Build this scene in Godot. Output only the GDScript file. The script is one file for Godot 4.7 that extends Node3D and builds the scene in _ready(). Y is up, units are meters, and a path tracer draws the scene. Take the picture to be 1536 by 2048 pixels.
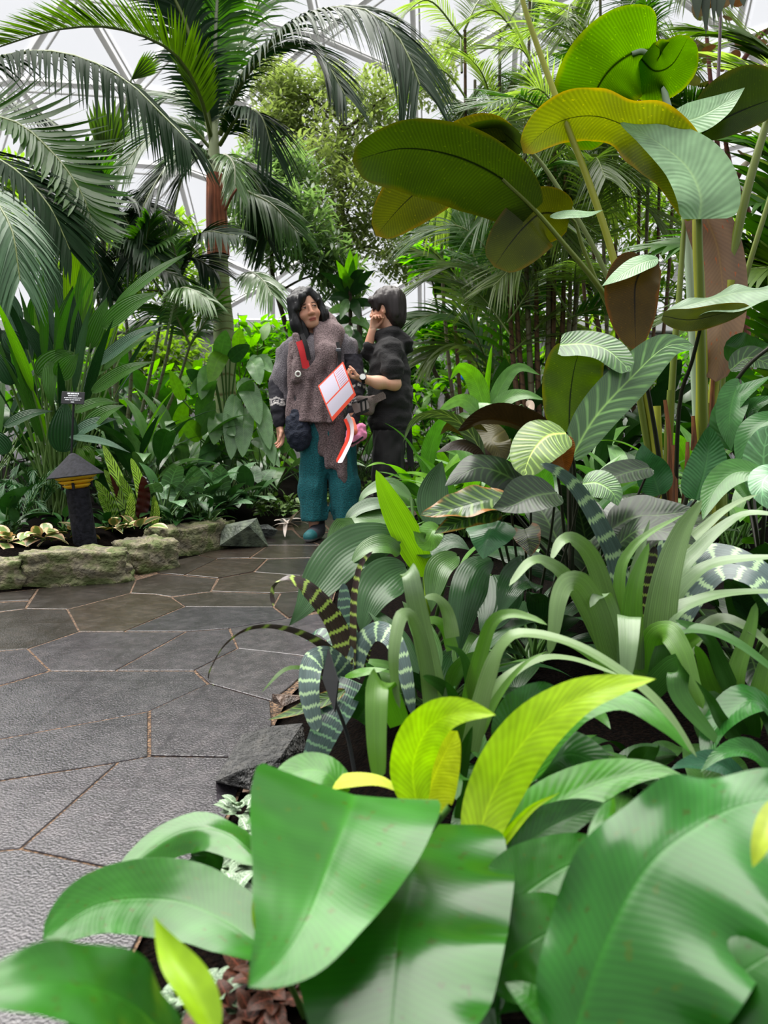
extends Node3D
# A walk through a glass-roofed rainforest garden: two visitors on wet stone paving between planted beds.

const FPX := 1600.0          # focal length in pixels of the 1536 x 2048 frame
const TILT := 5.86           # the camera looks this many degrees down
var eye := Vector3(0, 0.665, 0)
var fwd := Vector3(0, -sin(deg_to_rad(TILT)), -cos(deg_to_rad(TILT)))
var upv := Vector3(0, cos(deg_to_rad(TILT)), -sin(deg_to_rad(TILT)))
var rng := RandomNumberGenerator.new()
var mats := {}
var texs := {}
var meshes := {}
var used_names := {}


func _ready() -> void:
	rng.seed = 4711
	# camera
	var cam := Camera3D.new()
	cam.name = "camera"
	var lens := CameraAttributesPhysical.new()
	lens.frustum_focal_length = 18.75
	lens.frustum_focus_distance = 2.6
	lens.exposure_aperture = 4.4
	cam.attributes = lens
	cam.fov = 2.0 * rad_to_deg(atan(1024.0 / FPX))
	cam.near = 0.05
	cam.far = 200.0
	add_child(cam)
	cam.position = eye
	cam.rotation_degrees = Vector3(-TILT, 0, 0)
	cam.current = true
	# overcast sky seen through the glass roof
	var we := WorldEnvironment.new()
	we.name = "environment"
	var env := Environment.new()
	env.background_mode = Environment.BG_SKY
	var sky := Sky.new()
	var sm := ProceduralSkyMaterial.new()
	sm.sky_top_color = Color(0.965, 0.97, 0.985)
	sm.sky_horizon_color = Color(0.945, 0.95, 0.965)
	sm.ground_bottom_color = Color(0.30, 0.31, 0.28)
	sm.ground_horizon_color = Color(0.45, 0.46, 0.44)
	sm.sky_energy_multiplier = SKY_E
	sm.ground_energy_multiplier = 0.6
	sky.sky_material = sm
	env.sky = sky
	env.tonemap_mode = Environment.TONE_MAPPER_LINEAR
	env.tonemap_exposure = 1.0
	env.sdfgi_enabled = true
	env.ssao_enabled = true
	env.ssil_enabled = true
	we.environment = env
	add_child(we)
	# the bright part of the overcast sky, high and behind the palms
	var sun := DirectionalLight3D.new()
	sun.name = "overcast_sun"
	sun.light_color = Color(1.0, 0.985, 0.96)
	sun.light_energy = SUN_E
	sun.light_angular_distance = SUN_ANGLE
	sun.sky_mode = DirectionalLight3D.SKY_MODE_LIGHT_ONLY
	sun.shadow_enabled = true
	add_child(sun)
	sun.look_at_from_position(Vector3.ZERO, -SUN_FROM, Vector3.RIGHT)

	build_textures()
	build_ground()
	build_paving()
	build_roof()
	build_edging()
	build_people()
	build_bollard()
	build_front_plants()
	build_right_plants()
	build_tall_plants()
	build_left_plants()
	build_palms()
	build_background()
	shade_fillers()


const SKY_E := 1.02
const SUN_E := 3.6
const SUN_ANGLE := 72.0
const SUN_FROM := Vector3(-0.25, 1.0, -0.28)


# ---------------------------------------------------------------- places
func P(u: float, v: float, d: float) -> Vector3:      # the point at depth d behind a place in the photograph
	return eye + (fwd + Vector3.RIGHT * ((u - 768.0) / FPX) + upv * ((1024.0 - v) / FPX)) * d


func G(u: float, v: float, h := 0.0) -> Vector3:      # the same, on the level h
	var dir := P(u, v, 1.0) - eye
	return eye + dir * ((h - eye.y) / dir.y)


func numbered(called: String) -> String:
	if not used_names.has(called):
		used_names[called] = 0
		return called
	used_names[called] += 1
	return "%s_%03d" % [called, used_names[called]]


func tag(o: Node3D, label: String, category: String, group := "") -> Node3D:
	o.set_meta("label", label)
	o.set_meta("category", category)
	if group != "":
		o.set_meta("group", group)
	return o


func thing(called: String, label: String, category: String, at: Vector3, group := "") -> Node3D:
	var o := Node3D.new()
	o.name = numbered(called)
	add_child(o)
	o.position = at
	return tag(o, label, category, group)


func part(parent: Node3D, called: String, m: Mesh, mat: Material, xf := Transform3D()) -> MeshInstance3D:
	var o := MeshInstance3D.new()
	o.mesh = m
	o.material_override = mat
	o.transform = xf
	if parent == self:
		o.name = numbered(called)
		add_child(o)
	else:
		var n := 0
		var nm := called
		var ctr: Dictionary = parent.get_meta("ctr") if parent.has_meta("ctr") else {}
		if ctr.has(called):
			ctr[called] += 1
			nm = "%s_%03d" % [called, ctr[called]]
		else:
			ctr[called] = 0
		parent.set_meta("ctr", ctr)
		o.name = nm
		parent.add_child(o, true)
	return o


func wpart(parent: Node3D, called: String, m: Mesh, mat: Material) -> MeshInstance3D:   # a mesh laid out in the world's axes
	return part(parent, called, m, mat, Transform3D(Basis(), -global_of(parent)))


func global_of(n: Node3D) -> Vector3:
	var at := Vector3.ZERO
	var k: Node = n
	while k is Node3D and k != self:
		at += (k as Node3D).position
		k = k.get_parent()
	return at


func stuff(o: Node3D) -> Node3D:
	o.set_meta("kind", "stuff")
	return o


# ---------------------------------------------------------------- meshes
func mesh_of(v: PackedVector3Array, n: PackedVector3Array, uv: PackedVector2Array, idx: PackedInt32Array, col := PackedColorArray()) -> ArrayMesh:
	var a := []
	a.resize(Mesh.ARRAY_MAX)
	a[Mesh.ARRAY_VERTEX] = v
	a[Mesh.ARRAY_NORMAL] = n
	if uv.size():
		a[Mesh.ARRAY_TEX_UV] = uv
	if col.size():
		a[Mesh.ARRAY_COLOR] = col
	a[Mesh.ARRAY_INDEX] = idx
	var m := ArrayMesh.new()
	m.add_surface_from_arrays(Mesh.PRIMITIVE_TRIANGLES, a)
	return m


func spline(c: Array, t: float) -> Vector3:
	var n := c.size() - 1
	var x := clampf(t, 0.0, 1.0) * n
	var i := mini(int(x), n - 1)
	var f := x - i
	var p1: Vector3 = c[i]
	var p2: Vector3 = c[i + 1]
	var p0: Vector3 = c[i - 1] if i > 0 else p1 * 2.0 - p2
	var p3: Vector3 = c[i + 2] if i + 2 <= n else p2 * 2.0 - p1
	return 0.5 * (2.0 * p1 + (p2 - p0) * f + (2.0 * p0 - 5.0 * p1 + 4.0 * p2 - p3) * f * f + (3.0 * p1 - p0 - 3.0 * p2 + p3) * f * f * f)


func spline_v(c: Array, t: float) -> Vector3:      # straight in between
	var n := c.size() - 1
	var x := clampf(t, 0.0, 1.0) * n
	var i := mini(int(x), n - 1)
	var a: Vector3 = c[i]
	var b: Vector3 = c[i + 1]
	return a.lerp(b, smoothstep(0.0, 1.0, x - i))


# c: points along the midrib; acr: across-directions at those points; prof [a, b, t0]: outline t^a (1-t)^b
func leaf_mesh(c: Array, acr: Array, hw: float, prof: Array, o := {}) -> ArrayMesh:
	var nv: int = o.get("nv", 18)
	var nu: int = o.get("nu", 6)
	var fold: float = o.get("fold", 0.0)
	var curl: float = o.get("curl", 0.0)
	var wave: float = o.get("wave", 0.0)
	var wn: float = o.get("wn", 3.0)
	var rib: float = o.get("rib", 0.0)
	var ribn: float = o.get("ribn", 14.0)
	var asym: float = o.get("asym", 0.0)
	var ph: float = o.get("ph", 0.0)
	var notch: float = o.get("notch", 0.0)
	var a: float = prof[0]
	var b: float = prof[1]
	var t0: float = prof[2] if prof.size() > 2 else 0.015
	var pk := a / (a + b)
	var norm := pow(pk, a) * pow(1.0 - pk, b)
	var pts := PackedVector3Array()
	for k in 41:
		pts.append(spline(c, k / 40.0))
	var cum := PackedFloat32Array([0.0])
	for k in 40:
		cum.append(cum[k] + pts[k].distance_to(pts[k + 1]))
	var total := cum[40]
	var v := PackedVector3Array()
	var uv := PackedVector2Array()
	var idx := PackedInt32Array()
	var k2 := 0
	for j in nv + 1:
		var t := float(j) / nv
		while k2 < 39 and cum[k2 + 1] < t * total:
			k2 += 1
		var f := (t * total - cum[k2]) / maxf(cum[k2 + 1] - cum[k2], 1e-6)
		var pt := (k2 + f) / 40.0
		var p := spline(c, pt)
		var tg := (spline(c, minf(pt + 0.02, 1.0)) - spline(c, maxf(pt - 0.02, 0.0))).normalized()
		var av := spline_v(acr, pt)
		if not o.get("skew", false):
			av -= tg * av.dot(tg)
		av = av.normalized()
		var nn := av.cross(tg).normalized()
		var tt := lerpf(t0, 1.0, t)
		var w := hw * pow(tt, a) * pow(maxf(1.0 - tt, 0.0), b) / norm
		for i in nu + 1:
			var s := (2.0 * i / nu - 1.0)
			var q := absf(s)
			var side := 1.0 + asym * signf(s)
			var h := fold * q * w + curl * q * q * w
			h += wave * hw * q * q * sin(TAU * wn * t + ph + (1.7 if s > 0 else 0.0)) * minf(1.0, 6.0 * t) * minf(1.0, 4.0 * (1.0 - t) + 0.25)
			h += rib * hw * sin(TAU * (ribn * t - q * 1.6)) * q * (1.0 - q * 0.5)
			var back := notch * hw * q * q * pow(1.0 - t, 3.0)
			v.append(p + av * (s * w * side * (1.0 - 0.25 * absf(curl) * q)) + nn * h - tg * back)
			uv.append(Vector2(0.5 + 0.5 * s, t))
	for j in nv:
		for i in nu:
			var q := j * (nu + 1) + i
			idx.append_array([q, q + nu + 1, q + 1, q + 1, q + nu + 1, q + nu + 2])
	return mesh_of(v, smooth_normals(v, idx), uv, idx)


func smooth_normals(v: PackedVector3Array, idx: PackedInt32Array) -> PackedVector3Array:
	var n := PackedVector3Array()
	n.resize(v.size())
	for k in range(0, idx.size(), 3):
		var a := idx[k]
		var b := idx[k + 1]
		var c := idx[k + 2]
		var fn := (v[c] - v[a]).cross(v[b] - v[a])
		n[a] += fn
		n[b] += fn
		n[c] += fn
	for k in n.size():
		n[k] = n[k].normalized()
	return n


# a leaf drawn from the photograph: pts = [u, v, depth, roll], where roll 0 faces the camera and 90 shows its right edge
func leaf(parent: Node3D, pts: Array, wpx: float, prof: Array, mat: Material, o := {}) -> MeshInstance3D:
	var c := []
	var acr := []
	var dm := 0.0
	for k in pts:
		c.append(P(k[0], k[1], k[2]))
		dm += k[2]
	dm /= pts.size()
	var flip := 1.0
	if c[c.size() / 2].y < eye.y and o.get("auto", true):      # below eye level a tilted leaf shows its upper side
		var better := 0.0
		for i in c.size():
			var tg: Vector3 = (c[mini(i + 1, c.size() - 1)] - c[maxi(i - 1, 0)]).normalized()
			var s := (c[i] - eye as Vector3).cross(tg).normalized()
			var r: float = deg_to_rad(pts[i][3]) if pts[i].size() > 3 else 0.0
			better += (s.cross(tg) * sin(r)).cross(tg).y
		flip = -1.0 if better < 0.0 else 1.0
	for i in c.size():
		var p: Vector3 = c[i]
		var tg: Vector3 = (c[mini(i + 1, c.size() - 1)] - c[maxi(i - 1, 0)]).normalized()
		var s := (p - eye).cross(tg).normalized()
		var n2 := s.cross(tg)
		var r: float = flip * deg_to_rad(pts[i][3]) if pts[i].size() > 3 else 0.0
		var k: float = deg_to_rad(pts[i][4]) if pts[i].size() > 4 else 0.0
		var av := (s * cos(k) + tg * sin(k)) * cos(r) + n2 * sin(r)
		if i > 0 and av.dot(acr[i - 1]) < 0.0:        # the midrib has turned over: its right side is on the left now
			av = -av
		acr.append(av)
	return wpart(parent, o.get("name", "leaf"), leaf_mesh(c, acr, 0.5 * wpx * dm / FPX, prof, o), mat)


func tube_mesh(c: Array, r0: float, r1: float, sides := 7, segs := 10, bulge := 0.0) -> ArrayMesh:
	var v := PackedVector3Array()
	var uv := PackedVector2Array()
	var idx := PackedInt32Array()
	var ref := Vector3(0.13, 0.21, 0.97)
	for j in segs + 1:
		var t := float(j) / segs
		var p := spline(c, t)
		var tg := (spline(c, minf(t + 0.02, 1.0)) - spline(c, maxf(t - 0.02, 0.0))).normalized()
		var x := tg.cross(ref).normalized()
		var y := x.cross(tg)
		ref = y
		var r := lerpf(r0, r1, t) * (1.0 + bulge * sin(PI * t))
		for i in sides + 1:
			var a := TAU * i / sides
			v.append(p + (x * cos(a) + y * sin(a)) * r)
			uv.append(Vector2(float(i) / sides, t))
	for j in segs:
		for i in sides:
			var q := j * (sides + 1) + i
			idx.append_array([q, q + sides + 1, q + 1, q + 1, q + sides + 1, q + sides + 2])
	var n := smooth_normals(v, idx)
	for j in segs + 1:
		var s := j * (sides + 1)
		var m := (n[s] + n[s + sides]).normalized()
		n[s] = m
		n[s + sides] = m
	for e in 2:                                        # caps
		var p := spline(c, float(e))
		var tg := (spline(c, 0.02) - spline(c, 0.0)).normalized() * -1.0 if e == 0 else (spline(c, 1.0) - spline(c, 0.98)).normalized()
		var first := v.size()
		v.append(p)
		n.append(tg)
		uv.append(Vector2(0.5, e))
		for i in sides + 1:
			v.append(v[(segs if e else 0) * (sides + 1) + i])
			n.append(tg)
			uv.append(Vector2(float(i) / sides, e))
		for i in sides:
			if e:
				idx.append_array([first, first + 2 + i, first + 1 + i])
			else:
				idx.append_array([first, first + 1 + i, first + 2 + i])
	return mesh_of(v, n, uv, idx)


func stem(parent: Node3D, pts: Array, w0: float, w1: float, mat: Material, called := "petiole", sides := 7) -> MeshInstance3D:   # pts = [u, v, depth], widths in pixels there
	var c := []
	for k in pts:
		c.append(P(k[0], k[1], k[2]))
	var d0: float = pts[0][2]
	var d1: float = pts[-1][2]
	return wpart(parent, called, tube_mesh(c, 0.5 * w0 * d0 / FPX, 0.5 * w1 * d1 / FPX, sides, maxi(6, 4 * (pts.size() - 1))), mat)


func box_mesh(size: Vector3, bevel := 0.01) -> ArrayMesh:      # a box with chamfered edges
	var key := "box%s%f" % [size, bevel]
	if meshes.has(key):
		return meshes[key]
	var st := SurfaceTool.new()
	st.begin(Mesh.PRIMITIVE_TRIANGLES)
	st.set_smooth_group(-1)
	var h := size * 0.5
	var b := minf(bevel, minf(h.x, minf(h.y, h.z)) * 0.9)
	var pts := []
	for sx in [-1, 1]:
		for sy in [-1, 1]:
			for sz in [-1, 1]:
				var s := Vector3(sx, sy, sz)
				pts.append(Vector3(s.x * h.x, s.y * (h.y - b), s.z * (h.z - b)))
				pts.append(Vector3(s.x * (h.x - b), s.y * h.y, s.z * (h.z - b)))
				pts.append(Vector3(s.x * (h.x - b), s.y * (h.y - b), s.z * h.z))
	meshes[key] = hull(pts)
	return meshes[key]


func hull(pts: Array) -> ArrayMesh:                  # flat-shaded convex hull of a few points
	var sh := ConvexPolygonShape3D.new()
	var faces := []
	var n := pts.size()
	var done := {}
	for i in n:
		for j in range(i + 1, n):
			for k in range(j + 1, n):
				var a: Vector3 = pts[i]
				var nn: Vector3 = (pts[j] - a).cross(pts[k] - a)
				if nn.length() < 1e-10:
					continue
				nn = nn.normalized()
				var pos := 0
				var neg := 0
				for q in n:
					var s: float = nn.dot(pts[q] - a)
					if s > 1e-5:
						pos += 1
					elif s < -1e-5:
						neg += 1
				if pos and neg:
					continue
				if pos:
					nn = -nn
				var d: float = nn.dot(a)
				var key := "%.3f %.3f %.3f %.4f" % [nn.x + 0.0001, nn.y + 0.0001, nn.z + 0.0001, d]
				if done.has(key):
					continue
				done[key] = true
				var on := []
				var c := Vector3.ZERO
				for q in n:
					if absf(nn.dot(pts[q]) - d) < 2e-5:
						on.append(pts[q])
						c += pts[q]
				c /= on.size()
				var x: Vector3 = (on[0] - c).normalized()
				var y := nn.cross(x)
				on.sort_custom(func(p, q): return atan2((p - c).dot(y), (p - c).dot(x)) < atan2((q - c).dot(y), (q - c).dot(x)))
				faces.append([nn, on])
	var v := PackedVector3Array()
	var nr := PackedVector3Array()
	var uv := PackedVector2Array()
	var idx := PackedInt32Array()
	for f in faces:
		var first := v.size()
		for p in f[1]:
			v.append(p)
			nr.append(f[0])
			uv.append(Vector2(p.x, p.z))
		for q in range(1, f[1].size() - 1):
			idx.append_array([first, first + q + 1, first + q])
	return mesh_of(v, nr, uv, idx)


func lathe(prof: Array, sides := 32) -> ArrayMesh:        # prof = [radius, height], from the bottom up, sharp where a point is repeated
	var v := PackedVector3Array()
	var uv := PackedVector2Array()
	var idx := PackedInt32Array()
	for j in prof.size():
		for i in sides + 1:
			var a := TAU * i / sides
			v.append(Vector3(prof[j][0] * cos(a), prof[j][1], prof[j][0] * sin(a)))
			uv.append(Vector2(float(i) / sides, float(j) / prof.size()))
	for j in prof.size() - 1:
		for i in sides:
			var q := j * (sides + 1) + i
			idx.append_array([q, q + 1, q + sides + 1, q + 1, q + sides + 2, q + sides + 1])
	var n := smooth_normals(v, idx)
	for j in prof.size():
		var s := j * (sides + 1)
		var m := (n[s] + n[s + sides]).normalized()
		n[s] = m
		n[s + sides] = m
	return mesh_of(v, n, uv, idx)


# ---------------------------------------------------------------- materials
func tex(key: String, w: int, h: int, fn: Callable) -> ImageTexture:
	if texs.has(key):
		return texs[key]
	var data := PackedByteArray()
	data.resize(w * h * 3)
	var k := 0
	for y in h:
		for x in w:
			var c: Color = fn.call((x + 0.5) / w, (y + 0.5) / h)
			data[k] = clampi(int(c.r * 255.0), 0, 255)
			data[k + 1] = clampi(int(c.g * 255.0), 0, 255)
			data[k + 2] = clampi(int(c.b * 255.0), 0, 255)
			k += 3
	texs[key] = ImageTexture.create_from_image(Image.create_from_data(w, h, false, Image.FORMAT_RGB8, data))
	return texs[key]


func noise_tex(key: String, freq: float, oct: int, ramp: Array, size := 512, type := FastNoiseLite.TYPE_SIMPLEX_SMOOTH) -> NoiseTexture2D:
	if texs.has(key):
		return texs[key]
	var n := FastNoiseLite.new()
	n.seed = hash(key) % 10000
	n.noise_type = type
	n.frequency = freq
	n.fractal_octaves = oct
	if type == FastNoiseLite.TYPE_CELLULAR:
		n.cellular_return_type = FastNoiseLite.RETURN_DISTANCE2_SUB
	var t := NoiseTexture2D.new()
	t.width = size
	t.height = size
	t.seamless = true
	t.noise = n
	var g := Gradient.new()
	var off := PackedFloat32Array()
	var cols := PackedColorArray()
	for r in ramp:
		off.append(r[0])
		cols.append(r[1])
	g.offsets = off
	g.colors = cols
	t.color_ramp = g
	texs[key] = t
	return t


func mat(key: String, col: Color, rough := 0.6, o := {}) -> StandardMaterial3D:
	if mats.has(key):
		return mats[key]
	var m := StandardMaterial3D.new()
	m.resource_name = key
	m.albedo_color = col
	m.roughness = rough
	m.metallic_specular = o.get("spec", 0.5)
	m.metallic = o.get("metal", 0.0)
	m.cull_mode = BaseMaterial3D.CULL_DISABLED if o.get("both", false) else BaseMaterial3D.CULL_BACK
	if o.get("spec", 0.5) == 0.5 and key.contains(" leaf ") and col.get_luminance() < 0.42 and not o.has("coat"):
		m.metallic_specular = 0.38
	if o.has("tex"):
		m.albedo_texture = texs[o.tex]
	if o.has("bump"):
		m.heightmap_enabled = true
		m.heightmap_texture = texs[o.bump]
		m.heightmap_scale = o.get("deep", 0.2)
	if o.has("rtex"):
		m.roughness_texture = texs[o.rtex]
	if o.has("tri"):
		m.uv1_triplanar = true
		m.uv1_world_triplanar = true
		m.uv1_scale = Vector3.ONE * float(o.tri)
	elif o.has("uvs"):
		m.uv1_scale = o.uvs
	if o.has("back"):
		m.backlight_enabled = true
		m.backlight = o.back
	if o.has("coat"):
		m.clearcoat_enabled = true
		m.clearcoat = o.coat
		m.clearcoat_roughness = o.get("coatr", 0.15)
	if o.has("rim"):
		m.rim_enabled = true
		m.rim = o.rim
	if o.get("vc", false):
		m.vertex_color_use_as_albedo = true
	mats[key] = m
	return m


# leaf materials: kind picks the picture and relief, col the tone
func lm(kind: String, col: Color, rough := 0.35, back := Color(0.45, 0.5, 0.15), deep := -1.0, coat := 0.0) -> StandardMaterial3D:
	var key := "%s leaf %s %.2f %.2f %.2f %.1f" % [kind, col.to_html(false), rough, back.g, deep, coat]
	if mats.has(key):
		return mats[key]
	var spec = {"lateral": ["lateral", "lateral_h", 0.035], "strap": ["strap", "strap_h", 0.03], "pleat": ["pleat", "pleat_h", 0.35], "calathea": ["calathea", "lateral_h", 0.05],
		"zebra": ["zebra", "strap_h", 0.04], "zebra_top": ["zebra_top", "strap_h", 0.04], "silver": ["silver", "lateral_h", 0.05], "rattle": ["rattle", "lateral_h", 0.03], "lutea": ["lutea", "ribs_h", 0.08],
		"fittonia": ["fittonia", "lateral_h", 0.03], "plain": ["plain", "", 0.0], "pink": ["pink", "", 0.0], "broad": ["broad", "ribs_h", 0.1], "burnt": ["burnt", "lateral_h", 0.08]}[kind]
	var o := {"tex": spec[0], "both": true, "back": back}
	if coat > 0.0:                                    # wet
		o["coat"] = coat
		o["coatr"] = 0.18
		o["spec"] = 0.38
	if spec[1] != "":
		o["bump"] = spec[1]
		o["deep"] = spec[2] if deep < 0.0 else deep * 0.22
	return mat(key, col, rough, o)


func build_textures() -> void:
	var n := FastNoiseLite.new()
	n.seed = 7
	n.frequency = 0.02
	n.fractal_octaves = 3
	var nz := func(a: float, b: float) -> float: return n.get_noise_2d(a, b)
	var lat := func(u: float, v: float, cnt: float, sweep: float) -> float:
		var x := absf(u - 0.5) * 2.0
		return (v - sweep * (1.0 - pow(1.0 - x, 1.4) * 1.0) * 0.6) * cnt
	var midrib := func(u: float, v: float, w: float) -> float:
		var x := absf(u - 0.5) * 2.0 / (w * (1.15 - v))
		return exp(-x * x)
	tex("lateral", 128, 512, func(u: float, v: float):
		var p: float = lat.call(u, v, 26.0, 0.25)
		var l: float = 0.82 + 0.035 * cos(TAU * p) + 0.10 * nz.call(u * 90.0, v * 260.0)
		var m: float = midrib.call(u, v, 0.05)
		return Color(l * 0.95, l, l * 0.92).lerp(Color(1.0, 1.0, 0.85), m * 0.55))
	tex("lateral_h", 128, 512, func(u: float, v: float):
		var p: float = lat.call(u, v, 20.0, 0.25)
		var l: float = 0.5 + 0.22 * cos(TAU * p) * smoothstep(0.0, 0.15, absf(u - 0.5)) - 0.45 * midrib.call(u, v, 0.07)
		return Color(l, l, l))
	tex("ribs_h", 256, 512, func(u: float, v: float):
		var p: float = lat.call(u, v, 44.0, 0.16)
		var q: float = lat.call(u, v, 9.0, 0.16)
		var l: float = 0.5 + 0.015 * cos(TAU * p) + 0.05 * cos(TAU * q + 3.0 * nz.call(v * 100.0, 3.0)) - 0.22 * midrib.call(u, v, 0.05) + 0.34 * nz.call(u * 70.0, v * 90.0)
		return Color(l, l, l))
	tex("broad", 256, 512, func(u: float, v: float):
		var p: float = lat.call(u, v, 44.0, 0.16)
		var l: float = 0.82 + 0.025 * cos(TAU * p) + 0.16 * nz.call(u * 60.0, v * 120.0)
		var c: Color = Color(l * 0.96, l, l * 0.95).lerp(Color(0.95, 1.0, 0.75), 0.5 * midrib.call(u, v, 0.045))
		var sp: float = nz.call(u * 420.0 + 50.0, v * 640.0)
		if sp > 0.47:
			c = c.lerp(Color(1.0, 0.72, 0.45), minf(1.0, (sp - 0.47) * 9.0))
		return c)
	tex("lutea", 256, 512, func(u: float, v: float):
		var p: float = lat.call(u, v, 60.0, 0.12)
		var x := absf(u - 0.5) * 2.0
		var l: float = 0.74 + 0.05 * cos(TAU * p) + 0.12 * nz.call(u * 50.0, v * 90.0)
		var c := Color(l * 0.95, l, l * 0.8)
		var e: float = smoothstep(0.86, 1.0, x + 0.10 * nz.call(u * 40.0, v * 200.0)) + smoothstep(0.94, 1.0, v)
		c = c.lerp(Color(1.0, 0.80, 0.25), clampf(e, 0.0, 1.0) * 0.9)
		c = c.lerp(Color(0.10, 0.13, 0.05), 0.85 * midrib.call(u, v, 0.035))
		var sp: float = nz.call(u * 800.0, v * 2300.0 + 70.0)
		if sp > 0.50:
			c = c.lerp(Color(1.0, 0.95, 0.45), minf(0.8, (sp - 0.50) * 9.0))
		return c)
	tex("burnt", 128, 256, func(u: float, v: float):
		var x := absf(u - 0.5) * 2.0
		var p: float = lat.call(u, v, 9.0, 0.2)
		var c := Color(0.20, 0.30, 0.17).lerp(Color(0.42, 0.52, 0.25), smoothstep(0.3, 0.9, cos(TAU * p)))
		var e: float = smoothstep(0.68, 1.0, x + 0.35 * nz.call(u * 100.0, v * 200.0))
		return c.lerp(Color(0.66, 0.42, 0.22), e))
	tex("strap", 128, 256, func(u: float, v: float):
		var l: float = 0.86 + 0.05 * sin(u * 90.0) + 0.08 * nz.call(u * 500.0, v * 30.0) + 0.06 * nz.call(u * 40.0, v * 90.0)
		return Color(l, l, l * 0.97))
	tex("strap_h", 128, 64, func(u: float, v: float):
		var l: float = 0.5 + 0.15 * sin(u * 80.0) + 0.2 * nz.call(u * 400.0, v * 8.0)
		return Color(l, l, l))
	tex("pleat", 128, 64, func(u: float, v: float):
		var l: float = 0.84 + 0.08 * cos(u * TAU * 9.0) + 0.06 * nz.call(u * 300.0, v * 40.0)
		return Color(l, l, l))
	tex("pleat_h", 128, 16, func(u: float, v: float):
		var l: float = 0.5 + 0.45 * cos(u * TAU * 9.0)
		return Color(l, l, l))
	tex("calathea", 128, 512, func(u: float, v: float):
		var x := absf(u - 0.5) * 2.0
		var p: float = lat.call(u, v, 11.0, 0.22)
		var b: float = smoothstep(0.45, 1.05, cos(TAU * p) + 0.25 * nz.call(u * 60.0, v * 300.0)) * (1.0 - smoothstep(0.75, 0.98, x) * 0.7)
		var fine: float = 0.04 * cos(TAU * 6.0 * p)
		var c := Color(0.40 + fine, 0.50 + fine, 0.38).lerp(Color(0.76, 0.90, 0.62), b * 0.68)
		return c.lerp(Color(0.88, 0.98, 0.65), midrib.call(u, v, 0.07) * 0.9))
	tex("silver", 128, 256, func(u: float, v: float):
		var p: float = lat.call(u, v, 7.0, 0.3)
		var b: float = smoothstep(0.75, 1.0, cos(TAU * p)) + midrib.call(u, v, 0.08)
		var l: float = 0.62 + 0.1 * nz.call(u * 80.0, v * 160.0)
		return Color(l * 0.92, l, l * 0.95).lerp(Color(0.9, 1.0, 0.92), clampf(b, 0.0, 1.0) * 0.55))
	tex("rattle", 128, 512, func(u: float, v: float):
		var x := absf(u - 0.5) * 2.0
		var p: float = lat.call(u, v, 12.0, 0.3)
		var side := 0.0 if u < 0.5 else 0.5
		var f := absf(fposmod(p + side, 1.0) - 0.5) * 2.0
		var blotch := smoothstep(0.45, 0.25, f) * smoothstep(0.05, 0.14, x) * smoothstep(0.85, 0.6, x)
		var c := Color(0.80, 0.92, 0.50).lerp(Color(0.16, 0.26, 0.12), blotch)
		return c.lerp(Color(0.25, 0.36, 0.18), smoothstep(0.86, 0.97, x)))
	for top in 2:
		tex("zebra_top" if top else "zebra", 128, 512, func(u: float, v: float):
			var jag: float = 0.16 * nz.call(u * 380.0, v * 20.0) + 0.10 * nz.call(u * 1300.0, v * 60.0)
			var f := absf(fposmod(v * 11.0 + jag, 1.0) - 0.5) * 2.0
			var band := smoothstep(0.70, 0.80, f)
			var l: float = 1.0 + 0.2 * nz.call(u * 300.0, v * 60.0)
			if top:
				return (Color(0.30, 0.37, 0.36) * l).lerp(Color(0.68, 0.80, 0.60), band * 0.85)
			return (Color(0.21, 0.16, 0.15) * l).lerp(Color(0.62, 0.72, 0.34), band))
	var cell := FastNoiseLite.new()
	cell.noise_type = FastNoiseLite.TYPE_CELLULAR
	cell.cellular_return_type = FastNoiseLite.RETURN_DISTANCE2_SUB
	cell.frequency = 0.05
	cell.seed = 3
	tex("fittonia", 128, 128, func(u: float, v: float):
		var d := cell.get_noise_2d(u * 170.0, v * 170.0) + 1.0
		var b: float = maxf(smoothstep(0.22, 0.06, d), midrib.call(u, v, 0.09))
		return Color(0.32, 0.42, 0.30).lerp(Color(0.88, 0.95, 0.84), b))
	tex("plain", 32, 64, func(u: float, v: float):
		var l: float = 0.88 + 0.12 * nz.call(u * 60.0, v * 120.0)
		return Color(l, l, l).lerp(Color(1, 1, 0.8), 0.3 * midrib.call(u, v, 0.1)))
	tex("pink", 64, 64, func(u: float, v: float):
		var x := absf(u - 0.5) * 2.0
		var e: float = smoothstep(0.35, 0.75, x + 0.3 * nz.call(u * 200.0, v * 200.0))
		return Color(0.45, 0.56, 0.32).lerp(Color(0.95, 0.80, 0.72), e))
	tex("bark", 128, 512, func(u: float, v: float):
		var f: float = 0.5 + 0.5 * sin(v * 150.0 + 3.0 * nz.call(u * 60.0, v * 20.0))
		var l: float = 0.7 + 0.25 * nz.call(u * 600.0, v * 60.0) - 0.25 * pow(f, 14.0)
		return Color(l, l * 0.97, l * 0.9))
	tex("rings", 64, 512, func(u: float, v: float):
		var ph: float = v * 22.0 + 0.25 * nz.call(u * 80.0, v * 300.0)
		var f := fposmod(ph, 1.0)
		var ring := smoothstep(0.14, 0.0, f) + smoothstep(0.93, 1.0, f)
		var l: float = 0.8 + 0.15 * nz.call(u * 200.0, v * 200.0)
		return Color(l, l, l).lerp(Color(0.55, 0.45, 0.30), clampf(ring, 0, 1)))
	tex("fibre", 128, 256, func(u: float, v: float):
		var l: float = 0.72 + 0.35 * nz.call(u * 700.0, v * 60.0) + 0.18 * nz.call(u * 100.0, v * 100.0)
		return Color(l, l * 0.97, l * 0.94))
	var B := Color.BLACK
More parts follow.
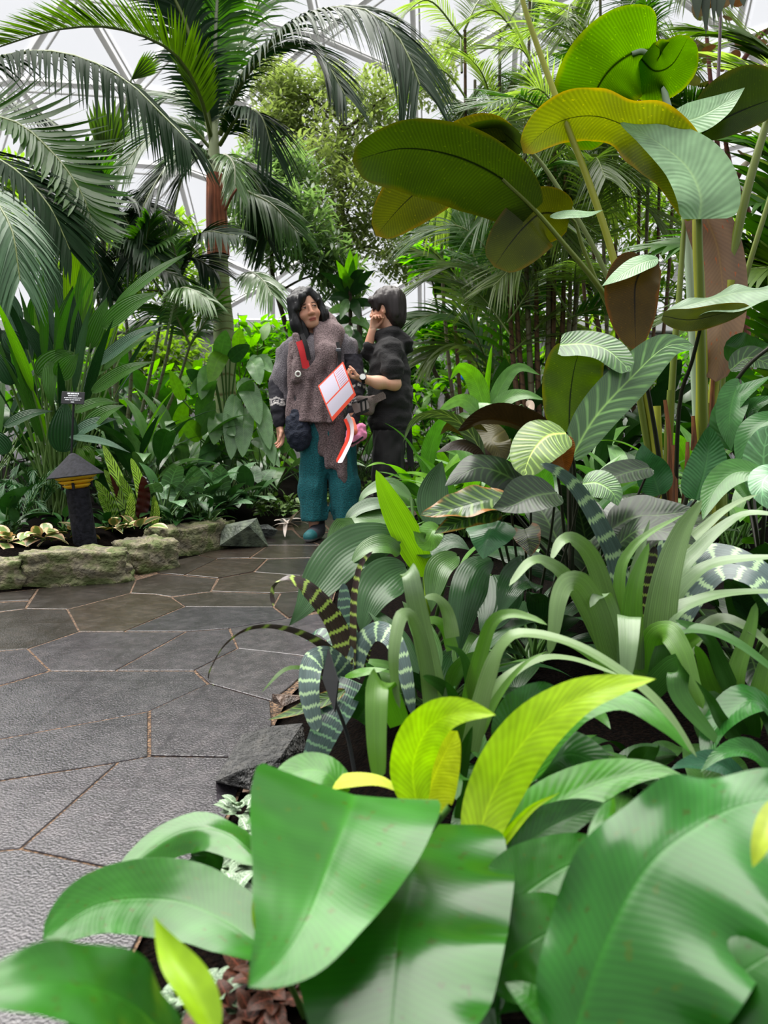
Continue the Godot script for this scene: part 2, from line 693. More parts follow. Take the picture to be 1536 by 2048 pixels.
	var W := Color.WHITE
	noise_tex("fine", 0.03, 5, [[0.0, B], [1.0, W]], 512)
	noise_tex("slate_h", 0.045, 5, [[0.0, B], [1.0, W]], 1024)
	noise_tex("slate", 0.006, 5, [[0.2, Color(0.78, 0.77, 0.78)], [0.5, Color(0.88, 0.87, 0.88)], [0.8, Color(1.0, 0.98, 0.97)]], 1024)
	noise_tex("wet", 0.004, 4, [[0.30, Color(0.70, 0.70, 0.70)], [0.5, Color(0.82, 0.82, 0.82)], [0.75, Color(0.95, 0.95, 0.95)]], 512)
	noise_tex("soil", 0.02, 5, [[0.25, Color(0.30, 0.26, 0.23)], [0.6, Color(0.75, 0.68, 0.6)], [0.85, Color(1.0, 0.9, 0.8)]], 512)
	noise_tex("moss", 0.007, 5, [[0.30, Color(0.34, 0.32, 0.27)], [0.45, Color(0.50, 0.47, 0.38)], [0.56, Color(0.36, 0.38, 0.23)], [0.75, Color(0.29, 0.34, 0.16)]], 512)
	noise_tex("rock", 0.012, 6, [[0.2, Color(0.45, 0.46, 0.46)], [0.55, Color(0.8, 0.8, 0.8)], [0.9, Color(1, 0.98, 0.94)]], 512)
	noise_tex("wool", 0.09, 3, [[0.25, Color(0.55, 0.53, 0.53)], [0.75, Color(1, 0.98, 0.98)]], 256)
	noise_tex("skin", 0.01, 3, [[0.2, Color(0.95, 0.88, 0.85)], [0.8, Color(1, 1, 1)]], 128)


# ---------------------------------------------------------------- the setting
const PATH_PX := [[-700, 1330], [-300, 1215], [0, 1184], [190, 1165], [300, 1131], [396, 1110], [470, 1083], [545, 1060], [575, 1035], [640, 1005], [720, 982], [800, 972], [930, 972], [930, 1000], [860, 1015], [800, 1045], [735, 1090], [700, 1130], [672, 1180], [655, 1240],
	[650, 1320], [575, 1395], [548, 1450], [505, 1530], [470, 1608], [430, 1690], [340, 1760], [270, 1900], [200, 2150], [100, 2600], [-900, 2600]]
const STONES_PX := [
	[[-70, 1192], [75, 1178], [59, 1200], [-70, 1205]], [[-70, 1207], [58, 1202], [50, 1216], [-70, 1231]], [[77, 1177], [190, 1165], [271, 1160], [260, 1185], [135, 1217], [52, 1216]],
	[[-70, 1233], [51, 1217], [134, 1218], [158, 1262], [56, 1296], [-70, 1306]], [[136, 1218], [260, 1186], [308, 1188], [342, 1194], [369, 1212], [248, 1262], [159, 1262]],
	[[272, 1160], [315, 1147], [369, 1151], [434, 1157], [421, 1182], [342, 1192], [308, 1187], [261, 1185]], [[344, 1194], [421, 1183], [560, 1187], [546, 1213], [370, 1212]],
	[[250, 1262], [370, 1213], [546, 1214], [575, 1236], [458, 1256], [371, 1262]], [[57, 1297], [158, 1263], [371, 1263], [231, 1340], [101, 1340]], [[233, 1340], [373, 1263], [458, 1257], [475, 1296], [388, 1340]],
	[[-70, 1308], [55, 1297], [99, 1340], [-70, 1390]], [[-70, 1392], [101, 1341], [231, 1341], [388, 1341], [416, 1367], [298, 1421], [-70, 1489]], [[390, 1340], [476, 1297], [560, 1306], [640, 1318], [585, 1370], [543, 1402], [418, 1367]],
	[[460, 1256], [577, 1236], [668, 1222], [654, 1245], [649, 1316], [560, 1305], [476, 1296]], [[-70, 1491], [297, 1423], [297, 1511], [237, 1523], [-70, 1570]], [[300, 1422], [417, 1368], [541, 1403], [545, 1450], [505, 1513], [458, 1514], [300, 1511]],
	[[-70, 1572], [236, 1524], [42, 1695], [-70, 1706]], [[44, 1696], [238, 1524], [299, 1513], [457, 1515], [505, 1517], [466, 1606], [425, 1690], [338, 1758], [246, 1740]], [[-300, 1760], [-70, 1708], [43, 1698], [245, 1742], [336, 1762], [266, 1900], [190, 2140], [-420, 2140]],
	[[301, 1132], [396, 1111], [433, 1118], [368, 1150], [316, 1146]], [[371, 1150], [434, 1118], [533, 1118], [507, 1143], [436, 1156]], [[398, 1110], [471, 1083], [534, 1091], [499, 1115], [434, 1117]],
	[[501, 1115], [536, 1091], [640, 1091], [640, 1114], [534, 1117]], [[535, 1118], [640, 1115], [703, 1118], [690, 1142], [600, 1150], [509, 1143]], [[438, 1157], [508, 1144], [600, 1151], [684, 1148], [672, 1176], [560, 1186], [423, 1182]],
	[[562, 1187], [671, 1178], [660, 1215], [577, 1235], [548, 1213]], [[472, 1082], [546, 1061], [585, 1060], [600, 1075], [640, 1090], [536, 1090]], [[642, 1114], [642, 1090], [740, 1082], [704, 1117]], [[588, 1059], [580, 1036], [640, 1040], [660, 1062], [602, 1074]],
	[[604, 1075], [662, 1063], [756, 1066], [741, 1081], [642, 1089]], [[642, 1039], [582, 1034], [640, 1007], [690, 1020], [720, 1040], [662, 1061]], [[664, 1062], [722, 1041], [790, 1046], [758, 1065]], [[692, 1019], [643, 1005], [718, 984], [760, 1000]],
	[[722, 1039], [693, 1020], [762, 1001], [830, 1012], [792, 1045]], [[720, 983], [800, 973], [850, 990], [832, 1010], [762, 1000]], [[802, 973], [928, 973], [928, 999], [858, 1012], [834, 1010], [852, 990]],
	[[-360, 1255], [-72, 1206], [-72, 1229], [-72, 1306], [-200, 1345], [-420, 1380]], [[-420, 1382], [-200, 1347], [-72, 1308], [-72, 1390], [-72, 1490], [-430, 1540]], [[-430, 1543], [-72, 1494], [-72, 1570], [-72, 1706], [-440, 1780]]]
var path_flat := PackedVector2Array()


func build_ground() -> void:
	for k in PATH_PX:
		var g := G(k[0], k[1])
		path_flat.append(Vector2(g.x, g.z))
	mat("soil", Color(0.075, 0.056, 0.045), 1.0, {"tex": "soil", "bump": "fine", "deep": 1.2, "tri": 7.0, "spec": 0.15})
	mat("mortar", Color(0.50, 0.44, 0.385), 1.0, {"tex": "soil", "bump": "fine", "deep": 0.3, "tri": 8.0})
	var xs := []
	var zs := []
	var x := -9.0
	while x < 9.01:
		xs.append(x)
		x += 0.09 if absf(x) < 2.6 else 0.5
	var z := 0.8
	while z > -24.0:
		zs.append(z)
		z -= 0.09 if z > -6.0 else (0.3 if z > -9.0 else 1.2)
	var v := PackedVector3Array()
	var idx := PackedInt32Array()
	for j in zs.size():
		for i in xs.size():
			v.append(Vector3(xs[i], bed_height(xs[i], zs[j]), zs[j]))
	for j in zs.size() - 1:
		for i in xs.size() - 1:
			var q := j * xs.size() + i
			idx.append_array([q, q + xs.size(), q + 1, q + 1, q + xs.size(), q + xs.size() + 1])
	var g := part(self, "ground", mesh_of(v, smooth_normals(v, idx), PackedVector2Array(), idx), mats["soil"])
	g.set_meta("kind", "structure")


func bed_height(x: float, z: float) -> float:
	var p := Vector2(x, z)
	var best := 9.0
	for i in path_flat.size():
		var q := Geometry2D.get_closest_point_to_segment(p, path_flat[i], path_flat[(i + 1) % path_flat.size()])
		best = minf(best, p.distance_to(q))
	if Geometry2D.is_point_in_polygon(p, path_flat):
		return -0.05 if best > 0.05 else -0.02
	var rise := 0.14 if x < -0.3 else 0.12
	return rise * smoothstep(0.0, 0.35, best) + 0.02 * sin(x * 9.0) * sin(z * 8.0) * minf(1.0, best * 3.0)


func build_paving() -> void:
	var tri := Geometry2D.triangulate_polygon(path_flat)
	var v := PackedVector3Array()
	var n := PackedVector3Array()
	for p in path_flat:
		v.append(Vector3(p.x, -0.003, p.y))
		n.append(Vector3.UP)
	var idx := PackedInt32Array()
	for k in range(0, tri.size(), 3):
		var a := v[tri[k]]
		var up := (v[tri[k + 2]] - a).cross(v[tri[k + 1]] - a).y > 0.0
		idx.append_array([tri[k], tri[k + 1], tri[k + 2]] if up else [tri[k], tri[k + 2], tri[k + 1]])
	var fl := part(self, "floor", mesh_of(v, n, PackedVector2Array(), idx), mats["mortar"])
	fl.set_meta("kind", "structure")
	var tones := [Color(0.225, 0.215, 0.232), Color(0.25, 0.24, 0.252), Color(0.205, 0.20, 0.217), Color(0.19, 0.17, 0.155), Color(0.215, 0.186, 0.158), Color(0.17, 0.152, 0.143)]
	for i in tones.size():
		mat("slate %d" % i, tones[i], 0.27, {"tex": "slate", "bump": "slate_h", "deep": 0.09, "rtex": "wet", "tri": 3.1, "spec": 0.55})
	rng.seed = 12
	for s in STONES_PX.size():
		var flat := PackedVector2Array()
		for k in STONES_PX[s]:
			var g := G(k[0], k[1])
			flat.append(Vector2(g.x, g.z))
		flagstone(fl, flat, mats["slate %d" % (rng.randi_range(3, 5) if s in [0, 1, 2, 3, 4, 5, 6] or s >= 19 and s < 35 else rng.randi_range(0, 2))])


func flagstone(parent: Node3D, flat: PackedVector2Array, m: Material) -> void:
	if Geometry2D.is_polygon_clockwise(flat):
		flat.reverse()
	var outer := PackedVector2Array()
	for p in flat:
		outer.append(p)
	var shrunk := Geometry2D.offset_polygon(outer, -0.0022, Geometry2D.JOIN_MITER)
	if shrunk.is_empty():
		return
	outer = shrunk[0]
	var top2 := Geometry2D.offset_polygon(outer, -0.0015, Geometry2D.JOIN_MITER)
	if top2.is_empty() or top2[0].size() != outer.size():
		top2 = [outer.duplicate()]
	var inner: PackedVector2Array = top2[0]
	var best := 0                                              # match the two rings' first corners
	for k in inner.size():
		if inner[k].distance_to(outer[0]) < inner[best].distance_to(outer[0]):
			best = k
	var lift := rng.randf_range(-0.0015, 0.002)
	var v := PackedVector3Array()
	var n := PackedVector3Array()
	var idx := PackedInt32Array()
	var cnt := outer.size()
	for k in cnt:
		var q := inner[(k + best) % cnt]
		v.append(Vector3(q.x, lift, q.y))
		n.append(Vector3.UP)
	var tri := Geometry2D.triangulate_polygon(inner_from(inner, best))
	for k in range(0, tri.size(), 3):
		var a := v[tri[k]]
		var up := (v[tri[k + 2]] - a).cross(v[tri[k + 1]] - a).y > 0.0
		idx.append_array([tri[k], tri[k + 1], tri[k + 2]] if up else [tri[k], tri[k + 2], tri[k + 1]])
	for k in cnt:
		var k1 := (k + 1) % cnt
		var e := outer[k1] - outer[k]
		var out := Vector3(e.y, 0, -e.x).normalized()
		var mid := (outer[k] + outer[k1]) * 0.5 + Vector2(out.x, out.z) * 0.001
		if Geometry2D.is_point_in_polygon(mid, outer):
			out = -out
		for ring in 2:
			var ya := lift if ring == 0 else lift - 0.0015
			var yb := lift - 0.0015 if ring == 0 else -0.03
			var ia := inner[(k + best) % cnt] if ring == 0 else outer[k]
			var ib := inner[(k1 + best) % cnt] if ring == 0 else outer[k1]
			var first := v.size()
			v.append_array([Vector3(ia.x, ya, ia.y), Vector3(ib.x, ya, ib.y), Vector3(outer[k1].x, yb, outer[k1].y), Vector3(outer[k].x, yb, outer[k].y)])
			var nn := (out + Vector3.UP * (1.0 if ring == 0 else 0.0)).normalized()
			for q in 4:
				n.append(nn)
			var flip := (v[first + 2] - v[first]).cross(v[first + 1] - v[first]).dot(nn) > 0.0
			idx.append_array([first, first + 1, first + 2, first, first + 2, first + 3] if flip else [first, first + 2, first + 1, first, first + 3, first + 2])
	part(parent, "flagstone", mesh_of(v, n, PackedVector2Array(), idx), m)


func inner_from(poly: PackedVector2Array, start: int) -> PackedVector2Array:
	var out := PackedVector2Array()
	for k in poly.size():
		out.append(poly[(k + start) % poly.size()])
	return out


func build_roof() -> void:
	var white := mat("white frame", Color(0.90, 0.90, 0.90), 0.5)
	var glass := mat("roof glass", Color(1, 1, 1, 0.06), 0.04)
	glass.transparency = BaseMaterial3D.TRANSPARENCY_ALPHA
	glass.cull_mode = BaseMaterial3D.CULL_DISABLED
	var roof := Node3D.new()
	roof.name = "roof"
	roof.set_meta("kind", "structure")
	add_child(roof)
	var bar := ArrayMesh.new()
	var st := SurfaceTool.new()
	st.begin(Mesh.PRIMITIVE_TRIANGLES)
	st.append_from(box_mesh(Vector3(0.11, 1.0, 0.10), 0.008), 0, Transform3D())
	st.append_from(box_mesh(Vector3(0.035, 1.0, 0.035), 0.004), 0, Transform3D(Basis(), Vector3(0.13, 0, -0.12)))
	bar = st.commit()
	var c := Vector3(0.0, -4.0, -9.0)
	var rad := 15.0
	var g := (1.0 + sqrt(5.0)) / 2.0
	var ico := [Vector3(-1, g, 0), Vector3(1, g, 0), Vector3(-1, -g, 0), Vector3(1, -g, 0), Vector3(0, -1, g), Vector3(0, 1, g), Vector3(0, -1, -g), Vector3(0, 1, -g), Vector3(g, 0, -1), Vector3(g, 0, 1), Vector3(-g, 0, -1), Vector3(-g, 0, 1)]
	var fs := [[0, 11, 5], [0, 5, 1], [0, 1, 7], [0, 7, 10], [0, 10, 11], [1, 5, 9], [5, 11, 4], [11, 10, 2], [10, 7, 6], [7, 1, 8], [3, 9, 4], [3, 4, 2], [3, 2, 6], [3, 6, 8], [3, 8, 9], [4, 9, 5], [2, 4, 11], [6, 2, 10], [8, 6, 7], [9, 8, 1]]
	var turn := Basis(Vector3(0.3, 1, 0.1).normalized(), 0.5)
	var freq := 8
	var edges := {}
	for f in fs:
		for i in freq:
			for j in freq - i:
				for odd in 2:
					if odd and i + j > freq - 2:
						continue
					var q := [[i, j], [i + 1, j], [i, j + 1]] if not odd else [[i + 1, j], [i + 1, j + 1], [i, j + 1]]
					var pts := []
					for k in q:
						var p: Vector3 = (ico[f[0]] * (freq - k[0] - k[1]) + ico[f[1]] * k[0] + ico[f[2]] * k[1]).normalized()
						pts.append(c + turn * p * rad)
					var mid: Vector3 = (pts[0] + pts[1] + pts[2]) / 3.0
					var rel := mid - eye
					if mid.z > -6.0 or absf(rel.x / rel.z) > 0.68 or rel.y / -rel.z > 0.66 or mid.y < 1.0:
						continue
					var n: Vector3 = (c - mid).normalized()
					var pane := hull_tri(pts, n)
					part(roof, "pane", pane, glass)
					for e in 3:
						var a: Vector3 = pts[e]
						var b: Vector3 = pts[(e + 1) % 3]
						var key := "%.2f %.2f %.2f" % [(a + b).x, (a + b).y, (a + b).z]
						if edges.has(key):
							continue
						edges[key] = true
						var y := (b - a).normalized()
						var zz := ((a + b) * 0.5 - c).normalized()
						var xx := y.cross(zz).normalized()
						part(roof, "glazing_bar", bar, white, Transform3D(Basis(xx, y * a.distance_to(b), zz), (a + b) * 0.5 - zz * 0.07))
	# the pale masonry rim that carries the glass at the back
	var pale := mat("pale wall", Color(0.80, 0.79, 0.80), 0.8, {"tex": "slate", "tri": 1.0})
	var wall := part(self, "wall_back", box_mesh(Vector3(30, 2.3, 0.4), 0.02), pale, Transform3D(Basis(), Vector3(0, 1.15, -14.0)))
	wall.set_meta("kind", "structure")
	var sill := part(self, "trim_1", box_mesh(Vector3(30, 0.22, 0.7), 0.02), white, Transform3D(Basis(), Vector3(0, 2.41, -14.0)))
	sill.set_meta("kind", "structure")
	var post := part(self, "trim_2", box_mesh(Vector3(0.16, 1.2, 0.16), 0.02), white, Transform3D(Basis(Vector3.FORWARD, 0.5), Vector3(1.0, 3.05, -14.0)))
	post.set_meta("kind", "structure")


func hull_tri(pts: Array, n: Vector3) -> ArrayMesh:
	var v := PackedVector3Array()
	var nn := PackedVector3Array()
	for p in pts:
		v.append(p)
		nn.append(n)
	var flip := (v[2] - v[0]).cross(v[1] - v[0]).dot(n) < 0.0
	return mesh_of(v, nn, PackedVector2Array(), PackedInt32Array([0, 2, 1] if flip else [0, 1, 2]))


# a worn block or boulder: a cube drawn towards a ball by round, then roughened
func rock_mesh(size: Vector3, round: float, rough: float, seed_: int, res := 9) -> ArrayMesh:
	var n := FastNoiseLite.new()
	n.seed = seed_
	n.frequency = 1.3
	n.fractal_octaves = 4
	var v := PackedVector3Array()
	var idx := PackedInt32Array()
	for f in 6:
		var first := v.size()
		var ax := f / 2
		var sg := 1.0 if f % 2 == 0 else -1.0
		for j in res + 1:
			for i in res + 1:
				var a := 2.0 * i / res - 1.0
				var b := 2.0 * j / res - 1.0
				var p := Vector3(sg, a, b) if ax == 0 else (Vector3(b, sg, a) if ax == 1 else Vector3(a, b, sg))
				var s := p.normalized()
				var q := p.lerp(s * 1.25, round)
				q += s * rough * n.get_noise_3d(q.x + 10.0 * seed_, q.y, q.z)
				v.append(q * size * 0.5)
		for j in res:
			for i in res:
				var q := first + j * (res + 1) + i
				var t := [q, q + res + 1, q + 1, q + 1, q + res + 1, q + res + 2]
				if (v[t[2]] - v[t[0]]).cross(v[t[1]] - v[t[0]]).dot(v[t[0]] + v[t[5]]) < 0.0:
					t = [t[0], t[2], t[1], t[3], t[5], t[4]]
				idx.append_array(t)
	var nr := smooth_normals(v, idx)
	var seen := {}                                            # one normal where faces of the cube meet
	for k in v.size():
		var key := Vector3i(v[k] * 20000.0)
		seen[key] = seen.get(key, Vector3.ZERO) + nr[k]
	for k in v.size():
		nr[k] = seen[Vector3i(v[k] * 20000.0)].normalized()
	return mesh_of(v, nr, PackedVector2Array(), idx)


func sharp_rock(size: Vector3, seed_: int, n := 12) -> ArrayMesh:
	var r := RandomNumberGenerator.new()
	r.seed = seed_
	var pts := []
	for k in n:
		var p := Vector3(r.randf_range(-1, 1), r.randf_range(-1, 1), r.randf_range(-1, 1)).normalized() * r.randf_range(0.8, 1.0)
		p.y = maxf(p.y, -0.22)
		pts.append(p * size * 0.5)
	return hull(pts)


func stone_at(label: String, m: Mesh, material: Material, at: Vector3, turn: float, group := "", called := "edging_stone") -> void:
	var o := part(self, called, m, material, Transform3D(Basis(Vector3.UP, turn), at))
	tag(o, label, "stone", group)


func build_edging() -> void:
	var mossy := mat("mossy stone", Color(1, 1, 1), 0.85, {"tex": "moss", "bump": "fine", "deep": 1.5, "tri": 2.2})
	var dark := mat("dark rock", Color(0.36, 0.39, 0.38), 0.55, {"tex": "rock", "bump": "fine", "deep": 1.2, "tri": 3.0})
	var olive := mat("olive rock", Color(0.40, 0.45, 0.38), 0.6, {"tex": "rock", "bump": "fine", "deep": 0.8, "tri": 2.5})
	var e := "edging stones of the left bed"
	# [left u, right u, front-foot v, top v at the middle, deep]
	var rows := [[-130, 27, 1186, 1118, "pale lichened edging stone at the left edge of the photo, beside the longest mossy block"], [30, 242, 1172, 1098, "longest mossy edging block, below the pink-edged ground cover"], [236, 322, 1144, 1078, "short mossy edging block between two longer ones, in front of the bollard"],
		[304, 440, 1112, 1047, "mossy edging block with pale chipped foot, next to the dark wedge rock"]]
	for k in rows.size():
		var r = rows[k]
		var a := G(r[0], r[2] + (4 if k < 2 else 8))
		var b := G(r[1], r[2] - (8 if k < 3 else 18))
		var mid := (a + b) * 0.5
		var d := (mid - eye).dot(fwd)
		var top := P((r[0] + r[1]) * 0.5, r[3], d + 0.1).y
		var len := a.distance_to(b)
		stone_at(r[4], rock_mesh(Vector3(len * 1.02, top + 0.07, 0.2), 0.22, 0.30, 31 + k, 14), mossy, Vector3(mid.x, (top - 0.07) * 0.5, mid.z - 0.09), atan2(-(b.z - a.z), b.x - a.x), e)
	var w := P(484, 1052, 4.55)
	stone_at("large dark wedge-shaped rock at the end of the mossy blocks", sharp_rock(Vector3(0.38, 0.34, 0.26), 8, 11), olive, Vector3(w.x, 0.03, w.z), 0.3, "", "boulder")
	w = P(524, 1036, 4.95)
	stone_at("smaller grey rock leaning behind the dark wedge rock", sharp_rock(Vector3(0.24, 0.16, 0.2), 17, 12), dark, Vector3(w.x, 0.03, w.z), 0.9, "", "boulder")
	w = G(520, 1072)
	stone_at("low grey rubble stone in front of the two dark rocks", sharp_rock(Vector3(0.22, 0.10, 0.14), 23, 12), dark, Vector3(w.x, 0.03, w.z - 0.05), 0.2, "", "boulder")
	w = G(585, 1046)
	stone_at("flat pale stone slab behind the woman's right shoe", sharp_rock(Vector3(0.24, 0.07, 0.2), 9, 12), mat("pale rock", Color(0.55, 0.56, 0.54), 0.6, {"tex": "rock", "bump": "fine", "deep": 0.8, "tri": 2.5}), Vector3(w.x, 0.015, w.z), 0.2, "", "boulder")
	# the rocks on the right, at the edge of the bed
	var pts := []
	for k in [[430, 1563, 1.47], [447, 1530, 1.56], [485, 1468, 1.62], [545, 1452, 1.66], [606, 1446, 1.66], [612, 1500, 1.6], [560, 1568, 1.46], [500, 1580, 1.44], [470, 1545, 1.45], [610, 1570, 1.7], [440, 1570, 1.75], [560, 1515, 1.47]]:
		pts.append(P(k[0], k[1], k[2]))
	var o := part(self, "boulder", hull(pts), mat("black rock", Color(0.25, 0.25, 0.25), 0.6, {"tex": "rock", "bump": "fine", "deep": 1.6, "tri": 4.0}))
	tag(o, "angular black rock with sharp ridge beside the paving, below the striped leaves", "stone")
	w = G(578, 1420)
	stone_at("brown stone at the bed edge under the striped hanging leaf", sharp_rock(Vector3(0.10, 0.07, 0.09), 41, 12), mat("brown rock", Color(0.42, 0.34, 0.29), 0.6, {"tex": "rock", "bump": "fine", "deep": 0.8, "tri": 4.0}), Vector3(w.x, 0.03, w.z), 0.2, "", "boulder")
	w = G(520, 1590)
	stone_at("small reddish stone at the foot of the angular black rock", sharp_rock(Vector3(0.12, 0.05, 0.06), 43, 12), mats["brown rock"], Vector3(w.x, 0.012, w.z), 0.1, "", "boulder")


func build_bollard() -> void:
	var at := P(172, 1098, 3.88)
	at.y = 0.1
	var d := (at - eye).dot(fwd)
	var px := d / FPX
	var black := mat("bollard black", Color(0.15, 0.155, 0.19), 0.75, {"spec": 0.3, "tex": "rock", "bump": "fine", "deep": 0.15, "tri": 6.0})
	var amber := mat("amber lens", Color(1.0, 0.84, 0.22), 0.35, {"back": Color(0.9, 0.8, 0.3)})
	var t := thing("bollard_light", "black bollard lamp with conical cap and yellow louvres, standing behind the mossy stones", "lamp", at)
	var hh := P(150, 975, d).y - at.y
	t.rotation = Vector3(0, 0, deg_to_rad(6.0))
	var r := 22.5 * px
	part(t, "post", lathe([[0, -0.12], [r, -0.12], [r, hh - 0.005], [r * 0.95, hh], [r * 0.6, hh], [0, hh]]), black)
	part(t, "lamp_core", lathe([[r * 0.62, hh - 0.01], [r * 0.62, hh + 24 * px]]), mat("lamp core", Color(0.85, 0.62, 0.12), 0.5))
	for k in 3:
		var y0 := hh + (1 + 8.5 * k) * px
		var rr := (27 + 6.5 * k) * px
		part(t, "louvre", lathe([[r * 0.62, y0 + 6.5 * px], [rr - 7 * px, y0], [rr, y0 + 5.0 * px], [rr, y0 + 6.6 * px], [r * 0.62, y0 + 8.0 * px]]), amber)
	for a in 4:
		part(t, "louvre_bracket", box_mesh(Vector3(0.012, 27 * px, 0.012), 0.002), black, Transform3D(Basis(), Vector3(cos(a * PI / 2 + 1.45), 0, sin(a * PI / 2 + 1.45)) * 28 * px + Vector3(0, hh + 12.5 * px, 0)))
	var y := hh + 25 * px
	part(t, "cap", lathe([[0, y - 1.0 * px], [53 * px, y - 1.0 * px], [54 * px, y], [53 * px, y + 1.5 * px], [9 * px, y + 41 * px], [5 * px, y + 44 * px], [0, y + 45 * px]], 40), black)


# ---------------------------------------------------------------- plants: shapes
const LANCE := [0.66, 1.05]
const OVATE := [0.50, 0.92]
const ELLIP := [0.40, 0.55]
const STRAP := [0.05, 0.42]
const SWORD := [0.16, 0.75]
const HEART := [0.24, 0.80]
const BLADE := [0.30, 0.62]


func grounded(p: Vector3, y := 0.1) -> Vector3:
	return Vector3(p.x, y, p.z)


func build_front_plants() -> void:
	front_glossy()
	front_lime()
	striped_bromeliad()
	strap_bromeliads()
	dark_middle_clump()
	ground_cover()


# big shiny leaves right in front of the lens
func front_glossy() -> void:
	var g1 := lm("broad", Color(0.20, 0.46, 0.12), 0.28, Color(0.35, 0.5, 0.25), 0.55, 0.25)
	var g2 := lm("broad", Color(0.12, 0.35, 0.05), 0.28, Color(0.35, 0.5, 0.25), 0.55, 0.25)
	var g3 := lm("broad", Color(0.20, 0.45, 0.10), 0.28, Color(0.35, 0.5, 0.25), 0.55, 0.25)
	var lime := lm("plain", Color(0.66, 0.84, 0.14), 0.35, Color(0.8, 0.9, 0.2))
	var st := mat("green stalk", Color(0.24, 0.38, 0.14), 0.4)
	var t := thing("glossy_broadleaf", "large glossy foreground plant whose broad folded leaf points its tip at the camera", "plant", grounded(P(640, 2020, 0.86), 0.08))
	leaf(t, [[708, 1590, 0.735, 0, 15], [694, 1632, 0.70, 0, 14], [664, 1710, 0.65, 0, 8], [618, 1830, 0.585, -8, 0], [562, 1920, 0.545, -12, 0], [496, 1974, 0.52, -12, 0]], 450, [0.05, 0.74], g1, {"fold": 0.10, "curl": 0.05, "nv": 32, "nu": 12, "wave": 0.025, "wn": 2.0, "skew": true, "asym": 0.06})
	leaf(t, [[846, 1648, 0.82, 0, 16], [828, 1730, 0.74, 0, 10], [806, 1830, 0.67, 0, 4], [790, 1940, 0.61, 0, 0], [775, 2150, 0.54, -5, 0]], 430, [0.16, 0.30], g2, {"fold": 0.12, "wave": 0.09, "wn": 3.5, "nv": 34, "nu": 14, "skew": true})
	leaf(t, [[548, 1912, 0.72, 50], [450, 1842, 0.74, 38], [340, 1800, 0.75, 30], [200, 1808, 0.72, 25], [85, 1880, 0.67, 20]], 178, [0.40, 0.60], g1, {"fold": 0.12, "rib": 0.012, "ribn": 13.0, "nv": 26, "nu": 10})
	leaf(t, [[525, 1725, 0.86, 60], [450, 1665, 0.9, 45], [370, 1660, 0.92, 30], [285, 1712, 0.9, 25], [216, 1800, 0.86, 10]], 92, [0.40, 0.60], g3, {"fold": -0.35, "rib": 0.012, "nv": 24, "nu": 8})
	leaf(t, [[420, 1690, 0.93, 10], [405, 1735, 0.91, 0], [350, 1762, 0.9, 10]], 70, OVATE, g3, {"nv": 12})
	leaf(t, [[432, 2070, 0.52, -20], [390, 1985, 0.53, -20], [342, 1905, 0.545, 0], [308, 1832, 0.555, 20]], 74, LANCE, lime, {"fold": 0.5, "nv": 16})
	leaf(t, [[545, 1900, 0.66, -30], [520, 1850, 0.67, -30], [505, 1795, 0.675, -20]], 42, LANCE, lime, {"fold": 0.4, "nv": 12})
	stem(t, [[640, 2060, 0.86], [700, 1850, 0.82], [716, 1680, 0.78], [706, 1598, 0.74]], 15, 10, st)
	stem(t, [[660, 2060, 0.84], [760, 1800, 0.78], [900, 1612, 0.72]], 15, 12, st)
	stem(t, [[630, 2080, 0.84], [590, 1990, 0.78], [548, 1912, 0.72]], 15, 10, st)
	stem(t, [[610, 2080, 0.90], [570, 1860, 0.88], [525, 1725, 0.86]], 13, 9, st)
	stem(t, [[520, 2160, 0.62], [470, 2110, 0.55], [432, 2070, 0.52]], 13, 9, st)
	# bottom left corner, nearest of all
	t = thing("glossy_broadleaf", "blurred glossy leaf with tan spots filling the bottom left corner of the photo", "plant", grounded(P(420, 2200, 0.50), 0.08))
	leaf(t, [[365, 2110, 0.50, 45], [265, 2010, 0.46, 42], [135, 1965, 0.42, 40], [-70, 1985, 0.39, 35]], 190, [0.42, 0.5], g1, {"fold": 0.10, "wave": 0.12, "wn": 2.5, "nv": 28, "nu": 12})
	leaf(t, [[340, 2130, 0.50, 15], [240, 2070, 0.48, 10], [120, 2060, 0.45, 10]], 150, OVATE, g2, {"wave": 0.05})
	stem(t, [[445, 2260, 0.50], [410, 2170, 0.49], [365, 2110, 0.50]], 15, 12, st)
	# right corner
	t = thing("glossy_broadleaf", "very large glossy leaf with pale midrib and crumpled surface at the bottom right corner", "plant", grounded(P(1140, 2250, 0.66), 0.08))
	leaf(t, [[1140, 2090, 0.56, 8], [1205, 1900, 0.575, 5], [1290, 1740, 0.60, 8], [1392, 1655, 0.62, 22], [1500, 1605, 0.64, 35], [1640, 1590, 0.64, 40]], 365, [0.36, 0.50], lm("broad", Color(0.16, 0.42, 0.12), 0.28, Color(0.35, 0.5, 0.25), 0.7, 0.25), {"fold": 0.08, "wave": 0.13, "wn": 3.5, "rib": 0.008, "ribn": 5.0, "asym": 0.36, "nv": 40, "nu": 14})
	leaf(t, [[1300, 2120, 0.56, 0], [1400, 2010, 0.55, -10], [1560, 1900, 0.54, -20], [1700, 1880, 0.53, -20]], 260, OVATE, g2, {"wave": 0.06, "nv": 20, "nu": 10})
	leaf(t, [[1222, 1600, 0.665, 60], [1212, 1680, 0.64, 45], [1215, 1790, 0.62, 40]], 80, ELLIP, g3, {"fold": 0.3, "nv": 12})
	leaf(t, [[1560, 1600, 0.56, 20], [1525, 1680, 0.55, 20], [1505, 1735, 0.55, 10]], 50, OVATE, lm("plain", Color(0.72, 0.80, 0.25), 0.35, Color(0.7, 0.8, 0.2)), {"fold": 0.2})
	stem(t, [[1130, 2260, 0.60], [1130, 2180, 0.57], [1140, 2090, 0.56]], 20, 15, st)
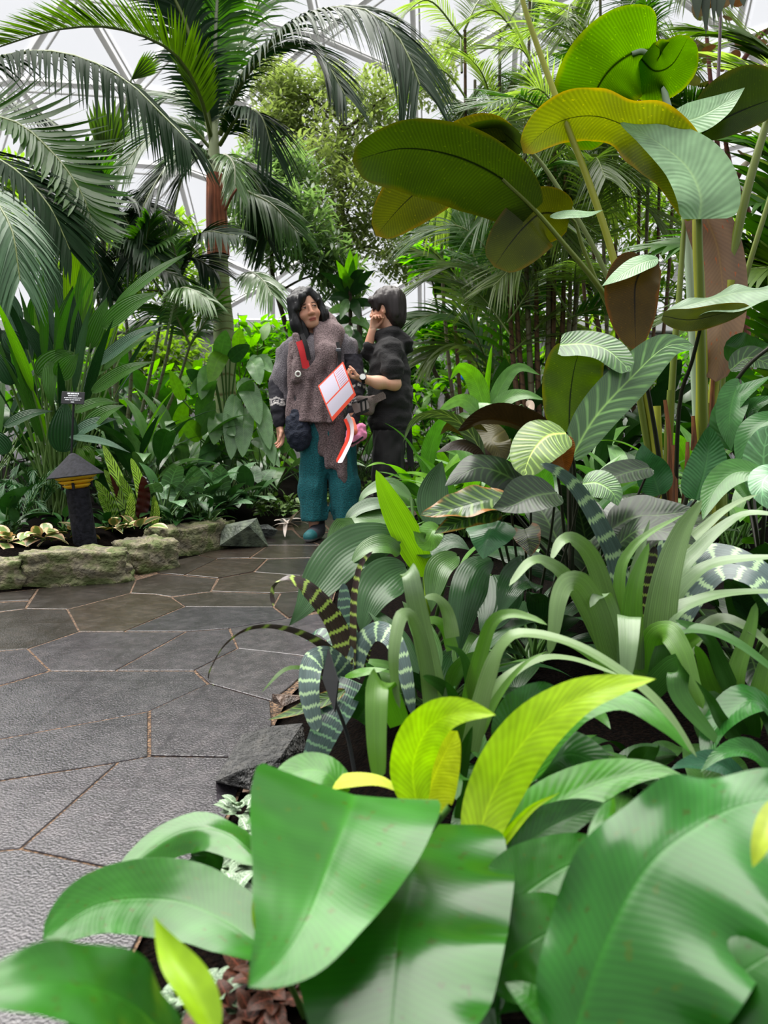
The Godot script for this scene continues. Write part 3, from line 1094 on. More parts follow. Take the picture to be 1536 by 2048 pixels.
	# between the two
	t = thing("glossy_broadleaf", "ribbed dark glossy plant squeezed between the two biggest foreground leaves", "plant", grounded(P(1010, 1960, 0.82), 0.08))
	var rb := lm("broad", Color(0.18, 0.42, 0.10), 0.3, Color(0.35, 0.5, 0.25), 0.7, 0.25)
	leaf(t, [[965, 1870, 0.72, 20], [1060, 1780, 0.74, 10], [1160, 1720, 0.75, 15], [1250, 1700, 0.74, 20]], 170, OVATE, rb, {"fold": 0.15, "rib": 0.03, "ribn": 9.0, "wave": 0.05, "nv": 26, "nu": 10})
	leaf(t, [[975, 1960, 0.70, 20], [1040, 1900, 0.70, 5], [1110, 1860, 0.70, 10], [1190, 1850, 0.68, 15]], 190, OVATE, rb, {"fold": 0.12, "wave": 0.05, "rib": 0.02, "nv": 22, "nu": 10})
	leaf(t, [[1110, 2060, 0.62, 30], [1060, 2000, 0.63, 30], [1010, 1965, 0.64, 30]], 70, OVATE, g1, {"fold": 0.2})
	leaf(t, [[930, 2000, 0.74, 20], [1000, 1960, 0.73, 5], [1080, 2010, 0.71, 10]], 160, OVATE, g2, {"fold": 0.12, "wave": 0.05})
	stem(t, [[1000, 2080, 0.76], [970, 1980, 0.74], [965, 1870, 0.72]], 13, 10, st)
	stem(t, [[1010, 2100, 0.76], [980, 2030, 0.73], [975, 1960, 0.70]], 13, 10, st)


# the lime new leaves and the shiny leaves round them
func front_lime() -> void:
	var lime := lm("lateral", Color(0.82, 0.95, 0.12), 0.38, Color(0.9, 1.0, 0.2), 0.1)
	var lime2 := lm("lateral", Color(0.93, 0.95, 0.20), 0.38, Color(0.95, 1.0, 0.2), 0.2)
	var gl := lm("lateral", Color(0.27, 0.52, 0.14), 0.26, Color(0.4, 0.6, 0.25), 0.15, 0.1)
	var gd := lm("lateral", Color(0.14, 0.33, 0.11), 0.26, Color(0.35, 0.5, 0.25), 0.15, 0.1)
	var st = mats["green stalk"]
	var ls := mat("lime stalk", Color(0.60, 0.78, 0.16), 0.4)
	var t := thing("lime_leaf_plant", "foreground plant with bright lime new leaves, one long pointed blade and one folded over", "plant", grounded(P(935, 1790, 0.98), 0.09))
	leaf(t, [[835, 1620, 0.90, 8], [826, 1530, 0.90, 12], [858, 1455, 0.885, 5], [918, 1425, 0.86, -12], [992, 1430, 0.83, -20]], 92, [0.5, 0.9], lime, {"fold": 0.18, "asym": -0.1, "nv": 22, "nu": 8})
	leaf(t, [[850, 1630, 0.92, -10], [862, 1570, 0.92, -10], [888, 1510, 0.91, -15], [915, 1462, 0.90, -20]], 108, [0.3, 0.6], lime2, {"fold": 0.15, "nv": 16})
	leaf(t, [[948, 1705, 0.86, 0], [985, 1590, 0.88, -5], [1050, 1480, 0.87, -10], [1140, 1405, 0.85, -20], [1225, 1374, 0.83, -30], [1312, 1358, 0.80, -35]], 116, [0.45, 0.85], lime, {"fold": 0.12, "wave": 0.025, "wn": 4.0, "nv": 28, "nu": 8})
	leaf(t, [[1060, 1560, 0.97, -20], [1105, 1465, 0.98, -35], [1175, 1408, 0.97, -48], [1255, 1398, 0.95, -45], [1330, 1450, 0.92, -30], [1385, 1510, 0.90, -20]], 74, LANCE, gl, {"fold": -0.15, "rib": 0.012, "nv": 24, "nu": 8})
	leaf(t, [[965, 1735, 0.88, 0], [1000, 1690, 0.87, 5], [1060, 1620, 0.86, 5], [1120, 1585, 0.85, 10]], 20, LANCE, lime, {"fold": 0.6})
	leaf(t, [[985, 1720, 0.88, 20], [1075, 1635, 0.90, 30], [1180, 1575, 0.90, 35], [1290, 1545, 0.87, 40], [1370, 1552, 0.84, 40]], 118, LANCE, gl, {"fold": 0.2, "rib": 0.015, "nv": 24, "nu": 8})
	leaf(t, [[975, 1760, 0.86, 10], [1060, 1680, 0.87, 15], [1150, 1630, 0.87, 20], [1230, 1610, 0.85, 25]], 96, LANCE, gd, {"fold": 0.2, "wave": 0.03, "nv": 22, "nu": 8})
	leaf(t, [[1075, 1560, 1.02, 0], [1125, 1510, 1.0, -20], [1180, 1520, 0.98, -20], [1230, 1570, 0.95, -10]], 105, OVATE, gd, {"fold": -0.12, "nv": 18, "nu": 8})
	leaf(t, [[690, 1590, 0.92, 30], [650, 1545, 0.93, 40], [590, 1545, 0.93, 40], [530, 1590, 0.90, 30]], 84, OVATE, gl, {"fold": 0.12, "wave": 0.08, "wn": 2.0, "nv": 20, "nu": 8})
	leaf(t, [[700, 1660, 0.90, 40], [630, 1612, 0.90, 45], [550, 1612, 0.90, 45], [490, 1650, 0.88, 30]], 74, OVATE, gl, {"fold": 0.1, "rib": 0.015, "nv": 20, "nu": 8})
	leaf(t, [[640, 1572, 0.93, 50], [700, 1560, 0.92, 55], [760, 1562, 0.91, 55], [810, 1588, 0.90, 50]], 50, OVATE, lime2, {"nv": 14})
	leaf(t, [[1006, 1500, 1.03, 0], [1035, 1425, 1.03, -10], [1080, 1385, 1.02, -20], [1110, 1372, 1.0, -20]], 80, OVATE, gd, {"fold": 0.1, "nv": 16})
	stem(t, [[930, 1800, 0.96], [850, 1720, 0.93], [835, 1620, 0.90]], 11, 9, ls)
	stem(t, [[935, 1800, 0.96], [870, 1720, 0.94], [850, 1630, 0.92]], 11, 9, ls)
	stem(t, [[940, 1800, 0.96], [940, 1760, 0.90], [948, 1705, 0.86]], 13, 10, ls)
	stem(t, [[945, 1800, 0.98], [1000, 1680, 0.98], [1060, 1560, 0.97]], 10, 8, st)
	stem(t, [[945, 1800, 0.96], [960, 1770, 0.92], [985, 1720, 0.88]], 10, 8, st)
	stem(t, [[920, 1800, 0.96], [800, 1690, 0.94], [690, 1590, 0.92]], 10, 8, st)
	stem(t, [[920, 1800, 0.96], [800, 1720, 0.93], [700, 1660, 0.90]], 10, 8, st)


# dark bromeliad with pale cross bands at the edge of the path
func striped_bromeliad() -> void:
	var z := lm("zebra", Color(1, 1, 1), 0.32, Color(0.25, 0.3, 0.1))
	var zt := lm("zebra_top", Color(1, 1, 1), 0.3, Color(0.2, 0.25, 0.1))
	var zd := lm("zebra_top", Color(0.62, 0.72, 0.70), 0.3, Color(0.2, 0.25, 0.1))
	var t := thing("striped_bromeliad", "dark cross-banded bromeliad arching over the edge of the paving, a black plant sign beside it", "plant", grounded(P(700, 1390, 1.5), 0.1))
	leaf(t, [[700, 1345, 1.47, 5], [684, 1280, 1.47, 0], [660, 1228, 1.46, 0], [622, 1185, 1.44, -20], [590, 1163, 1.42, -50], [562, 1163, 1.40, -80], [546, 1182, 1.38, -120], [547, 1212, 1.37, -150]], 45, STRAP, z, {"fold": 0.12, "nv": 40, "nu": 6})
	leaf(t, [[705, 1350, 1.50, 0], [697, 1280, 1.52, 0], [690, 1220, 1.53, 0], [687, 1165, 1.54, 0]], 44, [0.1, 0.45], zd, {"fold": 0.15, "nv": 24})
	leaf(t, [[706, 1350, 1.46, 60], [708, 1270, 1.46, 55], [710, 1190, 1.45, 50], [722, 1130, 1.44, 35], [746, 1102, 1.42, 20]], 26, [0.1, 0.5], z, {"fold": 0.2, "nv": 28})
	leaf(t, [[698, 1350, 1.47, 30], [660, 1300, 1.45, 50], [610, 1268, 1.42, 62], [550, 1252, 1.39, 70], [495, 1257, 1.36, 75], [450, 1288, 1.33, 80], [424, 1330, 1.31, 80], [416, 1356, 1.30, 80], [428, 1372, 1.29, 60]], 34, [0.06, 0.5], z, {"auto": false, "fold": 0.1, "nv": 40})
	leaf(t, [[694, 1352, 1.45, 0], [660, 1318, 1.41, 10], [628, 1322, 1.37, 0], [618, 1370, 1.34, 0], [624, 1420, 1.33, -5], [636, 1463, 1.325, -5]], 48, [0.08, 0.28], zt, {"fold": -0.08, "nv": 32})
	leaf(t, [[700, 1358, 1.44, 0], [684, 1400, 1.40, 0], [656, 1450, 1.36, 0], [634, 1500, 1.34, 0], [615, 1555, 1.33, 0]], 66, [0.07, 0.3], zd, {"fold": -0.08, "nv": 26})
	leaf(t, [[702, 1350, 1.46, -30], [722, 1290, 1.45, -30], [752, 1262, 1.43, -20], [785, 1278, 1.40, 0], [806, 1330, 1.38, 5], [818, 1385, 1.37, 0], [826, 1432, 1.37, 0]], 46, STRAP, zt, {"fold": -0.08, "nv": 32})
	leaf(t, [[700, 1345, 1.52, 0], [676, 1290, 1.55, -30], [640, 1262, 1.57, -50], [612, 1282, 1.58, -60]], 34, STRAP, zd, {"nv": 20})
	leaf(t, [[708, 1350, 1.46, 0], [730, 1300, 1.46, -10], [738, 1272, 1.46, -15], [745, 1250, 1.46, -15]], 34, SWORD, z, {"fold": 0.2, "nv": 20})
	leaf(t, [[660, 1365, 1.42, 60], [610, 1338, 1.38, 60], [568, 1340, 1.36, 55], [522, 1386, 1.33, 40]], 17, LANCE, lm("strap", Color(0.28, 0.42, 0.16), 0.3), {"nv": 16})
	leaf(t, [[690, 1352, 1.40, 50], [725, 1344, 1.38, 50], [775, 1338, 1.36, 45]], 26, LANCE, lm("lateral", Color(0.35, 0.55, 0.16), 0.3), {})
	leaf(t, [[690, 1380, 1.4, 0], [640, 1405, 1.38, 35], [590, 1425, 1.36, 45], [536, 1440, 1.34, 40]], 34, LANCE, lm("burnt", Color(0.8, 0.95, 0.5), 0.4), {"fold": 0.3})
	leaf(t, [[715, 1440, 1.42, 0], [740, 1395, 1.41, 0], [745, 1350, 1.40, 0], [732, 1325, 1.4, 0]], 60, HEART, lm("lateral", Color(0.22, 0.42, 0.16), 0.1), {"fold": 0.2})
	# the sign next to it, seen nearly edge-on
	var plate := hull([P(656, 1297, 1.30), P(644, 1357, 1.30), P(669, 1424, 1.24), P(676, 1362, 1.24), P(658.5, 1297, 1.305), P(646.5, 1357, 1.305), P(671.5, 1424, 1.245), P(678.5, 1362, 1.245)])
	var s := thing("plant_sign", "thin black plant sign on a bent black stake, seen edge-on beside the striped bromeliad", "sign", grounded(P(712, 1540, 1.28), 0.08))
	var black := mat("sign black", Color(0.10, 0.105, 0.115), 0.5)
	wpart(s, "plate", plate, black)
	stem(s, [[663, 1390, 1.27], [680, 1428, 1.27], [697, 1480, 1.28], [712, 1560, 1.28]], 7, 9, black, "stake")


# the pale green strap leaves
func strap_bromeliads() -> void:
	var g := [lm("strap", Color(0.43, 0.55, 0.34), 0.34, Color(0.5, 0.6, 0.2)), lm("strap", Color(0.36, 0.54, 0.19), 0.34, Color(0.6, 0.75, 0.2)), lm("strap", Color(0.20, 0.38, 0.13), 0.32, Color(0.4, 0.5, 0.25)), lm("strap", Color(0.47, 0.58, 0.42), 0.32, Color(0.5, 0.6, 0.2))]
	var t := thing("strap_bromeliad", "strap-leaved bromeliad whose bent pale leaves hang towards the path, behind the lime leaves", "plant", grounded(P(905, 1560, 1.2), 0.1))
	leaf(t, [[800, 1450, 1.14, 0], [775, 1385, 1.10, 0], [757, 1358, 1.06, 0], [753, 1400, 1.03, 0], [753, 1480, 1.01, 0], [758, 1560, 1.0, 0]], 49, [0.05, 0.22], g[1], {"fold": -0.1, "nv": 34})
	leaf(t, [[885, 1450, 1.22, 0], [868, 1370, 1.20, 0], [846, 1270, 1.19, 0], [826, 1175, 1.18, -5], [818, 1140, 1.20, 0], [808, 1160, 1.28, 0]], 44, [0.05, 0.3], g[3], {"fold": 0.05, "nv": 34})
	leaf(t, [[870, 1470, 1.2, -20], [850, 1310, 1.18, -30], [828, 1240, 1.16, -35], [803, 1232, 1.13, 0], [788, 1300, 1.10, 0], [790, 1370, 1.10, 0], [800, 1418, 1.10, 0]], 36, STRAP, g[0], {"fold": -0.1, "nv": 34})
	leaf(t, [[905, 1275, 1.35, 0], [895, 1225, 1.35, -20], [874, 1196, 1.34, -35], [848, 1195, 1.33, -30]], 30, STRAP, g[0], {"nv": 18})
	leaf(t, [[905, 1300, 1.37, 0], [892, 1258, 1.37, -10], [868, 1240, 1.36, -25], [846, 1250, 1.34, -30]], 26, STRAP, g[1], {"nv": 16})
	leaf(t, [[930, 1500, 1.22, 0], [940, 1400, 1.2, 0], [962, 1310, 1.19, 10], [985, 1245, 1.18, 10], [1020, 1228, 1.17, 30], [1062, 1236, 1.16, 40], [1095, 1250, 1.15, 40]], 36, STRAP, g[1], {"fold": 0.25, "nv": 30})
	leaf(t, [[938, 1500, 1.2, 0], [955, 1400, 1.19, 0], [990, 1315, 1.18, 0], [1030, 1252, 1.17, 0]], 30, SWORD, g[1], {"fold": 0.35, "nv": 22})
	leaf(t, [[925, 1480, 1.22, 0], [905, 1400, 1.22, 0], [880, 1370, 1.19, 10], [845, 1352, 1.16, 20]], 36, STRAP, g[2], {"fold": 0.2, "nv": 22})
	leaf(t, [[945, 1480, 1.2, 0], [990, 1380, 1.18, 40], [1066, 1322, 1.17, 60], [1140, 1316, 1.15, 66], [1238, 1350, 1.12, 60]], 34, STRAP, g[0], {"nv": 30})
	leaf(t, [[945, 1490, 1.17, 0], [1000, 1390, 1.15, 40], [1050, 1328, 1.14, 50], [1095, 1302, 1.13, 50]], 24, SWORD, g[1], {"fold": 0.3, "nv": 22})
	leaf(t, [[940, 1500, 1.14, 0], [975, 1360, 1.12, 30], [1012, 1282, 1.10, 55], [1062, 1268, 1.08, 62], [1150, 1290, 1.05, 62], [1240, 1342, 1.02, 55], [1322, 1412, 0.99, 45], [1394, 1515, 0.96, 35]], 42, STRAP, g[0], {"fold": 0.12, "nv": 44})
	leaf(t, [[915, 1560, 1.15, 0], [930, 1500, 1.12, 0], [945, 1452, 1.10, 0]], 34, SWORD, g[2], {"fold": 0.3})
	leaf(t, [[930, 1640, 1.05, 0], [938, 1580, 1.03, 0], [915, 1545, 1.0, 0], [912, 1600, 0.97, 0]], 48, STRAP, g[2], {"nv": 20})
	leaf(t, [[965, 1470, 1.2, 0], [945, 1380, 1.2, -10], [925, 1310, 1.19, -20], [890, 1290, 1.17, -20]], 26, LANCE, g[2], {"nv": 16})
	t = thing("strap_bromeliad", "largest strap-leaved bromeliad, a fountain of pale green leaves with one broad brown-tipped leaf upright", "plant", grounded(P(1300, 1400, 1.38), 0.11))
	leaf(t, [[1310, 1370, 1.38, 0], [1316, 1280, 1.37, -4], [1332, 1165, 1.36, -8], [1362, 1068, 1.36, -10], [1404, 1000, 1.35, -10]], 66, [0.16, 0.55], g[0], {"fold": 0.18, "nv": 30, "nu": 8})
	leaf(t, [[1270, 1370, 1.38, 0], [1264, 1250, 1.37, 0], [1270, 1170, 1.36, 0], [1298, 1085, 1.36, 0]], 48, [0.14, 0.6], g[1], {"fold": 0.2, "nv": 24})
	leaf(t, [[1245, 1370, 1.36, 0], [1222, 1310, 1.34, 20], [1196, 1220, 1.31, 25], [1165, 1168, 1.28, 5], [1134, 1165, 1.25, 0], [1117, 1200, 1.23, 0], [1108, 1260, 1.22, 0], [1098, 1310, 1.22, 0]], 53, STRAP, g[0], {"fold": -0.06, "nv": 40})
	leaf(t, [[1240, 1340, 1.46, 0], [1215, 1210, 1.44, 0], [1186, 1120, 1.42, -10], [1150, 1080, 1.39, -20], [1122, 1083, 1.36, -30], [1102, 1122, 1.34, -40]], 46, STRAP, g[0], {"fold": 0.1, "nv": 34})
	leaf(t, [[1235, 1340, 1.42, 0], [1170, 1210, 1.38, -10], [1134, 1156, 1.35, -20], [1096, 1126, 1.32, -30], [1060, 1124, 1.29, -40], [1018, 1172, 1.26, -30]], 40, STRAP, g[0], {"fold": 0.1, "nv": 34})
	leaf(t, [[1262, 1340, 1.34, 0], [1260, 1262, 1.30, 0], [1258, 1234, 1.26, 0], [1257, 1290, 1.22, 0], [1252, 1370, 1.21, 0]], 56, STRAP, g[3], {"fold": -0.1, "nv": 28})
	leaf(t, [[1300, 1350, 1.34, -10], [1305, 1285, 1.30, -10], [1332, 1262, 1.26, -15], [1362, 1300, 1.23, -10], [1385, 1365, 1.21, -10], [1406, 1418, 1.20, 0]], 54, [0.05, 0.4], g[1], {"fold": -0.12, "nv": 32})
	leaf(t, [[1310, 1360, 1.38, 0], [1335, 1240, 1.36, 40], [1400, 1200, 1.34, 60], [1480, 1185, 1.31, 68], [1580, 1184, 1.28, 68]], 52, STRAP, g[3], {"fold": 0.1, "nv": 30})
	leaf(t, [[1315, 1350, 1.40, 0], [1342, 1215, 1.40, 30], [1378, 1160, 1.38, 45], [1440, 1124, 1.35, 58], [1580, 1112, 1.30, 65]], 48, STRAP, g[3], {"fold": 0.12, "nv": 30})
	leaf(t, [[1318, 1340, 1.44, 0], [1352, 1160, 1.46, 20], [1397, 1098, 1.46, 30], [1450, 1050, 1.45, 45], [1500, 1026, 1.43, 60], [1580, 1034, 1.40, 62]], 40, STRAP, g[3], {"fold": 0.12, "nv": 32})
	leaf(t, [[1322, 1340, 1.50, 0], [1360, 1120, 1.52, 20], [1420, 1045, 1.52, 30], [1470, 1008, 1.52, 45], [1516, 989, 1.50, 50]], 32, STRAP, g[0], {"fold": 0.15, "nv": 28})
	leaf(t, [[1245, 1330, 1.44, 0], [1240, 1160, 1.44, 20], [1262, 1100, 1.44, 25], [1304, 1064, 1.43, 45], [1366, 1030, 1.41, 50]], 30, [0.05, 0.5], g[1], {"fold": 0.25, "nv": 26})
	leaf(t, [[1262, 1340, 1.50, 0], [1268, 1170, 1.50, 0], [1282, 1100, 1.50, 0], [1300, 1038, 1.50, 0]], 36, SWORD, g[3], {"fold": 0.2, "nv": 22})
	leaf(t, [[1315, 1370, 1.30, 0], [1340, 1270, 1.28, 50], [1410, 1260, 1.26, 60], [1480, 1290, 1.23, 58], [1560, 1350, 1.20, 50]], 46, STRAP, g[2], {"fold": 0.1, "nv": 30})
	leaf(t, [[1320, 1370, 1.34, 0], [1420, 1245, 1.34, 45], [1492, 1252, 1.31, 50], [1560, 1310, 1.28, 50]], 40, STRAP, g[0], {"nv": 26})
	leaf(t, [[1262, 1370, 1.32, 0], [1210, 1330, 1.28, 40], [1150, 1290, 1.24, 40], [1100, 1275, 1.22, 40]], 34, STRAP, g[1], {"nv": 22})
	leaf(t, [[1245, 1300, 1.36, 0], [1215, 1200, 1.34, 10], [1195, 1190, 1.30, 20], [1180, 1215, 1.28, 20]], 34, STRAP, g[3], {"nv": 20})
	leaf(t, [[1250, 1290, 1.38, 0], [1246, 1240, 1.38, 0], [1247, 1212, 1.37, 0]], 26, SWORD, g[1], {"fold": 0.2})
	leaf(t, [[1300, 1380, 1.26, 0], [1355, 1330, 1.22, -10], [1360, 1390, 1.2, 20], [1440, 1490, 1.16, 25]], 50, STRAP, g[2], {"nv": 24})
	leaf(t, [[1330, 1340, 1.34, 0], [1365, 1292, 1.32, 0], [1392, 1275, 1.30, 0], [1424, 1262, 1.29, 10]], 38, LANCE, g[1], {"fold": 0.3})
	# a third one further right and lower
	t = thing("strap_bromeliad", "smaller strap-leaved bromeliad at the right edge of the photo, below the largest one", "plant", grounded(P(1490, 1480, 1.3), 0.11))
	for k in [[[1480, 1460, 1.3, 0], [1470, 1360, 1.3, 0], [1500, 1260, 1.3, 0], [1512, 1205, 1.3, 0]], [[1490, 1460, 1.3, 0], [1440, 1330, 1.3, 20], [1410, 1270, 1.28, 30], [1350, 1240, 1.27, 40]], [[1500, 1460, 1.3, 0], [1530, 1340, 1.3, 0], [1560, 1250, 1.3, 0]], [[1480, 1470, 1.28, 0], [1430, 1400, 1.26, 30], [1400, 1440, 1.22, 20], [1420, 1510, 1.2, 20]],
			[[1500, 1470, 1.28, 0], [1510, 1400, 1.24, 20], [1540, 1440, 1.2, 20], [1560, 1520, 1.18, 20]], [[1470, 1470, 1.3, 0], [1420, 1370, 1.3, 0], [1405, 1320, 1.29, 0], [1390, 1290, 1.28, 0]]]:
		leaf(t, k, 40, STRAP, g[[1, 2, 1, 2, 2, 1][t.get_child_count() % 6]], {"fold": 0.15, "nv": 24})
	leaf(t, [[1490, 1500, 1.2, 20], [1440, 1440, 1.18, 25], [1420, 1400, 1.16, 20], [1390, 1360, 1.15, 20]], 30, LANCE, g[2], {"fold": 0.3})
	leaf(t, [[1560, 1440, 1.2, 40], [1500, 1400, 1.2, 40], [1430, 1460, 1.18, 40], [1410, 1540, 1.15, 30]], 80, LANCE, lm("lateral", Color(0.20, 0.42, 0.18), 0.2), {"fold": 0.2})
	leaf(t, [[1500, 1580, 1.1, 40], [1440, 1530, 1.08, 45], [1370, 1530, 1.06, 45], [1340, 1540, 1.05, 45]], 60, LANCE, lm("lateral", Color(0.16, 0.34, 0.25), 0.2), {"fold": 0.25})
	leaf(t, [[1560, 1560, 1.05, 30], [1500, 1500, 1.05, 35], [1440, 1510, 1.03, 35], [1400, 1545, 1.02, 30]], 46, LANCE, lm("lateral", Color(0.20, 0.42, 0.18), 0.2), {"fold": 0.25})
	# banded relatives between them
	var zt := lm("zebra_top", Color(1, 1, 1), 0.3, Color(0.2, 0.25, 0.1))
	t = thing("striped_bromeliad", "grey cross-banded bromeliad leaning left out of the dark foliage, behind the largest strap-leaved bromeliad", "plant", grounded(P(1250, 1330, 1.6), 0.11))
	leaf(t, [[1250, 1320, 1.6, 0], [1236, 1140, 1.58, 0], [1205, 1060, 1.56, 0], [1160, 985, 1.54, 0], [1120, 945, 1.52, 0], [1080, 927, 1.50, 20]], 44, [0.06, 0.4], zt, {"fold": 0.1, "nv": 40})
	leaf(t, [[1290, 1310, 1.7, 0], [1340, 1080, 1.72, -10], [1385, 1020, 1.73, -10], [1420, 970, 1.74, -10], [1450, 962, 1.73, 10]], 46, [0.06, 0.4], zt, {"fold": 0.1, "nv": 36})
	leaf(t, [[1290, 1320, 1.55, 0], [1390, 1130, 1.54, 30], [1450, 1105, 1.52, 40], [1540, 1150, 1.48, 40], [1600, 1240, 1.46, 30]], 50, [0.06, 0.3], zt, {"nv": 34})
	leaf(t, [[1300, 1320, 1.52, 0], [1420, 1160, 1.5, 40], [1490, 1150, 1.47, 40], [1545, 1200, 1.44, 40], [1580, 1270, 1.42, 30]], 50, [0.06, 0.3], zt, {"nv": 34})
	leaf(t, [[1270, 1310, 1.6, 0], [1290, 1200, 1.6, 0], [1300, 1140, 1.6, 0], [1310, 1090, 1.6, 0]], 40, [0.06, 0.4], lm("zebra", Color(1, 1, 1), 0.32), {"nv": 24})


# leaves on stalks round one root, from a few shared shapes
func clump(t: Node3D, at: Vector3, n: int, o: Dictionary) -> void:
	var ms: Array = o.mats
	var nvar: int = o.get("kinds", 4)
	var key := "clump %s" % [o.get("key", str(o.prof) + str(o.ratio) + str(o.get("arch", [0.6, 1.2])) + str(o.get("shape", {})))]
	if not meshes.has(key):
		var set_ := []
		for k in nvar:
			var arch := lerpf(o.get("arch", [0.6, 1.2])[0], o.get("arch", [0.6, 1.2])[1], (k + 0.5) / nvar)
			var c := []
			var acr := []
			var p := Vector3.ZERO
			for i in 9:
				c.append(p)
				acr.append(Vector3.LEFT)
				var th := arch * pow((i + 0.5) / 8.0, 1.3)
				p += Vector3(0.02 * sin(k * 2.0 + i), cos(th), sin(th)) / 8.0
			var sh: Dictionary = o.get("shape", {}).duplicate()
			sh["ph"] = k * 1.9
			set_.append(leaf_mesh(c, acr, o.ratio, o.prof, sh))
		meshes[key] = set_
	var lens: Array = o.get("len", [0.2, 0.3])
	var lean: Array = o.get("lean", [10.0, 60.0])
	var pet: Array = o.get("pet", [0.1, 0.2])
	var az: Array = o.get("az", [0.0, 360.0])
	var spread: float = o.get("spread", 0.02)
	var st := SurfaceTool.new()
	st.begin(Mesh.PRIMITIVE_TRIANGLES)
	for i in n:
		var f := (i + 0.5) / n
		var ln := deg_to_rad(lerpf(lean[0], lean[1], pow(f, 0.8)) + rng.randf_range(-6, 6))
		var a := deg_to_rad(lerpf(az[0], az[1], fposmod(i * 0.618034 + rng.randf() * 0.12, 1.0)))
		var pl := lerpf(pet[0], pet[1], rng.randf()) * (1.0 - 0.3 * f)
		var len := rng.randf_range(lens[0], lens[1])
		var b := Basis(Vector3.UP, a) * Basis(Vector3.RIGHT, ln * 0.75)
		var root := at + Vector3(rng.randf_range(-1, 1), 0, rng.randf_range(-1, 1)) * spread
		var start := root + b * Vector3.UP * pl
		if pl > 0.03:
			var mid := root.lerp(start, 0.5) + Vector3.UP * pl * 0.08
			st.append_from(tube_mesh([root, mid, start], 0.006 * o.get("thick", 1.0), 0.004 * o.get("thick", 1.0), 5, 4), 0, Transform3D(Basis(), -t.position))
		var b2 := Basis(Vector3.UP, a + rng.randf_range(-0.25, 0.25)) * Basis(Vector3.RIGHT, ln) * Basis(Vector3.UP, rng.randf_range(-0.35, 0.35))
		part(t, "leaf", meshes[key][rng.randi() % nvar], ms[rng.randi() % ms.size()], Transform3D(b2.scaled_local(Vector3.ONE * len), start - t.position))
	if pet[1] > 0.03:
		part(t, "stalks", st.commit(), o.get("stalk", mats["green stalk"]))


func plant_clump(called: String, label: String, at: Vector3, n: int, o: Dictionary, group := "") -> Node3D:
	var t := thing(called, label, "plant", at, group)
	clump(t, at, n, o)
	return t


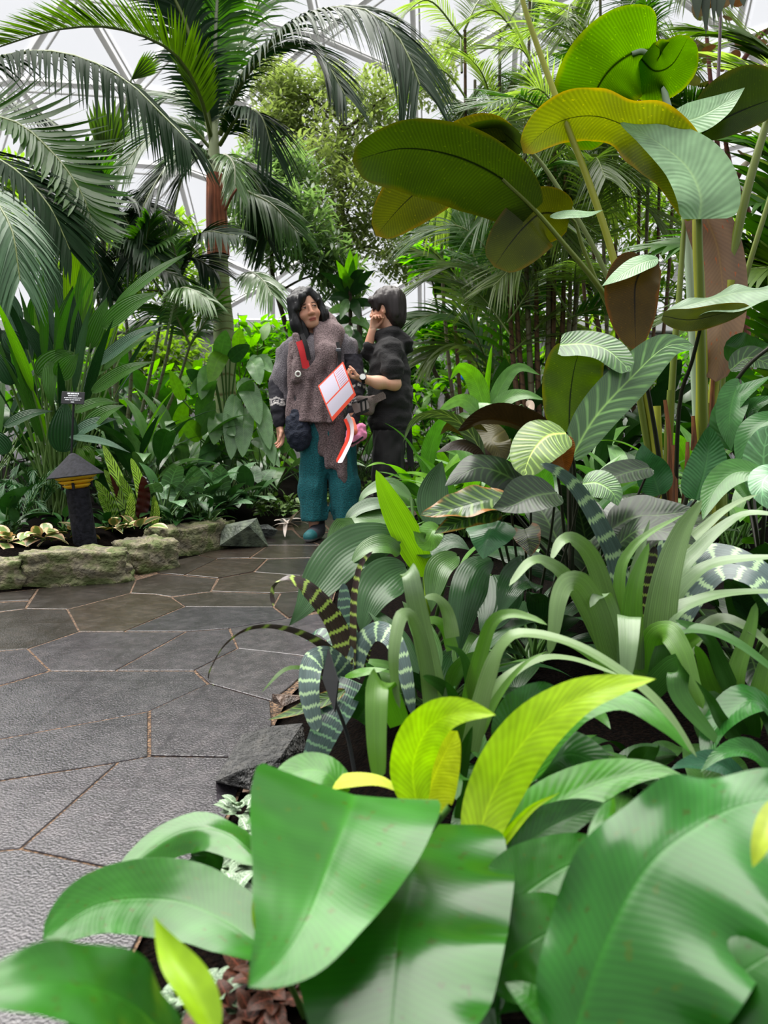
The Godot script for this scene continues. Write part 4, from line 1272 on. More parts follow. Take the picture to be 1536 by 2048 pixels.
# glossy dark leaves in the middle, between the path and the strap leaves
func dark_middle_clump() -> void:
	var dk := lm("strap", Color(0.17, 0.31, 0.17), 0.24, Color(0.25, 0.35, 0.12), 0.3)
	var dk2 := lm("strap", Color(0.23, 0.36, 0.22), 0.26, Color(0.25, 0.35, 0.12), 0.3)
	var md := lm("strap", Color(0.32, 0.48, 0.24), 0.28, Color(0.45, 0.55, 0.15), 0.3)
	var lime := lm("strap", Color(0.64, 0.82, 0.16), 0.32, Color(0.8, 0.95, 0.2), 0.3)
	var st = mats["green stalk"]
	var t := thing("broadleaf_clump", "clump of long dark glossy leaves overhanging the path, with one upright lime-green new leaf", "plant", grounded(P(850, 1290, 1.9), 0.11))
	leaf(t, [[852, 1150, 1.80, 0], [838, 1118, 1.79, 0], [806, 1056, 1.77, -5], [776, 998, 1.75, -10], [752, 940, 1.73, -12]], 60, [0.45, 0.75], lime, {"fold": 0.2, "nv": 24, "nu": 8})
	stem(t, [[850, 1260, 1.85], [855, 1200, 1.82], [852, 1150, 1.80]], 16, 12, mats["lime stalk"])
	leaf(t, [[800, 1072, 1.78, 20], [745, 1082, 1.74, 25], [685, 1112, 1.70, 22], [640, 1165, 1.66, 15], [608, 1215, 1.63, 10], [578, 1252, 1.62, 0]], 104, LANCE, dk2, {"fold": 0.10, "wave": 0.04, "nv": 28, "nu": 8})
	leaf(t, [[812, 1135, 1.70, 0], [775, 1155, 1.66, 10], [745, 1190, 1.62, 15], [730, 1230, 1.60, 10], [722, 1266, 1.59, 0]], 92, LANCE, dk2, {"fold": 0.12, "nv": 24, "nu": 8})
	leaf(t, [[872, 1050, 1.85, 0], [866, 1000, 1.87, 0], [872, 960, 1.88, 0], [884, 922, 1.88, 0]], 66, OVATE, dk2, {"fold": 0.14, "nv": 20})
	leaf(t, [[800, 1040, 1.88, 40], [755, 1036, 1.86, 48], [715, 1042, 1.84, 48], [676, 1062, 1.82, 40]], 48, LANCE, md, {"fold": 0.15, "nv": 18})
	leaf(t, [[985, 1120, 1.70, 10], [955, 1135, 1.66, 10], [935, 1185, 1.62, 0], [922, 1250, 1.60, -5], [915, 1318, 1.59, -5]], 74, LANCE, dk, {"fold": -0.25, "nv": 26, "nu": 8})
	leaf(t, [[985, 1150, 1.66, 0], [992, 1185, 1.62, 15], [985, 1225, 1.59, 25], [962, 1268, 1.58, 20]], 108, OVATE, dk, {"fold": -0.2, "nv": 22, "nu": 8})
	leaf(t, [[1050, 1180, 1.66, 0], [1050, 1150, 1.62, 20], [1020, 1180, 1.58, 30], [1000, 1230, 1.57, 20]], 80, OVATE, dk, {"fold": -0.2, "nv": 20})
	leaf(t, [[915, 1110, 1.76, 10], [880, 1135, 1.72, 15], [868, 1180, 1.70, 10], [862, 1225, 1.69, 0]], 54, LANCE, md, {"fold": 0.2, "nv": 20})
	leaf(t, [[845, 1050, 1.84, 0], [862, 1100, 1.8, 30], [905, 1085, 1.78, 40], [940, 1100, 1.76, 40]], 64, LANCE, dk, {"fold": 0.2, "nv": 18})
	leaf(t, [[800, 1105, 1.75, 20], [770, 1090, 1.72, 40], [730, 1100, 1.70, 40], [700, 1130, 1.69, 30]], 50, LANCE, md, {"fold": 0.2, "nv": 18})
	leaf(t, [[790, 1010, 1.9, 40], [745, 1010, 1.88, 50], [705, 1030, 1.86, 45], [690, 1068, 1.85, 20]], 40, LANCE, dk2, {"fold": 0.2, "nv": 18})
	leaf(t, [[822, 995, 1.95, 40], [780, 970, 1.95, 40], [735, 985, 1.93, 45], [715, 1010, 1.92, 30]], 36, LANCE, md, {"fold": 0.2, "nv": 18})
	leaf(t, [[700, 1075, 1.80, 0], [690, 1050, 1.80, 10], [672, 1082, 1.78, 20], [655, 1128, 1.77, 10]], 44, LANCE, md, {"fold": 0.2, "nv": 18})
	for k in [[800, 1072, 1.78], [812, 1135, 1.70], [872, 1050, 1.85], [800, 1040, 1.88], [985, 1120, 1.70], [985, 1150, 1.66], [915, 1110, 1.76], [845, 1050, 1.84], [1050, 1180, 1.66], [790, 1010, 1.9], [822, 995, 1.95]]:
		stem(t, [[850 + (k[0] - 850) * 0.1, 1300, 1.88], [850 + (k[0] - 850) * 0.6, (k[1] + 1230) * 0.5, 0.5 * (k[2] + 1.85)], k], 8, 6, st)
	rng.seed = 31
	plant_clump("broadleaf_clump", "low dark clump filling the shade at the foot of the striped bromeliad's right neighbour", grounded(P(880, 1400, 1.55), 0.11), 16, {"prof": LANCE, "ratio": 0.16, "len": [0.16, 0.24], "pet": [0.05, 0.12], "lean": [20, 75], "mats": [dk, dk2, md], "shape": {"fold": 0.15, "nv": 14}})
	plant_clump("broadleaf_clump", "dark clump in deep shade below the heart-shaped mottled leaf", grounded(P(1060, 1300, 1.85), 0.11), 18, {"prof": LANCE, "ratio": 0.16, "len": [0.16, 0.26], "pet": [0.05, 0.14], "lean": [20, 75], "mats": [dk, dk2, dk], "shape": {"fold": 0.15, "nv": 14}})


# carpet plants at the edge of the paving
func ground_cover() -> void:
	var white := lm("fittonia", Color(1, 1, 1), 0.45, Color(0.2, 0.25, 0.1))
	var red := lm("fittonia", Color(0.62, 0.30, 0.27), 0.45, Color(0.2, 0.1, 0.1))
	rng.seed = 51
	var oval := {"prof": OVATE, "ratio": 0.34, "len": [0.022, 0.034], "pet": [0.012, 0.03], "lean": [25, 85], "shape": {"nv": 8, "nu": 4, "fold": 0.15}, "spread": 0.012, "thick": 0.3}
	for spot in [[480, 1600, 1.36, "sprig of white-netted leaves standing alone at the foot of the angular black rock"], [455, 1690, 1.20, "white-netted tuft at the paving's edge, highest left of those framed by the arching glossy leaf"], [495, 1700, 1.2, "white-netted tuft closest behind the big folded leaf's left edge"],
			[430, 1725, 1.14, "white-netted tuft in the window under the arching glossy leaf, left side"], [470, 1735, 1.13, "white-netted tuft in the middle of the window under the arching glossy leaf"], [508, 1740, 1.12, "white-netted tuft in the window under the arching glossy leaf, right side"],
			[395, 1765, 1.09, "white-netted tuft on bare brown soil just above the ribbed glossy leaf"], [455, 1768, 1.07, "white-netted tuft half covered by the top edge of the ribbed glossy leaf"], [430, 1985, 0.86, "white-netted tuft beside the lime sword-shaped leaf, above the red-netted carpet"], [380, 1960, 0.88, "white-netted tuft left of the lime sword-shaped leaf, under the glossy leaf"]]:
		var at := P(spot[0], spot[1], spot[2])
		oval["mats"] = [white]
		plant_clump("netted_ground_cover", spot[3], grounded(at, bed_height(at.x, at.z) + 0.01), 16, oval, "white-netted ground cover")
	for spot in [[470, 2010, 0.84, "dark red netted tuft touching the lime sword-shaped leaf's right side"], [520, 1985, 0.86, "dark red netted tuft directly under the drooping tip of the folded leaf"], [505, 2040, 0.80, "dark red netted tuft at the very bottom edge, below the folded leaf's tip"], [560, 2010, 0.83, "dark red netted tuft beside the green stalk of the folded leaf"], [450, 2050, 0.80, "dark red netted tuft at the bottom edge by the sword-shaped leaf's foot"]]:
		var at := P(spot[0], spot[1], spot[2])
		oval["mats"] = [red]
		plant_clump("netted_ground_cover", spot[3], grounded(at, bed_height(at.x, at.z) + 0.01), 16, oval, "dark red netted ground cover")


# striped prayer plants on the right, between the strap leaves and the giant leaves
func build_right_plants() -> void:
	var ca := lm("calathea", Color(0.66, 0.76, 0.62), 0.28, Color(0.3, 0.4, 0.12), 0.35)
	var cl := lm("calathea", Color(1.0, 1.0, 0.75), 0.28, Color(0.6, 0.7, 0.2), 0.35)
	var cd := lm("calathea", Color(0.25, 0.31, 0.24), 0.3, Color(0.2, 0.25, 0.1), 0.15)
	var un := lm("lutea", Color(0.46, 0.56, 0.14), 0.4, Color(1.1, 1.2, 0.2), 0.3)
	var br := lm("lateral", Color(0.20, 0.15, 0.11), 0.35, Color(0.55, 0.45, 0.15), 0.4)
	var ub := lm("lateral", Color(0.33, 0.30, 0.13), 0.4, Color(0.6, 0.6, 0.15), 0.4)
	var orange := lm("lateral", Color(0.62, 0.38, 0.12), 0.45, Color(0.8, 0.5, 0.15), 0.3)
	var dk = mats["dark stalk"] if mats.has("dark stalk") else mat("dark stalk", Color(0.13, 0.13, 0.08), 0.4)
	var t := thing("striped_prayer_plant", "prayer plant with a backlit upright olive leaf and a long slanting leaf with pale stripes", "plant", grounded(P(1150, 1180, 2.05), 0.13))
	leaf(t, [[1138, 885, 1.92, 0], [1140, 800, 1.92, 0], [1148, 740, 1.91, 5], [1162, 690, 1.90, 5]], 116, [0.42, 0.20], un, {"fold": 0.10, "wave": 0.03, "wn": 4.0, "nv": 26, "nu": 8})
	leaf(t, [[1120, 690, 1.90, 35], [1170, 688, 1.87, 40], [1215, 700, 1.84, 30], [1262, 742, 1.80, 10]], 66, [0.16, 0.35], ca, {"fold": 0.08, "nv": 20, "nu": 8})
	stem(t, [[1142, 1160, 2.02], [1138, 1000, 1.95], [1138, 885, 1.92]], 9, 8, dk)
	leaf(t, [[1142, 916, 1.84, 10], [1190, 835, 1.83, 5], [1258, 760, 1.83, 5], [1330, 694, 1.84, 20], [1388, 692, 1.85, 35]], 84, [0.42, 0.55], ca, {"fold": 0.12, "wave": 0.03, "nv": 30, "nu": 8})
	stem(t, [[1146, 1160, 2.0], [1140, 1020, 1.88], [1142, 916, 1.84]], 9, 7, dk)
	leaf(t, [[1132, 866, 1.72, 40], [1095, 872, 1.69, 28], [1064, 905, 1.66, 15], [1046, 952, 1.64, 0]], 104, [0.34, 0.5], cl, {"fold": 0.05, "curl": -0.08, "rib": 0.015, "ribn": 8.0, "nv": 22, "nu": 10})
	leaf(t, [[1130, 870, 1.74, 10], [1124, 905, 1.74, 10], [1132, 950, 1.74, 0]], 54, OVATE, orange, {"fold": 0.3})
	stem(t, [[1142, 1160, 1.98], [1150, 960, 1.80], [1132, 866, 1.72]], 8, 7, dk)
	leaf(t, [[1100, 884, 1.78, 60], [1040, 852, 1.76, 60], [975, 838, 1.74, 55], [915, 862, 1.72, 40]], 92, OVATE, br, {"fold": -0.35, "nv": 24, "nu": 8})
	leaf(t, [[1010, 860, 1.86, 0], [985, 880, 1.82, 0], [1000, 905, 1.80, 0], [1010, 925, 1.79, 0]], 92, OVATE, ub, {"fold": -0.2})
	leaf(t, [[968, 925, 1.80, 20], [950, 880, 1.80, 30], [915, 842, 1.79, 45], [870, 826, 1.77, 55], [826, 842, 1.76, 50], [806, 885, 1.75, 30]], 36, LANCE, lm("calathea", Color(0.75, 0.75, 0.7), 0.25), {"fold": 0.1, "nv": 28})
	leaf(t, [[985, 915, 1.86, 20], [945, 860, 1.86, 20], [900, 850, 1.85, 30], [880, 870, 1.84, 30]], 46, OVATE, ub, {"fold": 0.2})
	leaf(t, [[1000, 930, 1.80, 50], [960, 895, 1.80, 55], [915, 888, 1.78, 55], [872, 905, 1.77, 50]], 50, LANCE, br, {"fold": -0.2})
	stem(t, [[1130, 1150, 1.98], [1010, 1000, 1.85], [968, 925, 1.80]], 7, 6, dk)
	stem(t, [[1135, 1150, 1.98], [1120, 980, 1.84], [1100, 884, 1.78]], 7, 6, dk)
	# glossy dark leaves lower down
	t = thing("dark_prayer_plant", "prayer plant with very dark, mirror-glossy striped leaves spreading low, one with burnt edges", "plant", grounded(P(1060, 1200, 1.85), 0.12))
	leaf(t, [[1062, 990, 1.70, 30], [1020, 955, 1.68, 40], [965, 935, 1.65, 40], [925, 948, 1.62, 35], [890, 972, 1.60, 30]], 92, OVATE, cd, {"fold": 0.05, "curl": -0.2, "nv": 26, "nu": 8})
	leaf(t, [[1112, 985, 1.62, 40], [1065, 993, 1.58, 38], [1020, 1012, 1.54, 35], [985, 1016, 1.52, 30]], 100, OVATE, cd, {"fold": 0.25, "rib": 0.02, "ribn": 8.0, "nv": 22, "nu": 8})
	leaf(t, [[1020, 992, 1.60, 55], [965, 1002, 1.56, 45], [905, 1018, 1.52, 42], [840, 1030, 1.48, 40]], 82, OVATE, lm("burnt", Color(0.8, 0.85, 0.75), 0.25), {"fold": 0.2, "wave": 0.08, "wn": 3.0, "nv": 26, "nu": 8})
	leaf(t, [[1000, 1025, 1.58, 40], [940, 1035, 1.54, 40], [895, 1055, 1.50, 35], [868, 1068, 1.48, 30]], 60, OVATE, lm("burnt", Color(0.6, 0.75, 0.5), 0.3), {"fold": 0.15, "nv": 20})
	leaf(t, [[985, 1038, 1.60, 10], [980, 1060, 1.56, 10], [972, 1085, 1.54, 5], [966, 1118, 1.53, 0]], 100, [0.3, 0.9], lm("lateral", Color(0.30, 0.50, 0.34), 0.2), {"fold": -0.25, "nv": 20, "nu": 8})
	leaf(t, [[880, 1056, 1.60, 20], [865, 1062, 1.58, 20], [850, 1085, 1.56, 10], [826, 1062, 1.55, 20]], 50, LANCE, lm("lateral", Color(0.40, 0.58, 0.24), 0.28), {"fold": 0.2})
	leaf(t, [[1050, 1058, 1.66, 5], [1055, 1072, 1.64, 5], [1060, 1090, 1.63, 0], [1060, 1112, 1.62, 0]], 58, HEART, lm("burnt", Color(0.55, 0.55, 0.4), 0.4), {"notch": 0.5, "nv": 16})
	leaf(t, [[1300, 935, 1.75, 40], [1255, 945, 1.72, 45], [1205, 962, 1.68, 45], [1170, 975, 1.66, 40]], 70, OVATE, cd, {"fold": 0.15, "rib": 0.015, "nv": 22})
	leaf(t, [[1165, 968, 1.62, 25], [1195, 966, 1.60, 25], [1225, 985, 1.58, 20], [1236, 1012, 1.57, 10]], 66, OVATE, ca, {"fold": 0.1, "curl": -0.15, "nv": 18})
	leaf(t, [[1220, 1060, 1.62, 30], [1265, 1035, 1.60, 38], [1320, 1030, 1.58, 38], [1395, 1020, 1.58, 35]], 108, OVATE, cd, {"fold": 0.12, "curl": -0.1, "rib": 0.012, "nv": 26, "nu": 8})
	leaf(t, [[1235, 1090, 1.58, 40], [1280, 1060, 1.54, 45], [1350, 1068, 1.50, 45], [1400, 1092, 1.48, 40]], 70, OVATE, cd, {"fold": 0.1, "nv": 22})
	leaf(t, [[1320, 990, 1.85, 0], [1306, 950, 1.85, 10], [1290, 918, 1.84, 15], [1285, 888, 1.84, 10]], 70, OVATE, lm("lateral", Color(0.24, 0.44, 0.28), 0.3), {"fold": 0.15, "nv": 18})
	leaf(t, [[1392, 1000, 1.70, 0], [1408, 945, 1.70, -5], [1416, 900, 1.70, -5], [1418, 852, 1.69, 0]], 84, [0.30, 0.75], lm("lateral", Color(0.24, 0.44, 0.26), 0.3, Color(0.3, 0.4, 0.12), 0.5), {"fold": 0.14, "asym": 0.1, "nv": 22, "nu": 8})
	for k in [[1062, 990, 1.70], [1112, 985, 1.62], [1020, 992, 1.60], [1000, 1025, 1.58], [985, 1038, 1.60], [1300, 935, 1.75], [1165, 968, 1.62], [1220, 1060, 1.62], [1320, 990, 1.85], [1392, 1000, 1.70], [1235, 1090, 1.58], [1050, 1058, 1.66]]:
		stem(t, [[1060 + (k[0] - 1060) * 0.35, 1200, 1.86], [1060 + (k[0] - 1060) * 0.75, (k[1] + 1190) * 0.5, 0.5 * (k[2] + 1.86)], k], 6, 5, dk)
	rng.seed = 71
	plant_clump("dark_prayer_plant", "shaded dark prayer plant behind the burnt-edged leaf and below the upright olive leaf", grounded(P(1200, 1130, 2.15), 0.13), 26, {"prof": OVATE, "ratio": 0.2, "len": [0.22, 0.34], "pet": [0.12, 0.3], "lean": [10, 70], "mats": [cd, cd, lm("lateral", Color(0.16, 0.28, 0.18), 0.25)], "shape": {"fold": 0.12, "nv": 16, "curl": -0.1}, "stalk": dk})
	# right edge: dumb canes and ribbed leaves
	t = thing("right_edge_foliage_plant", "leafy plant with a round grey-green melon-striped leaf at the photo's right edge", "plant", grounded(P(1520, 1120, 1.85), 0.13))
	leaf(t, [[1545, 1000, 1.68, 10], [1530, 950, 1.68, 10], [1528, 900, 1.67, 10], [1540, 850, 1.66, 10]], 84, ELLIP, lm("silver", Color(0.72, 0.92, 0.72), 0.35), {"fold": 0.05, "curl": -0.12, "rib": 0.012, "nv": 20, "nu": 8})
	leaf(t, [[1560, 940, 1.60, 20], [1530, 955, 1.58, 20], [1525, 985, 1.56, 10], [1540, 1020, 1.55, 0]], 60, OVATE, lm("silver", Color(0.72, 0.92, 0.72), 0.3), {"nv": 16})
	leaf(t, [[1530, 945, 1.62, 45], [1470, 945, 1.62, 30], [1430, 980, 1.62, 25], [1405, 1040, 1.60, 20]], 62, LANCE, lm("lateral", Color(0.28, 0.50, 0.20), 0.3), {"fold": 0.2, "nv": 22})
	leaf(t, [[1500, 1000, 1.7, 45], [1470, 962, 1.7, 45], [1440, 950, 1.7, 45], [1410, 960, 1.7, 45]], 40, LANCE, lm("lateral", Color(0.36, 0.58, 0.24), 0.3), {"fold": 0.2})
	for k in [[[1470, 900, 2.0, 0], [1450, 850, 2.0, 20], [1470, 800, 1.98, 40], [1545, 750, 1.94, 50]], [[1540, 900, 2.0, 20], [1500, 880, 2.0, 35], [1500, 820, 1.98, 40], [1560, 790, 1.95, 40]], [[1480, 760, 2.0, 20], [1465, 800, 1.97, 10], [1458, 850, 1.95, 0], [1462, 902, 1.94, 0]], [[1560, 830, 1.9, 20], [1510, 860, 1.88, 30], [1490, 910, 1.87, 20], [1490, 955, 1.86, 10]]]:
		leaf(t, k, 60, LANCE, lm("lateral", Color(0.26, 0.46, 0.24), 0.25), {"fold": 0.2, "nv": 20})
	leaf(t, [[1450, 690, 2.2, 10], [1490, 700, 2.18, 30], [1540, 690, 2.15, 30]], 70, LANCE, lm("lateral", Color(0.22, 0.42, 0.22), 0.25), {"fold": 0.2})
	leaf(t, [[1460, 740, 2.1, 20], [1500, 715, 2.08, 30], [1560, 740, 2.05, 30]], 50, LANCE, lm("calathea", Color(0.6, 0.7, 0.55), 0.25), {"fold": 0.2})
	for k in [[1530, 1000, 1.68], [1530, 945, 1.62], [1500, 1000, 1.7], [1470, 900, 2.0], [1540, 900, 2.0], [1480, 760, 2.0]]:
		stem(t, [[1520, 1130, 1.86], [(k[0] + 1525) * 0.5, (k[1] + 1120) * 0.5, 0.5 * (k[2] + 1.86)], k], 7, 5, dk)
	rng.seed = 73
	plant_clump("right_edge_foliage_plant", "dark green plant low at the right edge, under the melon-striped leaf", grounded(P(1500, 1180, 1.75), 0.13), 18, {"prof": OVATE, "ratio": 0.2, "len": [0.16, 0.26], "pet": [0.08, 0.2], "lean": [10, 75], "mats": [lm("lateral", Color(0.20, 0.36, 0.20), 0.25), cd], "shape": {"fold": 0.12, "nv": 16, "curl": -0.1}})


# the giant leaves on tall stalks
func build_tall_plants() -> void:
	var L := func(c: Color, back: Color) -> StandardMaterial3D: return lm("lutea", c, 0.38, back, 0.35)
	var dark: StandardMaterial3D = L.call(Color(0.26, 0.33, 0.08), Color(0.85, 0.92, 0.13))
	var olive: StandardMaterial3D = L.call(Color(0.40, 0.44, 0.08), Color(1.0, 0.95, 0.15))
	var green: StandardMaterial3D = L.call(Color(0.46, 0.62, 0.05), Color(1.35, 1.5, 0.15))
	var yellow: StandardMaterial3D = L.call(Color(0.60, 0.63, 0.13), Color(1.0, 1.02, 0.14))
	var brown: StandardMaterial3D = L.call(Color(0.42, 0.34, 0.14), Color(1.0, 0.8, 0.25))
	var purple: StandardMaterial3D = lm("broad", Color(0.56, 0.42, 0.32), 0.5, Color(0.5, 0.3, 0.2), 0.6)
	var pale: StandardMaterial3D = lm("lateral", Color(0.70, 0.84, 0.68), 0.30, Color(0.4, 0.5, 0.3), 0.5)
	var stalk := mat("tall stalk", Color(0.40, 0.46, 0.16), 0.4)
	var yst := mat("yellow stalk", Color(0.56, 0.58, 0.16), 0.45)
	var gst := mat("grey stalk", Color(0.58, 0.66, 0.55), 0.5)
	var dst = mats["dark stalk"]
	var t := thing("giant_leaf_plant", "giant-leaved plant reaching left, its big dark gold-edged leaves on long slanting stalks", "plant", grounded(P(1330, 1080, 2.55), 0.13))
	leaf(t, [[1070, 420, 2.25, 20], [1005, 358, 2.22, 15], [910, 312, 2.18, 10], [805, 297, 2.14, 10], [704, 323, 2.10, 5]], 156, [0.34, 0.44], dark, {"asym": -0.22, "fold": 0.10, "wave": 0.035, "wn": 3.5, "nv": 36, "nu": 12})
	stem(t, [[1330, 1080, 2.55], [1290, 860, 2.45], [1255, 668, 2.38], [1195, 570, 2.33], [1130, 490, 2.28], [1070, 420, 2.25], [1005, 358, 2.22]], 15, 7, stalk)
	leaf(t, [[1030, 282, 2.42, 30], [960, 290, 2.42, 10], [880, 345, 2.42, 0], [805, 410, 2.42, 0], [752, 472, 2.42, 0]], 132, [0.40, 0.50], olive, {"fold": 0.06, "wave": 0.03, "nv": 30, "nu": 10})
	leaf(t, [[1045, 300, 2.40, 30], [1000, 262, 2.40, 50], [950, 258, 2.39, 60], [905, 275, 2.38, 60]], 60, ELLIP, dark, {"nv": 16})
	stem(t, [[1335, 1080, 2.60], [1300, 830, 2.55], [1258, 668, 2.48], [1230, 590, 2.46], [1180, 480, 2.44], [1110, 365, 2.43], [1070, 312, 2.42], [1030, 282, 2.42]], 13, 7, mat("pale stalk", Color(0.46, 0.52, 0.30), 0.4))
	leaf(t, [[1140, 432, 2.30, 10], [1086, 426, 2.29, 5], [1052, 450, 2.28, 0], [1018, 490, 2.27, 0], [988, 534, 2.26, 0]], 120, [0.30, 0.36], olive, {"fold": 0.08, "asym": -0.12, "wave": 0.03, "nv": 28, "nu": 10})
	leaf(t, [[1100, 433, 2.28, 40], [1140, 428, 2.27, 50], [1178, 428, 2.26, 50], [1206, 420, 2.25, 45]], 24, LANCE, pale, {"nv": 14})
	stem(t, [[1338, 1080, 2.58], [1305, 840, 2.5], [1262, 680, 2.42], [1215, 610, 2.38], [1168, 500, 2.33], [1150, 445, 2.31], [1120, 425, 2.30]], 12, 6, stalk)
	leaf(t, [[1296, 520, 2.20, 5], [1272, 565, 2.20, 0], [1270, 630, 2.20, 0], [1272, 700, 2.19, 0]], 106, [0.30, 0.60], brown, {"fold": 0.10, "asym": 0.12, "nv": 26, "nu": 10})
	leaf(t, [[1316, 517, 2.19, -30], [1280, 527, 2.17, -40], [1240, 550, 2.16, -40], [1204, 572, 2.15, -40]], 44, LANCE, pale, {"nv": 16})
	stem(t, [[1340, 1080, 2.5], [1310, 860, 2.38], [1268, 640, 2.23], [1262, 590, 2.21]], 11, 5, dst)
	# petiole of a leaf above the frame
	leaf(t, [[1040, -40, 2.35, 10], [1000, -120, 2.35, 10], [960, -230, 2.33, 5], [900, -330, 2.30, 0]], 150, [0.34, 0.44], dark, {"nv": 24, "nu": 8})
	stem(t, [[1338, 1080, 2.50], [1300, 830, 2.44], [1262, 690, 2.40], [1228, 520, 2.38], [1180, 370, 2.37], [1130, 240, 2.36], [1085, 120, 2.36], [1048, 10, 2.35], [1036, -60, 2.35]], 18, 9, yst)
	t = thing("giant_leaf_plant", "giant-leaved plant at the right with a glowing yellow-green leaf and a twisted yellow one", "plant", grounded(P(1420, 1060, 2.75), 0.13))
	leaf(t, [[1312, 98, 2.62, 0], [1262, 108, 2.60, 0], [1215, 145, 2.58, 0], [1182, 205, 2.57, 0], [1150, 300, 2.56, 0]], 172, [0.20, 0.36], green, {"fold": 0.06, "wave": 0.035, "wn": 4.0, "asym": 0.05, "nv": 36, "nu": 12})
	leaf(t, [[1282, 118, 2.61, 0], [1310, 142, 2.60, 0], [1345, 128, 2.58, 0], [1378, 72, 2.56, 0]], 112, [0.22, 0.50], green, {"fold": 0.05, "wave": 0.03, "nv": 20, "nu": 8})
	stem(t, [[1405, 1060, 2.72], [1388, 700, 2.66], [1372, 440, 2.64], [1352, 290, 2.63], [1330, 190, 2.62], [1306, 125, 2.62], [1286, 103, 2.61], [1262, 108, 2.605]], 19, 10, gst)
	leaf(t, [[1396, 436, 2.30, -25], [1362, 350, 2.31, -25], [1308, 286, 2.32, 0], [1242, 248, 2.33, 45], [1186, 232, 2.34, 30], [1128, 240, 2.35, 15], [1082, 268, 2.36, 5], [1046, 306, 2.37, 0]], 124, [0.34, 0.48], yellow, {"fold": 0.10, "wave": 0.03, "wn": 3.0, "asym": 0.1, "nv": 44, "nu": 10})
	leaf(t, [[1398, 438, 2.25, -15], [1400, 390, 2.24, -25], [1370, 330, 2.26, -30], [1300, 275, 2.29, -35], [1240, 246, 2.32, -40]], 128, [0.22, 0.75], pale, {"fold": 0.04, "rib": 0.01, "ribn": 16.0, "asym": 0.25, "nv": 32, "nu": 10})
	stem(t, [[1415, 1060, 2.6], [1405, 800, 2.45], [1402, 600, 2.36], [1398, 438, 2.29]], 20, 12, stalk)
	leaf(t, [[1398, 350, 2.5, 0], [1412, 430, 2.49, 0], [1436, 500, 2.48, 0], [1446, 600, 2.47, -5], [1438, 690, 2.46, -5], [1432, 764, 2.46, 0]], 92, [0.30, 0.36], purple, {"fold": -0.25, "rib": 0.015, "ribn": 18.0, "nv": 34, "nu": 10})
	leaf(t, [[1330, 625, 2.22, 72], [1402, 604, 2.16, 74], [1480, 585, 2.10, 74], [1600, 575, 2.04, 74]], 150, [0.34, 0.40], lm("lateral", Color(0.66, 0.76, 0.66), 0.36, Color(0.9, 0.9, 0.2), 0.4), {"fold": -0.12, "wave": 0.09, "wn": 2.5, "nv": 32, "nu": 10})
	leaf(t, [[1325, 632, 2.14, 10], [1380, 640, 2.10, 5], [1440, 628, 2.06, 5], [1500, 612, 2.03, 10]], 46, ELLIP, olive, {"wave": 0.05, "nv": 20})
	stem(t, [[1350, 1080, 2.5], [1358, 820, 2.35], [1385, 720, 2.25], [1412, 610, 2.14]], 9, 7, dst)
	leaf(t, [[1404, 268, 2.45, 0], [1445, 240, 2.42, 5], [1500, 215, 2.40, 5], [1570, 190, 2.38, 5]], 118, [0.40, 0.40], dark, {"asym": -0.35, "fold": 0.1, "nv": 26, "nu": 8})
	leaf(t, [[1325, 245, 2.42, 40], [1380, 240, 2.40, 35], [1435, 215, 2.39, 35], [1490, 175, 2.38, 40]], 74, LANCE, pale, {"fold": 0.1, "rib": 0.012, "ribn": 18.0, "nv": 22})
	stem(t, [[1440, 1060, 2.7], [1432, 720, 2.55], [1468, 500, 2.48], [1500, 360, 2.44], [1535, 240, 2.42]], 22, 15, stalk)
	stem(t, [[1450, 1060, 2.75], [1445, 760, 2.68], [1490, 560, 2.6], [1545, 380, 2.55]], 13, 10, stalk)
	stem(t, [[1330, 1080, 2.7], [1345, 760, 2.62], [1358, 600, 2.58], [1370, 430, 2.56]], 16, 10, stalk)
	stem(t, [[1395, 1060, 2.62], [1404, 820, 2.52], [1402, 640, 2.45], [1395, 470, 2.41], [1396, 360, 2.4]], 26, 17, yst)
	stem(t, [[1420, 1060, 2.66], [1424, 830, 2.58], [1438, 700, 2.52], [1462, 560, 2.47]], 22, 16, yst)
	stem(t, [[1312, 1080, 2.62], [1318, 960, 2.6], [1314, 812, 2.58]], 21, 16, yst, "cut_stalk")
	stem(t, [[1415, 1000, 2.60], [1412, 880, 2.58], [1413, 806, 2.57]], 14, 11, yst, "cut_stalk")
	stem(t, [[1336, 1060, 2.6], [1334, 900, 2.55], [1340, 780, 2.52]], 15, 11, stalk)
	stem(t, [[1345, 1100, 2.2], [1392, 930, 2.12], [1430, 830, 2.08], [1490, 738, 2.02], [1545, 690, 1.98]], 10, 8, dst)
	var dry := mat("dry sheath", Color(0.60, 0.38, 0.20), 0.8, {"tex": "fibre", "bump": "fibre", "deep": 0.2})
	for k in [[[1334, 1060, 2.5], [1340, 900, 2.48], [1330, 800, 2.48]], [[1388, 900, 2.5], [1388, 870, 2.49], [1386, 832, 2.49]], [[1368, 1020, 2.45], [1374, 940, 2.43], [1375, 884, 2.43]], [[1428, 900, 2.56], [1424, 820, 2.54], [1426, 750, 2.53]], [[1348, 1050, 2.44], [1350, 960, 2.43], [1347, 890, 2.43]]]:
		stem(t, k, 15, 8, dry, "dry_sheath", 6)
	# a thin stalk hanging in from above
	var h := thing("hanging_aerial_root", "thin purple-brown aerial root hanging straight down near the top right corner", "root", P(1440, -60, 3.2))
	stem(h, [[1442, -80, 3.2], [1440, 60, 3.2], [1437, 140, 3.2], [1434, 206, 3.2]], 5, 8, mat("root", Color(0.30, 0.24, 0.26), 0.5), "root")


# ---------------------------------------------------------------- the left bed
func build_left_plants() -> void:
	palm_grass()
	left_border()
	left_middle()


